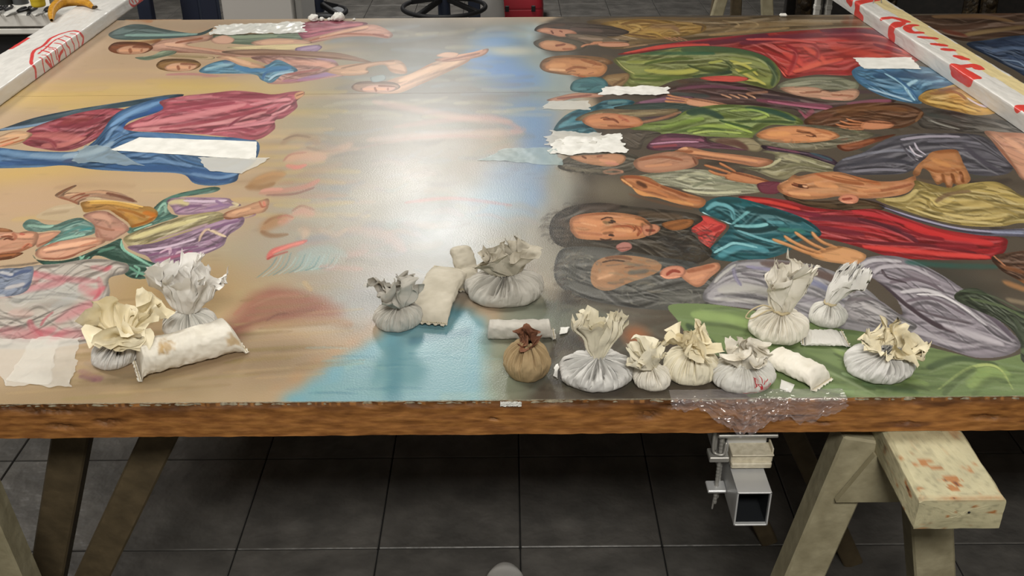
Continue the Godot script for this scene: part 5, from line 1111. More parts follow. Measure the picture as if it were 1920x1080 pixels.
# a paper with four corners given in the photograph (far left, far right, near right, near left)
func paper(called: String, label: String, cat_: String, q: Array, m: Material, torn := 0.004, wave := 0.0015, nu := 60, nv := 30, sd := 1.0) -> MeshInstance3D:
	var c: Array[Vector3] = []
	for k in 4:
		c.append(at(q[2 * k], q[2 * k + 1]))
	var mid := (c[0] + c[1] + c[2] + c[3]) / 4.0
	var o := part(self, called, sheet(func(u: float, v: float) -> Vector3:
		var p := c[0].lerp(c[1], u).lerp(c[3].lerp(c[2], u), v)
		var du := (c[1] - c[0]).normalized()
		var dv := (c[3] - c[0]).normalized()
		var eu := 1.0 if u > 0.999 else (-1.0 if u < 0.001 else 0.0)
		var ev := 1.0 if v > 0.999 else (-1.0 if v < 0.001 else 0.0)
		p += du * eu * torn * (noise.get_noise_2d(p.z * 22.0, sd * 9.0) * 2.0 + 0.3 * fine.get_noise_2d(p.z * 70.0, sd)) + dv * ev * torn * (noise.get_noise_2d(p.x * 15.0, sd * 5.0) * 2.0 + 0.3 * fine.get_noise_2d(p.x * 50.0, sd))
		var lift := wave * (absf(noise.get_noise_2d(p.x * 9.0 + sd * 7.0, p.z * 7.0)) * 2.6 + 0.25 * absf(fine.get_noise_2d(p.x * 40.0, p.z * 34.0 + sd)))
		if eu != 0.0 or ev != 0.0:
			lift *= 0.6
		p.y = TOP + 0.0009 + lift
		return p - mid, nu, nv), m, mid)
	tag(o, label, cat_)
	return o


func facings() -> void:
	var sheer := mat(Color(h("dedcd4"), 0.62), 0.6)
	sheer.transparency = BaseMaterial3D.TRANSPARENCY_ALPHA
	var milky := mat(Color(h("dfe0da"), 0.8), 0.35)
	milky.transparency = BaseMaterial3D.TRANSPARENCY_ALPHA
	var veil := mat(Color(h("efece4"), 0.42), 0.5)
	veil.transparency = BaseMaterial3D.TRANSPARENCY_ALPHA
	var wet := mat(Color(h("bcd0d0"), 0.5), 0.35)
	wet.transparency = BaseMaterial3D.TRANSPARENCY_ALPHA
	var misty := mat(Color(h("a9bcc4"), 0.42), 0.4)
	misty.transparency = BaseMaterial3D.TRANSPARENCY_ALPHA
	paper("paper_facing", "long clean-cut white paper strip stuck across the blue mantle of the rose-gowned figure", "paper", [262, 258, 482, 266, 480, 300, 206, 282], M.tissue, 0.0012, 0.0006, 60, 30, 1.0)
	paper("tissue_facing", "crooked sheer white tissue overlapping the near end of the long paper strip", "tissue", [372, 296, 508, 297, 455, 326, 392, 322], sheer, 0.004, 0.0016, 50, 30, 2.0)
	paper("tissue_facing", "patch of wet translucent tissue on the blue mantle left of the paper strips", "tissue", [160, 272, 205, 276, 270, 312, 130, 304], misty, 0.012, 0.001, 50, 30, 2.7)
	paper("plastic_facing", "crinkled white plastic strip near the far edge over the green drapery", "plastic sheet", [410, 48, 566, 42, 572, 62, 392, 67], milky, 0.010, 0.005, 70, 24, 3.0)
	paper("paper_facing", "white paper strip with a curled corner below the green-robed bald figure", "paper", [1136, 163, 1252, 164, 1252, 178, 1123, 178], M.tissue, 0.008, 0.003, 60, 20, 4.0)
	paper("tissue_facing", "pale bluish tissue strip on the small pointing hand, at the edge of the blue sky", "tissue", [1030, 190, 1104, 190, 1106, 206, 1016, 205], sheer, 0.006, 0.001, 50, 20, 5.0)
	paper("tissue_facing", "large torn white tissue covering the face of a dark-haired figure", "tissue", [1040, 262, 1160, 252, 1176, 286, 1028, 290], M.tissue, 0.011, 0.003, 70, 36, 6.0)
	paper("tissue_facing", "sheer torn tissue lying above the large torn white tissue", "tissue", [1034, 246, 1130, 252, 1120, 270, 1026, 272], sheer, 0.012, 0.002, 50, 26, 6.6)
	paper("tissue_facing", "faint translucent tissue band over the pale sky, left of the large torn tissue", "tissue", [950, 278, 1040, 278, 1056, 311, 900, 300], wet, 0.006, 0.0008, 50, 26, 7.0)
	paper("paper_facing", "clean white paper strip on the red and blue robes beside the right wrapped beam", "paper", [1600, 109, 1708, 108, 1726, 130, 1620, 129], M.tissue, 0.004, 0.0008, 50, 20, 8.0)
	paper("tissue_facing", "large crinkled translucent tissue at the near left edge of the painting", "tissue", [-20, 636, 150, 634, 132, 727, 8, 722], veil, 0.006, 0.0022, 80, 46, 9.0)
	paper("tissue_scrap", "second layer of folded tissue lying on the near left tissue sheet", "tissue", [60, 636, 112, 638, 92, 724, 14, 716], veil, 0.003, 0.003, 40, 46, 9.6)
	paper("tissue_scrap", "tiny white tissue scrap right of the small cloth roll", "tissue", [1052, 618, 1066, 616, 1062, 626, 1050, 628], M.tissue, 0.003, 0.006, 20, 16, 10.0)
	paper("tissue_scrap", "thin shiny film sliver between the tan pouch and the largest pleated bag", "plastic sheet", [1042, 684, 1047, 682, 1046, 712, 1036, 706], M.tissue, 0.003, 0.002, 14, 26, 11.0)
	paper("paper_scrap", "white paper corner poking out under the slanting white bag", "paper", [1464, 712, 1490, 722, 1482, 738, 1462, 730], M.tissue, 0.001, 0.001, 16, 16, 12.0)
	# clear film hanging over the near edge
	var o := part(self, "clear_film", sheet(func(u: float, v: float) -> Vector3:
		var x := lerpf(0.27, 0.57, u)
		var mid := exp(-pow((u - 0.43) / 0.16, 2.0))
		var drop := 0.018 + 0.05 * mid + 0.03 * exp(-pow((u - 0.78) / 0.12, 2.0)) + 0.012 * noise.get_noise_2d(x * 40.0, 2.0)
		var s := v * (0.03 + drop)
		var rough := 0.003 + 0.011 * mid
		var bump := rough * absf(noise.get_noise_3d(x * 26.0, v * 5.0, 1.0)) * 1.8 + rough * 0.45 * mid * absf(fine.get_noise_2d(x * 90.0, v * 13.0))
		if s < 0.03:
			return Vector3(x, TOP + 0.0012 + bump * 0.3, NEAR - 0.025 + s)
		return Vector3(x + 0.006 * noise.get_noise_2d(v * 8.0, x * 30.0), TOP + 0.001 - (s - 0.03), NEAR + 0.0075 + bump), 150, 50), M.film)
	tag(o, "crumpled clear plastic film hanging over the near wooden edge above the clamp", "plastic film")
	var o2 := part(self, "film_scrap", sheet(func(u: float, v: float) -> Vector3:
		var a := atz(938 + 40 * u, 752 + 9 * v, NEAR + 0.007)
		return a + Vector3(0, 0, 0.004 * absf(noise.get_noise_2d(u * 7.0, v * 4.0)) + 0.001), 24, 10), M.tissue)
	tag(o2, "small white film scrap on the near edge below the tan pouch", "plastic film")


func beams() -> void:
	# two long timbers wrapped in printed white plastic, laid across the painting
	for s in 2:
		var x0 := -1.742 if s == 0 else 1.395
		var w := 0.166 if s == 0 else 0.137
		var hgt := 0.05
		var skew := 0.0 if s == 0 else 0.0527            # metres of x per metre towards the eye
		var za := -4.75
		var zb := -1.15
		var im := Image.create(512, 2048, false, Image.FORMAT_RGBA8)
		im.fill(h("d9d7d3"))
		var per := 2.0 * (w + hgt)
		# u runs round the section from the lower left corner: left side, top, right side, underside
		var uv_of := func(px: float, py: float) -> Vector2:
			var inner := -1.576 if s == 0 else 0.0
			var p := Vector3.ZERO
			if s == 0:
				p = atx(px, py, inner)
			else:
				var lo := 0.5
				p = at(px, py, TOP)
				for k in 30:
					p = atx(px, py, x0 + skew * (p.z + 3.75))
			var side: bool = p.y <= TOP + hgt
			if not side:
				p = at(px, py, TOP + hgt)
			var base: float = x0 + skew * (p.z + 3.75)
			var u := 0.0
			if side:
				u = (p.y - TOP) if s == 1 else hgt + w + (TOP + hgt - p.y)
			else:
				u = hgt + (p.x - base)
			return Vector2(u / per * 512.0, (p.z - za) / (zb - za) * 2048.0)
		var red := "cf4444" if s == 0 else "d8473f"
		var bold := 1.5 if s == 0 else 2.1
		var draw := func(c: String, wd: float, line: Array) -> void:
			var pr := PackedVector2Array()
			for i in line.size() / 2:
				pr.append(uv_of.call(line[2 * i], line[2 * i + 1]))
			var n := 220
			for k in n + 1:
				var p: Vector2 = cat(Array(pr), float(k) / n)
				var r := maxi(1, int(wd * bold / per * 512.0))
				var r2 := maxi(1, int(wd * bold / (zb - za) * 2048.0))
				var b := brush(Color.html(c), 0.9, 0.75, r, r2)
				im.blend_rect(b, Rect2i(0, 0, b.get_width(), b.get_height()), Vector2i(p) - Vector2i(r, r2))
		if s == 0:
			# a rounded outline with nested strokes, and parts of two more
			draw.call(red, 0.005, [68, 154, 66, 132, 60, 121, 60, 109, 64, 97, 82, 86, 97, 72, 117, 64, 136, 59, 150, 62, 156, 72, 154, 86])
			for l in [[74, 109, 80, 120, 84, 138], [78, 95, 91, 99, 97, 111, 101, 128], [86, 88, 101, 91, 109, 105, 113, 120], [103, 82, 117, 88, 122, 98, 124, 112], [109, 74, 124, 82, 130, 92, 132, 106], [121, 68, 134, 74, 138, 84, 140, 98], [132, 64, 144, 72, 147, 82, 148, 93],
					[72, 102, 84, 93, 94, 84, 104, 76, 118, 70], [80, 104, 88, 106, 94, 116, 97, 128], [92, 93, 103, 98, 107, 112]]:
				draw.call(red, 0.0032, l)
			draw.call(red, 0.005, [86, 115, 92, 122, 99, 132, 92, 138, 86, 142])
			draw.call(red, 0.0045, [110, 122, 112, 104, 117, 96])
			draw.call(red, 0.004, [236, -4, 244, 8, 254, 12, 262, 4, 270, -2])
			for k in 3:
				draw.call(red, 0.003, [244 + k * 7, -3, 250 + k * 6, 6])
			draw.call(red, 0.009, [18, 92, 30, 86, 42, 78, 50, 73])
		else:
			# bold red letters that run over the edge, and the bare cream strip of the top
			for k in 60:
				var f := k / 59.0
				var y := lerpf(-0.02, 1.0, f) * 2048.0
				im.fill_rect(Rect2i(int((hgt + w * (0.52 + 0.03 * sin(k * 0.9) + 0.02 * sin(k * 2.3))) / per * 512.0), int(y), int(w * 0.42 / per * 512.0), 40), h("dccb9a"))
			draw.call(red, 0.012, [1608, 40, 1606, 28, 1608, 14, 1618, 4, 1640, 0])
			draw.call(red, 0.01, [1590, -4, 1596, 4])
			draw.call(red, 0.010, [1606, 26, 1616, 38])
			draw.call(red, 0.011, [1674, 74, 1670, 60, 1676, 50, 1688, 44])
			draw.call(red, 0.008, [1656, 36, 1672, 34, 1690, 38, 1700, 42])
			draw.call(red, 0.008, [1726, 62, 1712, 62, 1702, 56, 1704, 50, 1716, 48])
			draw.call(red, 0.008, [1728, 71, 1752, 73])
			draw.call(red, 0.009, [1754, 84, 1768, 86])
			draw.call(red, 0.008, [1772, 94, 1784, 95])
			draw.call(red, 0.008, [1796, 107, 1810, 112])
			draw.call(red, 0.012, [1790, 124, 1800, 132, 1812, 138, 1826, 146])
			draw.call(red, 0.012, [1790, 132, 1802, 140, 1818, 150])
			draw.call(red, 0.009, [1808, 126, 1826, 124, 1836, 130])
			draw.call(red, 0.010, [1912, 204, 1922, 202, 1936, 214])
		im.convert(Image.FORMAT_RGB8)
		var m := mat(Color.WHITE, 0.32)
		m.albedo_texture = ImageTexture.create_from_image(im)
		m.normal_enabled = true
		m.normal_texture = noise_tex(0.02, Color.BLACK, Color.WHITE, 91 + s, 4, 512, 4.0)
		m.normal_scale = 0.5
		var t := thing("wrapped_beam", ["long white plastic-wrapped beam with looping red print at the left of the painting", "long white plastic-wrapped beam with bold red letters and a cream strip at the right"][s], "beam", Vector3(x0 + w / 2.0 + skew * (-3.0 + 3.75), TOP, -3.0))
		var o := t.position
		part(t, "wrapping", sheet(func(u: float, v: float) -> Vector3:
			var z := lerpf(za, zb, v)
			var d := u * per
			var p := Vector2.ZERO
			var n := Vector2.ZERO
			if d < hgt:
				p = Vector2(0, d)
				n = Vector2(-1, 0)
			elif d < hgt + w:
				p = Vector2(d - hgt, hgt)
				n = Vector2(0, 1)
			elif d < 2.0 * hgt + w:
				p = Vector2(w, hgt - (d - hgt - w))
				n = Vector2(1, 0)
			else:
				p = Vector2(w - (d - 2.0 * hgt - w), 0)
				n = Vector2(0, -0.05)
			# soften the corners
			var r := 0.006
			for c in [Vector2(0, hgt), Vector2(w, hgt)]:
				var e: Vector2 = (c - Vector2(w / 2.0, hgt / 2.0)).sign()
				var q: Vector2 = (p - c) * e
				if q.x > -r and q.y > -r:
					var cc: Vector2 = c - e * r
					p = cc + (p - cc).normalized() * r
			var wr := 0.0022 * absf(noise.get_noise_3d(p.x * 16.0, p.y * 16.0, z * 9.0 + s * 20.0)) + 0.0012 * absf(fine.get_noise_3d(p.x * 50.0, p.y * 50.0, z * 22.0))
			if d > 2.0 * hgt + w:
				wr = 0.0
			p += n * wr
			return Vector3(x0 + skew * (z + 3.75) + p.x, TOP + 0.0012 + p.y, z) - o, 72, 420, false, s == 0 and false), m)
		var caps := begin()
		for z in [za, zb]:
			bev(caps, Vector3(w - 0.004, hgt - 0.006, 0.02), 0.001, Transform3D(Basis(), Vector3(x0 + skew * (z + 3.75) + w / 2.0, TOP + 0.001 + hgt / 2.0, z + (0.008 if z == za else -0.008)) - o))
		part(t, "timber_end", caps.commit(), M.beige)
		if s == 1:
			var k := at(1644, 7, TOP + hgt)
			part(t, "wire_staple", tube([k + Vector3(-0.016, 0.001, 0.004) - o, k + Vector3(-0.012, 0.02, 0) - o, k + Vector3(0, 0.034, 0) - o, k + Vector3(0.012, 0.02, 0) - o, k + Vector3(0.018, 0.001, 0.004) - o], 0.002, 0.002, 30, 7), M.steel)
	# a curved yellow banana lying on the left beam
	var hb := TOP + 0.05
	var path := [at(98, 44, hb) + Vector3(0, 0.012, 0), at(100, 30, hb) + Vector3(0, 0.02, 0), at(116, 16, hb) + Vector3(0, 0.022, 0), at(142, 12, hb) + Vector3(0, 0.022, 0), at(162, 13, hb) + Vector3(0, 0.018, 0), at(176, 19, hb) + Vector3(0, 0.01, 0)]
	var mid: Vector3 = (path[2] + path[3]) / 2.0
	mid.y = hb + 0.003
	var b := thing("banana", "curved ripe yellow banana speckled brown lying on the left wrapped beam", "banana", mid)
	var peel := worn(h("a5701a"), h("cf9a2c"), 0.5, 9.0, 0.012, 95)
	part(b, "peel", sheet(func(u: float, v: float) -> Vector3:
		var p: Vector3 = cat(path, v)
		var q: Vector3 = cat(path, minf(v + 0.01, 1.0)) - cat(path, maxf(v - 0.01, 0.0))
		var y := q.normalized()
		var z := y.cross(Vector3.UP).normalized()
		var x := y.cross(z)
		var r := 0.021 * pow(sin(clampf(v, 0.02, 0.98) * PI), 0.45) * (1.0 - 0.12 * absf(sin(u * TAU * 2.5)))
		var g := p + (x * cos(u * TAU) + z * sin(u * TAU)) * r
		return Vector3(g.x, maxf(g.y, hb + 0.003), g.z) - mid, 30, 40, true), peel)
	part(b, "tip", tube([path[5] - mid, path[5] + Vector3(0.012, 0.004, 0.012) - mid, path[5] + Vector3(0.022, 0.008, 0.02) - mid], 0.007, 0.005, 16, 8), mat(h("3a2a18"), 0.8))


# ---------------------------------------------------------------- cloth weights

func body_fn(c: Dictionary) -> Callable:
	var R: float = c.R
	var RZ: float = c.get("RZ", R * 0.92)
	var H: float = c.H
	var rn: float = c.get("rn", R * 0.16)
	var neck: Vector2 = c.get("neck", Vector2.ZERO)
	var K: int = c.get("K", 15)
	var A: float = c.get("A", R * 0.4)
	var sd: float = c.seed
	var tw: float = c.get("twist", 0.0)
	var rr := rn / R
	var prof := [Vector2(0.0, 0.0), Vector2(0.72, 0.0), Vector2(0.93, 0.1), Vector2(1.0, 0.34), Vector2(0.93, 0.62), Vector2(0.7, 0.84), Vector2(0.42, 0.95), Vector2(rr * 1.25, 1.0), Vector2(rr * 0.85, 1.05)]
	if c.get("round", false):
		prof = [Vector2(0.0, 0.0), Vector2(0.62, 0.0), Vector2(0.84, 0.1), Vector2(1.0, 0.36), Vector2(1.0, 0.58), Vector2(0.82, 0.82), Vector2(0.5, 0.97), Vector2(rr * 1.3, 1.0), Vector2(rr * 0.85, 1.04)]
	return func(u: float, s: float) -> Vector3:
		var th := u * TAU
		var p: Vector2 = cat(prof, s)
		var q: Vector2 = cat(prof, minf(s + 0.01, 1.0)) - cat(prof, maxf(s - 0.01, 0.0))
		var n := Vector2(q.y * H, -q.x * R).normalized()
		var nz := noise.get_noise_2d(cos(th) * 1.6 + sd * 3.1, sin(th) * 1.6 + sd)
		var ph := th * K * 0.5 + nz * 5.0 + tw * s
		var ridge := floorf(ph / PI)
		var hsh := fposmod(sin(ridge * 12.9898 + sd * 78.2) * 43758.5, 1.0)
		var pl := pow(absf(sin(ph)), 0.72)
		var w := smoothstep(0.12 + 0.28 * hsh, 0.42 + 0.2 * hsh, s) * (0.25 + 1.25 * hsh * hsh)
		w *= clampf(p.x / 0.35, 0.25, 1.0)
		var d := -A * w * (1.0 - pl)
		d += R * 0.10 * noise.get_noise_3d(cos(th) * 1.3 + sd * 7.0, s * 1.5, sin(th) * 1.3) * smoothstep(0.05, 0.4, s)
		d += R * 0.03 * fine.get_noise_3d(cos(th) * 5.0 + sd, s * 6.0, sin(th) * 5.0) * smoothstep(0.1, 0.5, s)
		var r := p.x * R + n.x * d
		var y := maxf(p.y * H + n.y * d, 0.0006 if s < 0.3 else 0.004)
		var k := pow(clampf(y / H, 0.0, 1.2), 1.6)
		return Vector3(cos(th) * r + neck.x * k, y, sin(th) * r * RZ / R + neck.y * k)


func sack(c: Dictionary) -> Node3D:
	var t := thing("cloth_weight", c.label, "sandbag", c.at, "sand-filled cloth weights")
	t.rotation.y = c.get("turn", 0.0)
	var f := body_fn(c)
	part(t, "body", sheet(f, 256, 48, true), M[c.body])
	var neck: Vector2 = c.get("neck", Vector2.ZERO)
	var rn: float = c.get("rn", c.R * 0.16)
	var top := Vector3(neck.x, c.H * 1.02, neck.y)
	var lean: Vector2 = c.get("lean", Vector2.ZERO)
	var up := Vector3(lean.x, 1.0, lean.y).normalized()
	var ux := up.cross(Vector3.BACK).normalized()
	var uz := ux.cross(up)
	var hh: float = c.h
	var flare: float = c.flare
	var fx: float = c.get("fx", 1.0)
	var fz: float = c.get("fz", 1.0)
	var L: float = c.get("lobes", 6)
	var amp: float = c.get("amp", 0.45)
	var jag: float = c.get("jag", 0.2)
	var droop: float = c.get("droop", 0.2)
	var kk: float = c.get("k", 0.8)
	var cr: float = c.get("crumple", 0.008)
	var fray: float = c.get("fray", 0.06)
	var flop: Vector3 = c.get("flop", Vector3.ZERO)
	var sd: float = c.seed
	var ruffle := sheet(func(u: float, v: float) -> Vector3:
		var th := u * TAU
		var n1 := soft.get_noise_2d(cos(th) * 1.1 + sd * 5.0, sin(th) * 1.1 - sd)
		var n2 := soft.get_noise_2d(cos(th) * 1.7 - sd * 2.0, sin(th) * 1.7 + 9.0)
		var wob := th + n2 * 1.3 * v + 0.9 * v * sin(th * L + sd) / L * 1.5
		var fold := sin(th * L + 4.0 * n1 + sd) + 0.35 * sin(th * L * 2.3 + 6.0 * n2)
		var r := lerpf(rn * 0.95, flare, pow(v, kk)) * (1.0 + amp * sqrt(v) * fold)
		r = maxf(r, rn * 0.35)
		var len_ := hh * (1.0 + jag * 1.3 * n2 + fray * v * fine.get_noise_1d(th * 14.0 + sd * 3.0) * 2.0)
		var y := len_ * v - droop * flare * v * v * (0.7 + 0.9 * (fold * 0.4 + n1))
		var p := top + up * (y - 0.004) + (ux * cos(wob) * fx - uz * sin(wob) * fz) * r + flop * v * v
		var q := p * 24.0 + Vector3.ONE * sd * 3.0
		p += Vector3(soft.get_noise_3dv(q), soft.get_noise_3dv(q + Vector3(40, 0, 0)) * 0.7, soft.get_noise_3dv(q + Vector3(0, 40, 0))) * cr * v * 1.5
		var q2 := p * 85.0
		p += Vector3(fine.get_noise_3dv(q2), fine.get_noise_3dv(q2 + Vector3(9, 5, 2)), fine.get_noise_3dv(q2 + Vector3(3, 7, 50))) * cr * 0.12 * v
		p.y = maxf(p.y, 0.003)
		return p, 260, 36, true)
	part(t, "ruffle", ruffle, M[c.ruffle + "_thin"])
	if c.has("tie"):
		var ring := []
		for i in 14:
			var a := i * TAU / 14.0
			ring.append(top + up * (0.001 + 0.0012 * sin(i * 2.3)) + (ux * cos(a) - uz * sin(a)) * (rn * 1.08))
		var tm := tube(ring, c.get("tie_r", 0.0022), c.get("tie_r", 0.0022), 40, 7, true)
		part(t, "tie", tm, M[c.tie])
	return t


# a sewn flat or sausage-like weight along a spine of points (on the board unless raised)
func pillow(called: String, label: String, spine: Array, W: float, T: float, m: Material, sd: float, ends := 0.55, raise := Vector2.ZERO, seam := true, flat0 := true, flat1 := true, wrink := 1.0, stains := []) -> Node3D:
	var mid: Vector3 = spine[spine.size() / 2]
	mid.y = TOP
	var t := thing(called, label, "sandbag", mid, "sand-filled cloth weights")
	var at_spine := func(v: float) -> Vector3:
		return cat(spine, v) - mid
	var frame := func(v: float) -> Basis:
		var d: Vector3 = (at_spine.call(minf(v + 0.02, 1.0)) - at_spine.call(maxf(v - 0.02, 0.0))).normalized()
		var side := d.cross(Vector3.UP).normalized()
		return Basis(side, side.cross(d), d)
	var f := func(u: float, v: float) -> Vector3:
		var a := u * TAU
		var e := minf(v, 1.0 - v) * 2.0
		var flat := (flat0 if v < 0.5 else flat1)
		var th := T * pow(clampf(e / ends, 0.0, 1.0), 0.5)
		var wd := W * (1.0 if flat else pow(clampf(e / (ends * 0.6), 0.0, 1.0), 0.5))
		if flat:
			wd *= 1.0 + 0.06 * (1.0 - clampf(e / ends, 0.0, 1.0))
			th = maxf(th, 0.003)
		var b: Basis = frame.call(v)
		var cx := signf(cos(a)) * pow(absf(cos(a)), 0.8)
		var cy := signf(sin(a)) * pow(absf(sin(a)), 0.85)
		var q: Vector3 = Vector3(cos(a) * 1.2 + sd * 5.0, v * 6.0, sin(a) * 1.2)
		var lump := 1.0 + 0.10 * noise.get_noise_3dv(q * 0.7)
		var wr := (0.0022 * noise.get_noise_3d(cos(a) * 0.5, v * 9.0 + sd, sin(a) * 0.5) + 0.0005 * fine.get_noise_3dv(q * 2.5)) * wrink
		var off: Vector3 = b.x * cx * (wd * 0.5 * lump + wr) + b.y * (cy * (th * 0.5 * lump + wr) + th * 0.5)
		var p: Vector3 = at_spine.call(v) + off
		p.y = maxf(p.y, 0.0008)
		return p
	if stains.size():
		var sm: StandardMaterial3D = m.duplicate()
		sm.vertex_color_use_as_albedo = true
		part(t, "body", sheet(f, 90, 120, true, false, func(u: float, v: float) -> Color:
			var c := Color.WHITE
			for g in stains:
				var d: float = Vector2((u - g.x) * W * 3.0, (v - g.y) * 0.25).length() / g.z + 0.5 * noise.get_noise_2d(u * 12.0, v * 16.0)
				c = c.lerp(Color(0.62, 0.43, 0.2), 0.75 * smoothstep(1.1, 0.3, d))
			return c), sm)
	else:
		part(t, "body", sheet(f, 56, 64, true), m)
	if seam:
		for s in [0, 1]:
			if not (flat0 if s == 0 else flat1):
				continue
			var strip := sheet(func(u: float, v: float) -> Vector3:
				var b: Basis = frame.call(float(s))
				var w := (u - 0.5) * W * 1.08
				var out := (1.0 if s else -1.0) * (0.001 + v * (0.0065 + 0.0022 * noise.get_noise_2d(u * 14.0, sd)))
				var p: Vector3 = at_spine.call(float(s)) + b.x * w + b.z * out + b.y * (0.0025 + 0.0016 * noise.get_noise_2d(u * 22.0 + sd, 5.0) + 0.002 * v * sin(u * 40.0))
				p.y = maxf(p.y, 0.0012)
				return p, 60, 3)
			part(t, "seam", strip, m)
			var st := begin()
			var b: Basis = frame.call(float(s))
			for i in 17:
				var p: Vector3 = at_spine.call(float(s)) + b.x * (i / 16.0 - 0.5) * W * 0.98 + b.z * (1.0 if s else -1.0) * 0.004 + b.y * 0.0055
				p.y = maxf(p.y, 0.004)
				bev(st, Vector3(0.0034, 0.0012, 0.0012), 0.0003, Transform3D(b, p))
			part(t, "stitching", st.commit(), M.string)
	return t


func bags() -> void:
	M.red_print = mat(h("c03a42"), 0.85)
	var front := func(x: float, y: float, r: float) -> Vector3: return at(x, y) + Vector3(0, 0, -r * 0.9)
	# left cluster
	sack({"label": "grey round sandbag with wide pale yellow cloth petals, next to the translucent tissue sheet", "at": front.call(204, 694, 0.044), "R": 0.045, "RZ": 0.05, "H": 0.05, "neck": Vector2(0.022, 0.0), "K": 15, "A": 0.0240, "seed": 1.3, "body": "cool", "ruffle": "raw",
		"h": 0.072, "flare": 0.05, "lobes": 4, "amp": 0.42, "jag": 0.16, "droop": 0.75, "k": 0.75, "lean": Vector2(0.05, 0.1), "fx": 1.15, "crumple": 0.007})
	sack({"label": "white sandbag with tall upright white cloth petals standing behind the long stained bag", "at": front.call(348, 642, 0.046), "R": 0.05, "H": 0.045, "K": 16, "seed": 2.1, "body": "white", "ruffle": "white", "rn": 0.011,
		"h": 0.09, "flare": 0.044, "lobes": 5, "amp": 0.36, "jag": 0.22, "droop": 0.15, "k": 0.65, "lean": Vector2(0.12, -0.05), "fx": 1.2, "crumple": 0.009, "fray": 0.09})
	var big := pillow("long_cloth_weight", "long off-white sandbag with two rusty stains lying in front of the petalled bags", [at(262, 697) , at(312, 685), at(380, 668), at(447, 648)], 0.072, 0.056, M.ivory, 3.0, 0.2, Vector2.ZERO, true, true, true, 1.0, [Vector3(0.16, 0.36, 0.022), Vector3(0.13, 0.30, 0.014), Vector3(0.04, 0.9, 0.02)])
	# middle cluster, in the glare
	sack({"label": "grey sandbag with a tightly crumpled tuft, leftmost of the bags in the glare", "at": front.call(742, 626, 0.046), "R": 0.047, "RZ": 0.045, "H": 0.046, "neck": Vector2(0.006, 0.008), "K": 13, "seed": 4.4, "body": "grey", "ruffle": "grey", "rn": 0.013,
		"h": 0.05, "flare": 0.034, "lobes": 7, "amp": 0.4, "jag": 0.3, "droop": 0.2, "k": 0.5, "lean": Vector2(-0.05, -0.05), "crumple": 0.013})
	pillow("flat_cloth_weight", "flat grey sewn sandbag with a frayed edge leaning on the crumpled tuft bag", [at(799, 610) + Vector3(0, 0.006, 0), at(817, 576) + Vector3(0, 0.012, 0), at(836, 546) + Vector3(0, 0.02, 0), at(849, 526) + Vector3(0, 0.022, 0)], 0.08, 0.022, M.dun, 5.0, 0.5)
	pillow("tube_cloth_weight", "narrow dun sandbag with a rounded far end propped behind the flat grey one", [at(880, 546) + Vector3(0, 0.004, 0), at(874, 528) + Vector3(0, 0.012, 0), at(868, 520) + Vector3(0, 0.034, 0), at(858, 508) + Vector3(0, 0.052, 0)], 0.046, 0.03, M.dun, 5.6, 0.4, Vector2.ZERO, true, true, false)
	sack({"label": "broadest grey sandbag with twisted folds, behind the small cloth roll", "at": front.call(946, 580, 0.062), "R": 0.079, "RZ": 0.062, "H": 0.058, "neck": Vector2(0.004, 0.004), "K": 16, "A": 0.0300, "seed": 6.2, "twist": 2.0, "body": "grey", "ruffle": "dun", "rn": 0.024,
		"h": 0.05, "flare": 0.036, "lobes": 7, "amp": 0.35, "jag": 0.25, "droop": 0.35, "k": 0.7, "lean": Vector2(-0.1, -0.15), "fx": 1.3, "crumple": 0.012})
	pillow("rolled_cloth_weight", "small grey cylindrical cloth roll lying behind the tan pouch", [at(914, 632), at(950, 632), at(1000, 631), at(1034, 630)], 0.034, 0.034, M.grey, 7.0, 0.12, Vector2.ZERO, true, false, true, 0.6)
	# front row
	sack({"label": "tan leathery pouch with a dark brown gathered top, front row left end", "at": front.call(989, 722, 0.038), "R": 0.041, "RZ": 0.039, "H": 0.066, "round": true, "K": 11, "A": 0.0090, "seed": 8.3, "body": "tan", "ruffle": "leather", "rn": 0.012,
		"h": 0.022, "flare": 0.02, "lobes": 5, "amp": 0.45, "jag": 0.3, "droop": 0.3, "k": 0.7, "lean": Vector2(0.05, 0.2), "crumple": 0.006})
	sack({"label": "largest pleated sandbag of the front row with a tall fan-shaped cream top", "at": front.call(1121, 741, 0.062), "R": 0.066, "RZ": 0.056, "H": 0.05, "neck": Vector2(0.002, 0.012), "K": 15, "A": 0.0315, "twist": 2.2, "seed": 9.7, "body": "cool", "ruffle": "cream", "rn": 0.009,
		"h": 0.076, "flare": 0.036, "lobes": 7, "amp": 0.28, "jag": 0.14, "droop": 0.1, "k": 0.85, "lean": Vector2(0.05, -0.15), "fx": 1.1, "fz": 0.5, "crumple": 0.006, "fray": 0.1})
	sack({"label": "smallest white sandbag of the front row, tuft pointing left", "at": front.call(1227, 736, 0.032), "R": 0.034, "H": 0.036, "neck": Vector2(-0.004, 0.0), "K": 12, "seed": 10.1, "body": "ivory", "ruffle": "cream", "rn": 0.0085,
		"h": 0.044, "flare": 0.026, "lobes": 4, "amp": 0.45, "jag": 0.3, "droop": 0.35, "k": 0.9, "lean": Vector2(-0.25, 0.05), "crumple": 0.008, "flop": Vector3(-0.008, 0, 0)})
	sack({"label": "cream sandbag with ragged flaps folded down over it, left of the red-printed bag", "at": front.call(1302, 727, 0.048), "R": 0.05, "RZ": 0.047, "H": 0.052, "K": 15, "seed": 12.2, "body": "cream", "ruffle": "raw", "rn": 0.012,
		"h": 0.04, "flare": 0.034, "lobes": 6, "amp": 0.42, "jag": 0.12, "droop": 0.75, "k": 0.9, "lean": Vector2(0.0, 0.0), "crumple": 0.008, "fray": 0.14})
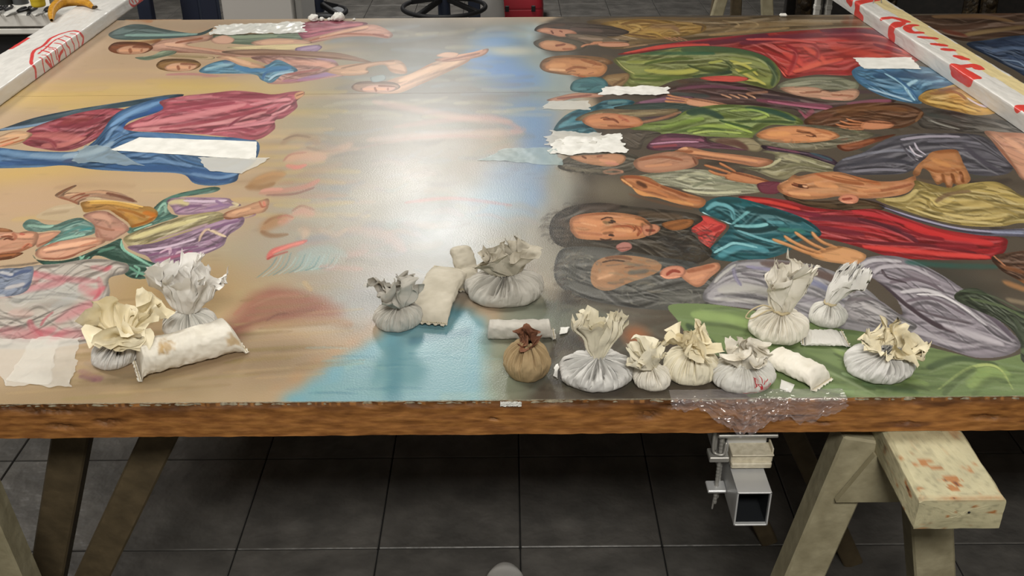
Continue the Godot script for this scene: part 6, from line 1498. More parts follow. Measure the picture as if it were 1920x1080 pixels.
	var printed := {"label": "white sandbag with a red printed mark and a coiled top at the panel's edge", "at": front.call(1401, 744, 0.052), "R": 0.056, "RZ": 0.047, "H": 0.044, "neck": Vector2(0.0, 0.004), "K": 12, "A": 0.0195, "seed": 12.6, "body": "white", "ruffle": "ivory", "rn": 0.018,
		"h": 0.036, "flare": 0.026, "lobes": 7, "amp": 0.45, "jag": 0.2, "droop": 0.35, "k": 0.6, "lean": Vector2(0.0, 0.12), "fx": 1.2, "crumple": 0.010}
	var m := sack(printed)
	var f := body_fn(printed)
	var st := begin()
	# the red print wraps the lower right of the bag: a bold upright block, a curved stroke and small slanting letters
	var patch := func(line: Array, w: float) -> void:
		for i in 24:
			var a: Vector2 = cat(line, i / 24.0)
			var b: Vector2 = cat(line, (i + 1) / 24.0)
			var d := (b - a).normalized() if b != a else Vector2.RIGHT
			var n := Vector2(-d.y * 0.35, d.x) * w
			var q: Array[Vector3] = []
			for p in [a - n, b - n, b + n, a + n]:
				var g: Vector3 = f.call(p.x, p.y)
				q.append(g + (g - Vector3(0, 0.015, 0)).normalized() * 0.0009)
			tri(st, q[0], q[1], q[2], q[0])
			tri(st, q[0], q[2], q[3], q[0])
	for l in [[[Vector2(0.205, 0.60), Vector2(0.208, 0.5), Vector2(0.207, 0.40)], 0.034], [[Vector2(0.185, 0.60), Vector2(0.18, 0.54), Vector2(0.184, 0.47)], 0.026], [[Vector2(0.19, 0.46), Vector2(0.18, 0.40), Vector2(0.178, 0.34)], 0.02],
			[[Vector2(0.168, 0.44), Vector2(0.155, 0.5)], 0.008], [[Vector2(0.145, 0.44), Vector2(0.125, 0.52)], 0.006], [[Vector2(0.19, 0.31), Vector2(0.16, 0.33), Vector2(0.12, 0.36)], 0.006], [[Vector2(0.275, 0.30), Vector2(0.24, 0.285), Vector2(0.2, 0.285)], 0.006]]:
		patch.call(l[0], l[1])
	for i in 7:
		patch.call([Vector2(0.165 - i * 0.009, 0.345), Vector2(0.161 - i * 0.009, 0.395 + 0.01 * (i % 2))], 0.0035)
	part(m, "red_print", st.commit(), M.red_print)
	pillow("wedge_cloth_weight", "white sewn sandbag lying slantwise to the right of the red-printed bag", [at(1440, 676), at(1470, 690), at(1505, 706), at(1538, 722)], 0.054, 0.03, M.ivory, 13.0, 0.3)
	# right-hand group
	var tall := sack({"label": "cream sandbag with a long double-flap top and a loop of string", "at": front.call(1469, 650, 0.053), "R": 0.056, "RZ": 0.053, "H": 0.05, "neck": Vector2(0.0, 0.004), "K": 15, "A": 0.0210, "seed": 14.5, "body": "ivory", "ruffle": "ivory", "rn": 0.013, "tie": "string", "tie_r": 0.003,
		"h": 0.09, "flare": 0.03, "lobes": 3, "amp": 0.35, "jag": 0.3, "droop": 0.2, "k": 0.55, "lean": Vector2(0.08, -0.05), "fx": 1.1, "fz": 0.7, "crumple": 0.010, "fray": 0.1})
	part(tall, "string_loop", tube([Vector3(-0.012, 0.053, 0.004), Vector3(-0.035, 0.066, 0.008), Vector3(-0.058, 0.058, 0.012), Vector3(-0.067, 0.044, 0.014), Vector3(-0.055, 0.046, 0.02), Vector3(-0.03, 0.06, 0.018), Vector3(-0.012, 0.056, 0.01)], 0.0014, 0.0014, 60, 7), M.string)
	sack({"label": "little white sandbag with a long limp top drooping to the right", "at": front.call(1559, 618, 0.034), "R": 0.036, "H": 0.04, "K": 13, "A": 0.0090, "seed": 15.2, "body": "white", "ruffle": "white", "rn": 0.0085, "tie": "string", "tie_r": 0.0035,
		"h": 0.082, "flare": 0.021, "lobes": 3, "amp": 0.3, "jag": 0.12, "droop": 0.3, "k": 0.6, "lean": Vector2(0.15, -0.05), "flop": Vector3(0.028, -0.014, 0.0), "crumple": 0.006, "fray": 0.2})
	pillow("small_flat_weight", "small flat white sewn sandbag lying between the string-looped bag and the limp-topped one", [at(1508, 636), at(1530, 638), at(1556, 638), at(1580, 638)], 0.052, 0.012, M.white, 16.0, 0.4)
	sack({"label": "blue-grey sandbag with a frayed straw-coloured tuft, farthest right on the painting", "at": front.call(1661, 722, 0.056), "R": 0.061, "RZ": 0.058, "H": 0.046, "neck": Vector2(0.012, 0.012), "K": 15, "A": 0.0255, "seed": 17.8, "body": "cool", "ruffle": "raw", "rn": 0.019,
		"h": 0.034, "flare": 0.034, "lobes": 13, "amp": 0.42, "jag": 0.22, "droop": 0.5, "k": 0.7, "lean": Vector2(0.25, 0.12), "fx": 1.15, "crumple": 0.010, "fray": 0.24})


# ---------------------------------------------------------------- under the panel

func timber(parent: Node3D, called: String, a: Vector3, b: Vector3, w: float, d: float, m: Material, side := Vector3.RIGHT) -> MeshInstance3D:
	var st := begin()
	bar(st, a - parent.position, b - parent.position, w, d, side, 0.004)
	return part(parent, called, st.commit(), m)


func under() -> void:
	# the right trestle: a worn painted beam that sticks out towards the eye, splayed legs and a gusset
	var worn_paint := mat(Color.WHITE, 0.6)
	worn_paint.vertex_color_use_as_albedo = true
	worn_paint.normal_enabled = true
	worn_paint.normal_texture = noise_tex(0.03, Color.BLACK, Color.WHITE, 66, 5, 512, 3.0)
	worn_paint.normal_scale = 0.5
	worn_paint.uv1_scale = Vector3(2, 2, 1)
	var t := thing("trestle", "beige painted wooden trestle with a chipped beam end jutting out at the lower right", "trestle", Vector3(0.714, 0, -2.5))
	var o := t.position
	var bw := 0.138
	var bh := 0.062
	var z0 := -1.246
	var z1 := -3.9
	var loop := [Vector2(-bw / 2, -bh), Vector2(-bw / 2, -0.03), Vector2(-bw / 2, -0.007), Vector2(-bw / 2 + 0.007, 0), Vector2(-0.03, 0), Vector2(0.0, 0), Vector2(0.03, 0), Vector2(bw / 2 - 0.006, 0), Vector2(bw / 2, -0.006), Vector2(bw / 2, -0.03), Vector2(bw / 2, -bh), Vector2(0, -bh)]
	var section := func(u: float) -> Vector2:
		var x := u * loop.size()
		var i := int(x) % loop.size()
		return (loop[i] as Vector2).lerp(loop[(i + 1) % loop.size()], x - floorf(x))
	var worn_tint := func(p: Vector3) -> Color:
		var base := h("b9b291").srgb_to_linear()
		var g := noise.get_noise_3d(p.x * 14.0, p.y * 20.0, p.z * 9.0)
		base *= 1.0 + 0.22 * g
		var bare := h("a8703f").srgb_to_linear()
		var spot := noise.get_noise_3d(p.x * 26.0 + 3.0, p.y * 30.0, p.z * 24.0)
		var amount := smoothstep(0.24, 0.4, spot) * smoothstep(-1.55, -1.3, p.z)
		if p.y > 0.879:
			amount *= 0.9 + exp(-Vector2((p.x - 0.708) / 0.025, (p.z + 1.30) / 0.035).length_squared())
			for c in [[0.683, -1.338, 0.008, 0.011], [0.698, -1.322, 0.010, 0.007], [0.715, -1.295, 0.014, 0.006], [0.706, -1.272, 0.009, 0.008]]:
				if Vector2((p.x - c[0] + 0.004 * spot) / c[2], (p.z - c[1]) / c[3]).length() < 1.0:
					amount = 0.95
		var rim := smoothstep(0.012, 0.0, absf(p.z - z0)) * smoothstep(0.872, 0.881, p.y)
		amount = maxf(amount, rim * clampf(0.6 + 1.2 * spot, 0.0, 1.0))
		if amount > 0.5 and spot > 0.44:
			bare = h("6b3c22").srgb_to_linear()
		var dirt := smoothstep(0.1, 0.5, fine.get_noise_3d(p.x * 60.0, p.y * 80.0, p.z * 60.0)) * 0.25
		return base.lerp(bare, clampf(amount, 0, 1)).darkened(dirt)
	var beam_at := func(u: float, v: float) -> Vector3:
		var z := lerpf(z0, z1, pow(v, 1.7))
		var q: Vector2 = section.call(u)
		var n := 0.0016 * noise.get_noise_3d(q.x * 30.0, q.y * 40.0, z * 20.0)
		var p := Vector3(o.x + q.x * (1.0 + n * 6.0), UNDER - 0.0008 + q.y + (0.0 if q.y > -0.001 else n), z)
		if v < 0.01 and (q.y > -0.008):
			p.y -= 0.003
		return p
	var st := sheet(func(u: float, v: float) -> Vector3: return beam_at.call(u, v) - o, 120, 120, true, false, func(u: float, v: float) -> Color: return worn_tint.call(beam_at.call(u, v)))
	part(t, "beam", st, worn_paint)
	var end_at := func(u: float, v: float) -> Vector3:
		var c := Vector3(o.x, UNDER - bh / 2, z0 + 0.003)
		return (beam_at.call(u, 0.0) as Vector3).lerp(c + Vector3(0, 0, 0.001 * noise.get_noise_2d(u * 9.0, v * 8.0)), v)
	part(t, "beam_end", sheet(func(u: float, v: float) -> Vector3: return end_at.call(u, v) - o, 120, 14, true, true, func(u: float, v: float) -> Color: return worn_tint.call(end_at.call(u, maxf(v, 0.06)))), worn_paint)
	var hole := begin()
	bev(hole, Vector3(0.004, 0.004, 0.002), 0.001, Transform3D(Basis(), Vector3(0.012, UNDER - 0.026, z0 + 0.0035) - Vector3(0, 0, o.z)))
	part(t, "nail_hole", hole.commit(), M.black)
	for z in [-1.475, -3.55]:
		timber(t, "leg", Vector3(0.625, 0.845, z), Vector3(0.462, 0.0, z), 0.078, 0.06, M.beige)
		timber(t, "leg", Vector3(0.742, 0.82, z), Vector3(0.935, 0.0, z), 0.078, 0.06, M.beige)
		var g := begin()
		var dz: float = z + 0.032
		for q in [[Vector2(0.642, 0.82), Vector2(0.742, 0.82), Vector2(0.732, 0.715), Vector2(0.588, 0.715)]]:
			for s in [0.0, 0.012]:
				var v := []
				for p in q:
					v.append(Vector3(p.x, p.y, dz + s) - o)
				tri(g, v[0], v[1], v[2], Vector3(0, 0, 1 if s > 0 else -1))
				tri(g, v[0], v[2], v[3], Vector3(0, 0, 1 if s > 0 else -1))
			for k in 4:
				var a := Vector3(q[k].x, q[k].y, dz) - o
				var b := Vector3(q[(k + 1) % 4].x, q[(k + 1) % 4].y, dz) - o
				var c := Vector3(0.69, 0.77, dz) - o
				tri(g, a, b, b + Vector3(0, 0, 0.012), (a + b) / 2.0 - c)
				tri(g, a, b + Vector3(0, 0, 0.012), a + Vector3(0, 0, 0.012), (a + b) / 2.0 - c)
		part(t, "gusset", g.commit(), M.beige)
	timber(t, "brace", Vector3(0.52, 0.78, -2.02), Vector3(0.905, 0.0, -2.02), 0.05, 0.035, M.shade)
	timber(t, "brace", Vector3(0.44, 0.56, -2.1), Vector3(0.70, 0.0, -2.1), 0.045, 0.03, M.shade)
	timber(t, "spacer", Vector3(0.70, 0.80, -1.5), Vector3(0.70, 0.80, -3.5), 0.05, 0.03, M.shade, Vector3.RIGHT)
	# left: a slant-legged trestle with shade put into its colour, and the bright leg of another at the picture's edge
	var d := thing("trestle", "beige wooden trestle coloured dark for the shade, with two parallel slanting legs under the left of the painting", "trestle", Vector3(-0.7, 0, -2.3))
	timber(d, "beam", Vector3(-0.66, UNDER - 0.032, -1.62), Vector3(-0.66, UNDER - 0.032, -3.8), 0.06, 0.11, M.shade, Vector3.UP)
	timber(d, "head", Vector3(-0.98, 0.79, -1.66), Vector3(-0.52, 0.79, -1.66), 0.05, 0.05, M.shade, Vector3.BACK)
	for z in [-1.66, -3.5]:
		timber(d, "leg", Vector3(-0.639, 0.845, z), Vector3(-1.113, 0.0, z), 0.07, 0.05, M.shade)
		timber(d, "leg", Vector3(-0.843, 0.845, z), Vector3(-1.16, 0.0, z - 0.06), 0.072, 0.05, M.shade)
	var e := thing("trestle", "pale beige trestle, one leg showing at the lower left edge", "trestle", Vector3(-1.3, 0, -2.3))
	timber(e, "beam", Vector3(-1.12, UNDER - 0.032, -1.5), Vector3(-1.12, UNDER - 0.032, -3.8), 0.06, 0.13, M.beige, Vector3.UP)
	for z in [-1.49, -3.72]:
		timber(e, "leg", Vector3(-1.035, 0.84, z), Vector3(-0.962, 0.0, z), 0.1, 0.06, M.beige)
		timber(e, "leg", Vector3(-1.2, 0.84, z), Vector3(-1.42, 0.0, z), 0.1, 0.06, M.beige)
	# aluminium tube hung under the panel by a screw clamp
	var zt := -1.366
	var tube_ := thing("aluminium_tube", "square aluminium tube with its open end facing out under the near edge", "metal tube", Vector3(0.4175, 0.757, -2.5))
	var ts := begin()
	for q in [[0.0285, 0.0, 0.003, 0.075], [-0.0285, 0.0, 0.003, 0.075], [0.0, 0.036, 0.06, 0.003], [0.0, -0.036, 0.06, 0.003]]:
		bev(ts, Vector3(q[2], q[3], 2.27), 0.0006, Transform3D(Basis(), Vector3(q[0], q[1], (zt - 3.636) / 2.0 + 2.5)))
	part(tube_, "tube", ts.commit(), M.alu)
	var inner := begin()
	for q in [[0.0268, 0.0, 0.0006, 0.069], [-0.0268, 0.0, 0.0006, 0.069], [0.0, 0.0342, 0.0534, 0.0006], [0.0, -0.0342, 0.0534, 0.0006]]:
		bev(inner, Vector3(q[2], q[3], 2.26), 0.0001, Transform3D(Basis(), Vector3(q[0], q[1], (zt - 3.636) / 2.0 + 2.498)))
	part(tube_, "shade_lining", inner.commit(), mat(h("3c3f43"), 0.45, 0.7))  # dark lining that stands in for the shade within the open tube
	var c := thing("clamp", "steel screw clamp with plates and a threaded rod holding the aluminium tube", "clamp", Vector3(0.415, 0.79, -1.47))
	var co := c.position
	var put := func(called: String, m: Material, p: Vector3, s: Vector3, b := 0.0015) -> void:
		part(c, called, box(s, b), m, p - co)
	put.call("pad", M.black, Vector3(0.413, 0.8715, -1.475), Vector3(0.10, 0.018, 0.05))
	put.call("plate", M.steel, Vector3(0.415, 0.859, -1.47), Vector3(0.106, 0.007, 0.062))
	put.call("block", M.alu, Vector3(0.4185, 0.825, -1.485), Vector3(0.072, 0.058, 0.05))
	var pale := worn(h("b7ae98"), h("d2cab6"), 0.5, 6.0, 0.02, 71)
	var br := begin()
	bev(br, Vector3(0.074, 0.019, 0.03), 0.002, Transform3D(Basis(), Vector3(0.4235, 0.819, -1.445) - co))
	bev(br, Vector3(0.072, 0.013, 0.034), 0.002, Transform3D(Basis.from_euler(Vector3(0.15, 0, 0)), Vector3(0.4225, 0.808, -1.441) - co))
	bev(br, Vector3(0.074, 0.003, 0.038), 0.001, Transform3D(Basis(), Vector3(0.4235, 0.8285, -1.443) - co))
	bev(br, Vector3(0.003, 0.014, 0.03), 0.001, Transform3D(Basis(), Vector3(0.459, 0.833, -1.445) - co))
	part(c, "bracket", br.commit(), pale)
	put.call("strap", M.steel, Vector3(0.3625, 0.842, -1.47), Vector3(0.006, 0.05, 0.03))
	put.call("jaw", M.steel, Vector3(0.369, 0.806, -1.456), Vector3(0.036, 0.011, 0.03))
	put.call("jaw", M.alu, Vector3(0.37, 0.738, -1.45), Vector3(0.034, 0.006, 0.03))
	for k in [[-0.044, -1.45], [-0.037, -1.466]]:
		var rod := []
		for i in 40:
			rod.append(Vector2(0.0034 + (0.0006 if i % 2 else 0.0), lerpf(0.70, 0.85, i / 39.0) - co.y))
		var r := part(c, "rod", lathe(rod, 10), M.steel, Vector3(k[0], 0, k[1] - co.z))
		r.position.x = k[0]
	put.call("wing_nut", M.steel, Vector3(0.371, 0.7325, -1.45), Vector3(0.02, 0.006, 0.006), 0.002)
	part(c, "tail", tube([Vector3(0.371, 0.732, -1.45) - co, Vector3(0.369, 0.71, -1.45) - co, Vector3(0.3675, 0.685, -1.45) - co], 0.0022, 0.0018, 20, 7), M.steel)
	part(c, "hook", tube([Vector3(0.357, 0.868, -1.45) - co, Vector3(0.357, 0.83, -1.45) - co, Vector3(0.360, 0.817, -1.45) - co, Vector3(0.369, 0.815, -1.445) - co, Vector3(0.377, 0.819, -1.445) - co, Vector3(0.38, 0.84, -1.45) - co], 0.0028, 0.0028, 40, 8), M.steel)
	# the tip of a shoe at the bottom of the picture
	var sh := thing("shoe", "pale grey canvas shoe on the slate floor, its rounded toe showing at the bottom", "shoe", Vector3(-0.024, 0, -1.86))
	part(sh, "upper", sheet(func(u: float, v: float) -> Vector3:
		var z := lerpf(-0.142, 0.142, v)
		var w := 0.049 * pow(clampf(minf(v * 5.0, (1.0 - v) * 8.0), 0.0, 1.0), 0.5) * (1.0 - 0.28 * smoothstep(0.3, 0.75, v))
		var top := lerpf(0.045, 0.085, smoothstep(0.12, 0.62, v)) * pow(clampf(v * 6.0, 0.0, 1.0), 0.45) * pow(clampf((1.0 - v) * 9.0, 0.0, 1.0), 0.4)
		var a := u * PI
		return Vector3(-cos(a) * w, 0.016 + maxf(top, 0.002) * pow(sin(a), 0.7), z), 32, 40), mat(h("e2e0dc"), 0.8))
	part(sh, "sole", sheet(func(u: float, v: float) -> Vector3:
		var prof := [Vector2(0.0, 0.0), Vector2(0.95, 0.0), Vector2(1.04, 0.004), Vector2(1.04, 0.016), Vector2(0.95, 0.019), Vector2(0.0, 0.019)]
		var q: Vector2 = cat(prof, v)
		var a := u * TAU
		var wz := cos(a)
		var w := 0.05 * (1.0 - 0.2 * smoothstep(-0.2, 0.7, -wz))
		return Vector3(sin(a) * w * q.x, maxf(q.y, 0.0004), -wz * 0.145 * q.x), 48, 20, true), mat(h("dcdad4"), 0.7))
	var laces := begin()
	for i in 5:
		bev(laces, Vector3(0.034, 0.004, 0.006), 0.0015, Transform3D(Basis.from_euler(Vector3(0, 0.3 if i % 2 else -0.3, 0)), Vector3(0, 0.082 + i * 0.004, -0.03 + i * 0.016)))
	part(sh, "laces", laces.commit(), M.white)


# ---------------------------------------------------------------- the far end of the workshop

func background() -> void:
	# white bench at the far left with tools and jars
	var hb := 0.75
	var n0 := at(45, 27, hb)
	var b := thing("workbench", "white-topped workbench with a thin tray below its thick edge, far left corner", "table", Vector3(-2.95, 0, n0.z - 0.36))
	var bo := b.position
	part(b, "top", box(Vector3(1.5, 0.062, 0.72), 0.005), M.white, Vector3(0, hb - 0.031, 0))
	part(b, "tray", box(Vector3(1.46, 0.026, 0.70), 0.003), M.white, Vector3(-0.045, hb - 0.086, 0.005))
	for sx in [-1, 1]:
		for sz in [-1, 1]:
			part(b, "leg", box(Vector3(0.05, hb - 0.1, 0.05), 0.003), M.black, Vector3(sx * 0.68, (hb - 0.1) / 2.0, sz * 0.3))
	part(b, "drawer_front", box(Vector3(1.2, 0.2, 0.02), 0.003), M.black, Vector3(-0.05, hb - 0.22, 0.29))
	var shelf := thing("shelf_board", "pale wooden board set along the back of the white workbench", "board", Vector3(-2.95, hb, n0.z - 0.5))
	part(shelf, "board", box(Vector3(1.3, 0.05, 0.24), 0.003), worn(h("a8947c"), h("c4b29a"), 0.6, 2.0, 0.01, 111), Vector3(0, 0.0255, 0))
	for k in 5:
		var p := at([-16, 8, 33, 58, 84][k], [24, 22, 25, 23, 24][k], hb)
		var tl := thing("pliers" if k % 2 else "scissors", ["black-handled scissors lying leftmost on the white bench", "dark pliers lying second from the left on the white bench", "black-handled scissors in the middle of the white bench", "dark pliers lying towards the right of the white bench", "black-handled scissors lying rightmost on the white bench"][k], "tool", p, "hand tools on the white bench")
		tl.rotation.y = [1.3, 1.7, 1.4, 1.8, 1.5][k]
		for s in [-1, 1]:
			part(tl, "handle", tube([Vector3(0, 0.008, 0), Vector3(0.04, 0.008, 0.014 * s), Vector3(0.075, 0.008, 0.02 * s), Vector3(0.095, 0.008, 0.006 * s)], 0.0065, 0.0055, 20, 7), M.black)
			part(tl, "blade", tube([Vector3(0, 0.006, 0), Vector3(-0.05, 0.006, 0.006 * s), Vector3(-0.095, 0.005, 0.002 * s)], 0.005, 0.002, 14, 6), M.steel if k != 3 else M.black)
	var cup := at(73, 12, hb + 0.052)
	var cp := thing("cup", "small yellow plastic cup on the pale board of the white bench", "cup", cup)
	part(cp, "body", lathe([Vector2(0, 0.001), Vector2(0.03, 0.001), Vector2(0.034, 0.03), Vector2(0.038, 0.085), Vector2(0.04, 0.088), Vector2(0.036, 0.086), Vector2(0.032, 0.02), Vector2(0, 0.016)], 30), mat(h("cdb32c"), 0.5))
	for k in 3:
		var j := at([12, 40, 108][k], [8, 7, 5][k], hb + 0.052)
		var jr := thing("jar", ["dark glass jar leftmost on the pale board of the white bench", "grey tin between the dark jar and the yellow cup", "pale jar with a lid just right of the yellow cup"][k], "jar", j, "jars on the pale board")
		var col: String = ["2c2e2c", "55585a", "a9a79e"][k]
		part(jr, "body", lathe([Vector2(0, 0.001), Vector2(0.034, 0.001), Vector2(0.036, 0.01), Vector2(0.036, 0.075), Vector2(0.028, 0.09), Vector2(0, 0.09)], 28), mat(h(col), 0.35))
		part(jr, "lid", lathe([Vector2(0, 0.088), Vector2(0.03, 0.088), Vector2(0.031, 0.104), Vector2(0.028, 0.107), Vector2(0, 0.107)], 28), mat(h("3b3b3b"), 0.5))
	# red can half hidden by the left beam
	var rb := thing("red_crate", "dark red crate on the floor half hidden behind the left wrapped beam", "crate", Vector3(-2.0, 0, -4.75))
	var rs := begin()
	bev(rs, Vector3(0.3, 0.5, 0.3), 0.01, Transform3D(Basis(), Vector3(0, 0.25, 0)))
	for k in 4:
		bev(rs, Vector3(0.31, 0.02, 0.31), 0.004, Transform3D(Basis(), Vector3(0, 0.1 + k * 0.11, 0)))
	part(rb, "body", rs.commit(), mat(h("7a2026"), 0.5))
	# white cabinet just beyond the panel
	var c0 := atz(417, 20, -5.2)
	var c1 := atz(549, 20, -5.2)
	var cab := thing("cabinet", "white cabinet standing just beyond the far edge of the painting", "cabinet", Vector3((c0.x + c1.x) / 2.0, 0, -5.4))
	part(cab, "body", box(Vector3(c1.x - c0.x, 0.86, 0.4), 0.006), mat(h("b9b7b4"), 0.55), Vector3(0, 0.45, 0))
	part(cab, "side_panel", box(Vector3(0.035, 0.9, 0.36), 0.004), mat(h("a5a4a2"), 0.55), Vector3((c1.x - c0.x) / 2.0 + 0.02, 0.45, -0.03))
	part(cab, "plinth", box(Vector3(c1.x - c0.x - 0.04, 0.03, 0.36), 0.003), M.black, Vector3(0, 0.015, 0))
	# navy easel-like frame
	var fr := thing("work_stand", "navy steel work stand with broad upright posts left of the white cabinet", "stand", Vector3(-1.85, 0, -5.6))
	for k in 3:
		var p := atz([274, 338, 400][k], 18, -5.6)
		part(fr, "post", box(Vector3([0.075, 0.1, 0.09][k], 1.2, 0.06), 0.005), M.navy, Vector3(p.x + 1.85, 0.6, [0.0, -0.2, 0.05][k]))
	part(fr, "rail", box(Vector3(0.5, 0.07, 0.05), 0.004), M.navy, Vector3(-0.0, 0.96, -0.06))
	part(fr, "foot", box(Vector3(0.62, 0.05, 0.26), 0.006), M.navy, Vector3(0, 0.025, -0.07))
	var wb := thing("wooden_block", "small brown wooden block between the navy posts", "block", atz(368, 34, -6.05) * Vector3(1, 0, 1))
	part(wb, "body", box(Vector3(0.075, 0.82, 0.07), 0.004), worn(h("6b4a34"), h("80604a"), 0.6, 3.0, 0.02, 113), Vector3(0, 0.41, 0))
	var plank := thing("board", "short tan board lying by the navy stand beyond the far edge", "board", Vector3(-1.62, 0, -4.62))
	part(plank, "body", box(Vector3(0.26, 0.82, 0.03), 0.003), worn(h("a8805e"), h("bf9a78"), 0.6, 3.0, 0.02, 114), Vector3(0, 0.41, 0))
	# two drafting stools with navy columns and foot rings
	for s in 2:
		var px: float = [597, 833][s]
		var z: float = [-6.2, -6.45][s]
		var p := atz(px, 20, z)
		var stl := thing("stool", ["navy swivel stool with a pale ring beside the white cabinet", "navy swivel stool with a dark foot ring near the red case"][s], "stool", Vector3(p.x, 0, z), "swivel stools")
		part(stl, "column", lathe([Vector2(0, 0.06), Vector2(0.04, 0.06), Vector2(0.038, 0.5), Vector2(0.034, 0.95), Vector2(0, 0.96)], 24), M.navy)
		var ring := []
		var ry: float = [0.475, 0.44][s]
		var rr: float = [0.165, 0.26][s]
		for i in 20:
			ring.append(Vector3(cos(i * TAU / 20.0) * rr, ry, sin(i * TAU / 20.0) * rr))
		part(stl, "foot_ring", tube(ring, 0.014, 0.014, 80, 9, true), M.black)
		if s == 0:
			part(stl, "ring_plate", lathe([Vector2(0.03, ry - 0.005), Vector2(0.155, ry - 0.005), Vector2(0.16, ry), Vector2(0.155, ry + 0.005), Vector2(0.03, ry + 0.005)], 40), mat(h("77797c"), 0.5))
		for i in 4:
			var a := i * TAU / 4.0 + 0.6
			var st := begin()
			bar(st, Vector3(0, ry + 0.06, 0), Vector3(cos(a) * rr, ry, sin(a) * rr), 0.03, 0.03, Vector3.UP, 0.004)
			part(stl, "spoke", st.commit(), M.black)
		for i in 5:
			var a := i * TAU / 5.0
			var st := begin()
			bar(st, Vector3(0, 0.09, 0), Vector3(cos(a) * 0.3, 0.05, sin(a) * 0.3), 0.05, 0.035, Vector3.UP, 0.005)
			part(stl, "base_leg", st.commit(), M.navy)
			part(stl, "caster", lathe([Vector2(0, 0), Vector2(0.022, 0.002), Vector2(0.028, 0.02), Vector2(0.02, 0.045), Vector2(0, 0.048)], 16), M.black, Vector3(cos(a) * 0.29, 0, sin(a) * 0.29))
		part(stl, "seat", lathe([Vector2(0, 0.95), Vector2(0.18, 0.955), Vector2(0.2, 0.985), Vector2(0.18, 1.01), Vector2(0, 1.02)], 32), M.black)
	var tb := thing("drawing_table", "navy legged table whose posts drop in beside the red case", "table", Vector3(-0.55, 0, -7.2))
	for k in 3:
		var p := atz([674, 718, 889][k], 8, -7.2)
		part(tb, "leg", box(Vector3([0.07, 0.05, 0.085][k], [0.42, 0.36, 1.0][k], 0.06), 0.005), M.navy, Vector3(p.x + 0.55, [0.86, 0.93, 0.5][k], 0))
	part(tb, "rail", box(Vector3(1.1, 0.07, 0.06), 0.005), M.navy, Vector3(-0.06, 0.98, 0))
	part(tb, "top", box(Vector3(1.3, 0.03, 0.3), 0.005), M.white, Vector3(0, 1.05, -0.0))
	part(tb, "foot", box(Vector3(0.12, 0.04, 0.3), 0.005), M.navy, Vector3(0.27, 0.02, 0))
	var paper_ := thing("paper_roll", "white paper cone standing on the floor beside the red case", "paper", Vector3(at(912, 20, 0.3).x, 0, -7.55))
	part(paper_, "sheet", lathe([Vector2(0.13, 0.0), Vector2(0.11, 0.3), Vector2(0.075, 0.8), Vector2(0.07, 0.8), Vector2(0.10, 0.3), Vector2(0.12, 0.0)], 24), mat(h("c6c4c2"), 0.7))
	# red case
	var r0 := atz(931, 20, -7.75)
	var r1 := atz(1020, 20, -7.75)
	var rc := thing("tool_case", "red plastic tool case with ribbed sides on the dark floor beyond the painting", "case", Vector3((r0.x + r1.x) / 2.0, 0, -7.95))
	var wd := r1.x - r0.x
	part(rc, "body", sheet(func(u: float, v: float) -> Vector3:
		var prof := [Vector2(0.0, 0.0), Vector2(0.92, 0.0), Vector2(1.0, 0.03), Vector2(1.0, 0.09), Vector2(0.985, 0.1), Vector2(1.0, 0.115), Vector2(0.97, 0.17), Vector2(0.93, 0.205), Vector2(0.88, 0.22), Vector2(0.0, 0.225)]
		var q: Vector2 = cat(prof, v)
		var a := u * TAU
		return Vector3(signf(cos(a)) * pow(absf(cos(a)), 0.35) * wd / 2 * q.x, q.y, signf(sin(a)) * pow(absf(sin(a)), 0.35) * 0.16 * q.x), 64, 50, true, true), mat(h("a01f2e"), 0.4))
	part(rc, "handle", tube([Vector3(-0.07, 0.22, 0), Vector3(-0.06, 0.255, 0), Vector3(0, 0.265, 0), Vector3(0.06, 0.255, 0), Vector3(0.07, 0.22, 0)], 0.011, 0.011, 30, 8), mat(h("7a1822"), 0.5))
	for s in [-1, 1]:
		part(rc, "latch", box(Vector3(0.03, 0.045, 0.012), 0.003), M.black, Vector3(s * 0.1, 0.11, 0.163))
	# a second trestle in the dark beyond the panel
	var far := thing("trestle", "beige trestle standing in the dark beyond the far edge of the painting", "trestle", Vector3(1.25, 0, -5.4))
	var l0 := atz(1350, 14, -5.2)
	var l1 := atz(1436, 14, -5.2)
	timber(far, "leg", l0 + Vector3(0.065, 0.35, 0), Vector3(l0.x - 0.15, 0, -5.2), 0.055, 0.05, M.beige)
	timber(far, "leg", l1 + Vector3(-0.05, 0.35, 0), Vector3(l1.x + 0.12, 0, -5.2), 0.055, 0.05, M.beige)
	timber(far, "beam", Vector3((l0.x + l1.x) / 2.0, 1.06, -5.0), Vector3((l0.x + l1.x) / 2.0, 1.06, -5.7), 0.05, 0.12, M.beige, Vector3.UP)
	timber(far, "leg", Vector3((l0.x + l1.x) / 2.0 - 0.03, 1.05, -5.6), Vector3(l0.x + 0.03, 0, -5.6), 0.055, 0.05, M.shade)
	timber(far, "leg", Vector3((l0.x + l1.x) / 2.0 + 0.03, 1.05, -5.6), Vector3(l1.x - 0.03, 0, -5.6), 0.055, 0.05, M.shade)
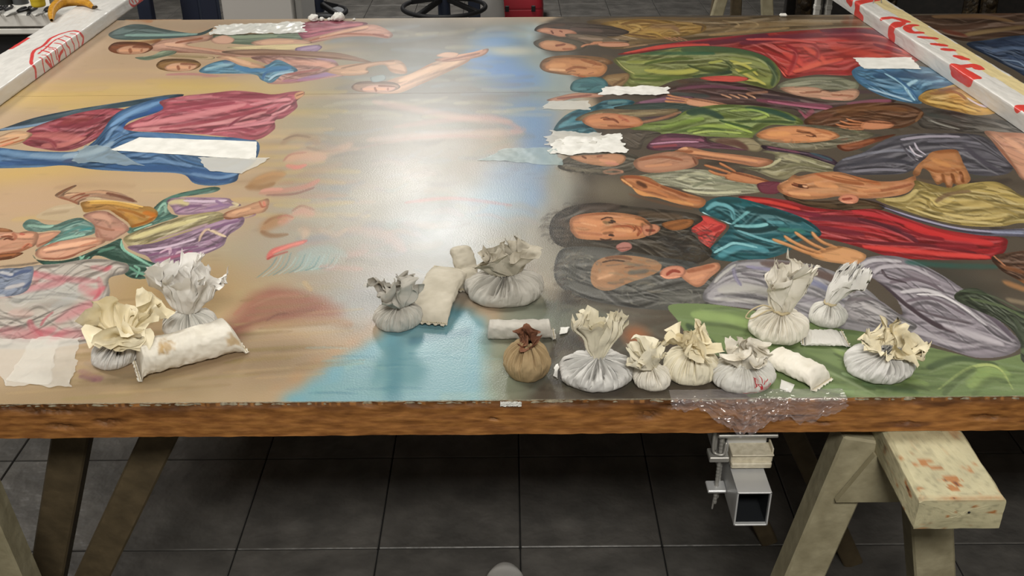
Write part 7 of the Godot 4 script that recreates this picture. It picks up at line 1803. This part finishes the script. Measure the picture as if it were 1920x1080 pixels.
	# white profiles
	for k in 3:
		var p := atz([1532, 1541, 1553][k], 14, -4.6)
		var pf := thing("profile", ["left of the three white metal profiles standing by the right beam", "grey middle one of the three metal profiles standing by the right beam", "right of the three white metal profiles standing by the right beam"][k], "metal profile", Vector3(p.x, 0, -4.6 - 0.03 * (k % 2)), "upright profiles beyond the far edge")
		var ps := begin()
		bev(ps, Vector3([0.022, 0.014, 0.024][k], 1.5, 0.03), 0.002, Transform3D(Basis(), Vector3(0, 0.75, 0)))
		bev(ps, Vector3([0.026, 0.016, 0.028][k], 0.02, 0.034), 0.002, Transform3D(Basis(), Vector3(0, 0.86, 0)))
		part(pf, "bar", ps.commit(), M.white if k != 1 else M.steel)
	# dark leaning frames with worn gilding, on the right
	var gilt := worn(h("16110c"), h("4a3a20"), 0.45, 2.4, 0.02, 121, 3.0, 0.3)
	var dark := worn(h("0d0b0a"), h("1d1815"), 0.7, 2.0, 0.02, 122)
	for k in 5:
		var x := 1.72 + k * 0.52
		var f := thing("leaning_frame", ["narrow dark frame leaning nearest the right wrapped beam", "second dark leaning frame from the right wrapped beam", "dark gilded frame in the middle of the leaning row", "fourth dark leaning frame from the right wrapped beam", "farthest dark leaning frame at the right edge"][k], "frame", Vector3(x, 0, -5.3 - 0.12 * (k % 2)), "dark frames leaning beyond the painting")
		f.rotation = Vector3(-0.12, [0.1, -0.2, 0.06, -0.1, 0.2][k], 0)
		var w: float = [0.42, 0.5, 0.56, 0.48, 0.6][k]
		for sx in [-1, 1]:
			part(f, "stile", box(Vector3(0.08, 1.3, 0.05), 0.012), gilt, Vector3(sx * (w / 2.0 - 0.04), 0.655, 0))
		for yy in [0.05, 1.26]:
			part(f, "rail", box(Vector3(w - 0.16, 0.08, 0.05), 0.012), gilt, Vector3(0, yy, 0))
		part(f, "back_panel", box(Vector3(w - 0.1, 1.2, 0.012), 0.002), dark, Vector3(0, 0.65, -0.012))
		for i in 6:
			part(f, "carving", lathe([Vector2(0, 0), Vector2(0.03, 0.004), Vector2(0.022, 0.014), Vector2(0.012, 0.022), Vector2(0, 0.024)], 14), gilt, Vector3((i % 2 - 0.5) * (w - 0.08), 0.3 + 0.2 * i, 0.022)).rotation.x = PI / 2
	var wallp := thing("felt_screen", "black felt-covered screen standing behind the leaning frames", "screen", Vector3(3.3, 0, -5.95))
	part(wallp, "panel", box(Vector3(3.4, 1.7, 0.05), 0.004), dark, Vector3(0, 0.87, 0))
	for sx in [-1, 1]:
		part(wallp, "foot", box(Vector3(0.08, 0.04, 0.4), 0.005), M.black, Vector3(sx * 1.5, 0.02, 0))
	# white crumbs of gesso or cotton along the far edge
	for k in 6:
		var p := at([592, 606, 619, 626, 637, 665][k], [33.5, 35, 36, 36, 35, 36.5][k])
		p.z = maxf(p.z, FAR + 0.03)
		var r: float = [0.019, 0.010, 0.008, 0.011, 0.024, 0.006][k]
		var cr := part(self, "cotton_wad", sheet(func(u: float, v: float) -> Vector3:
			var a := u * TAU
			var bb := (v - 0.5) * PI
			var q := Vector3(cos(bb) * cos(a), sin(bb), cos(bb) * sin(a))
			var rr := r * (1.0 + 0.5 * noise.get_noise_3dv(q * 1.7 + Vector3.ONE * k * 4.0))
			return Vector3(q.x * rr, maxf(q.y * rr * 0.75 + r * 0.5, 0.0), q.z * rr), 20, 14, true), M.tissue, p + Vector3(0, 0.001, 0))
		tag(cr, ["beige crumpled cotton wad at the left end of the wads on the far edge", "small white cotton wad second from the left on the far edge", "smallest white cotton wad in the middle of the far edge row", "small white cotton wad next to the tallest one on the far edge", "tallest pointed white cotton wad on the far edge beyond the rose drapery", "tiny white crumb rightmost of the wads on the far edge"][k], "cotton wad", "cotton wads along the far edge")
	var one := part(self, "cotton_wad", box(Vector3(0.03, 0.012, 0.02), 0.005), M.tissue, at(1466, 29) + Vector3(0, 0.0065, 0.02))
	tag(one, "lone white scrap on the far edge behind the ochre drapery, near the trestle legs", "cotton wad")
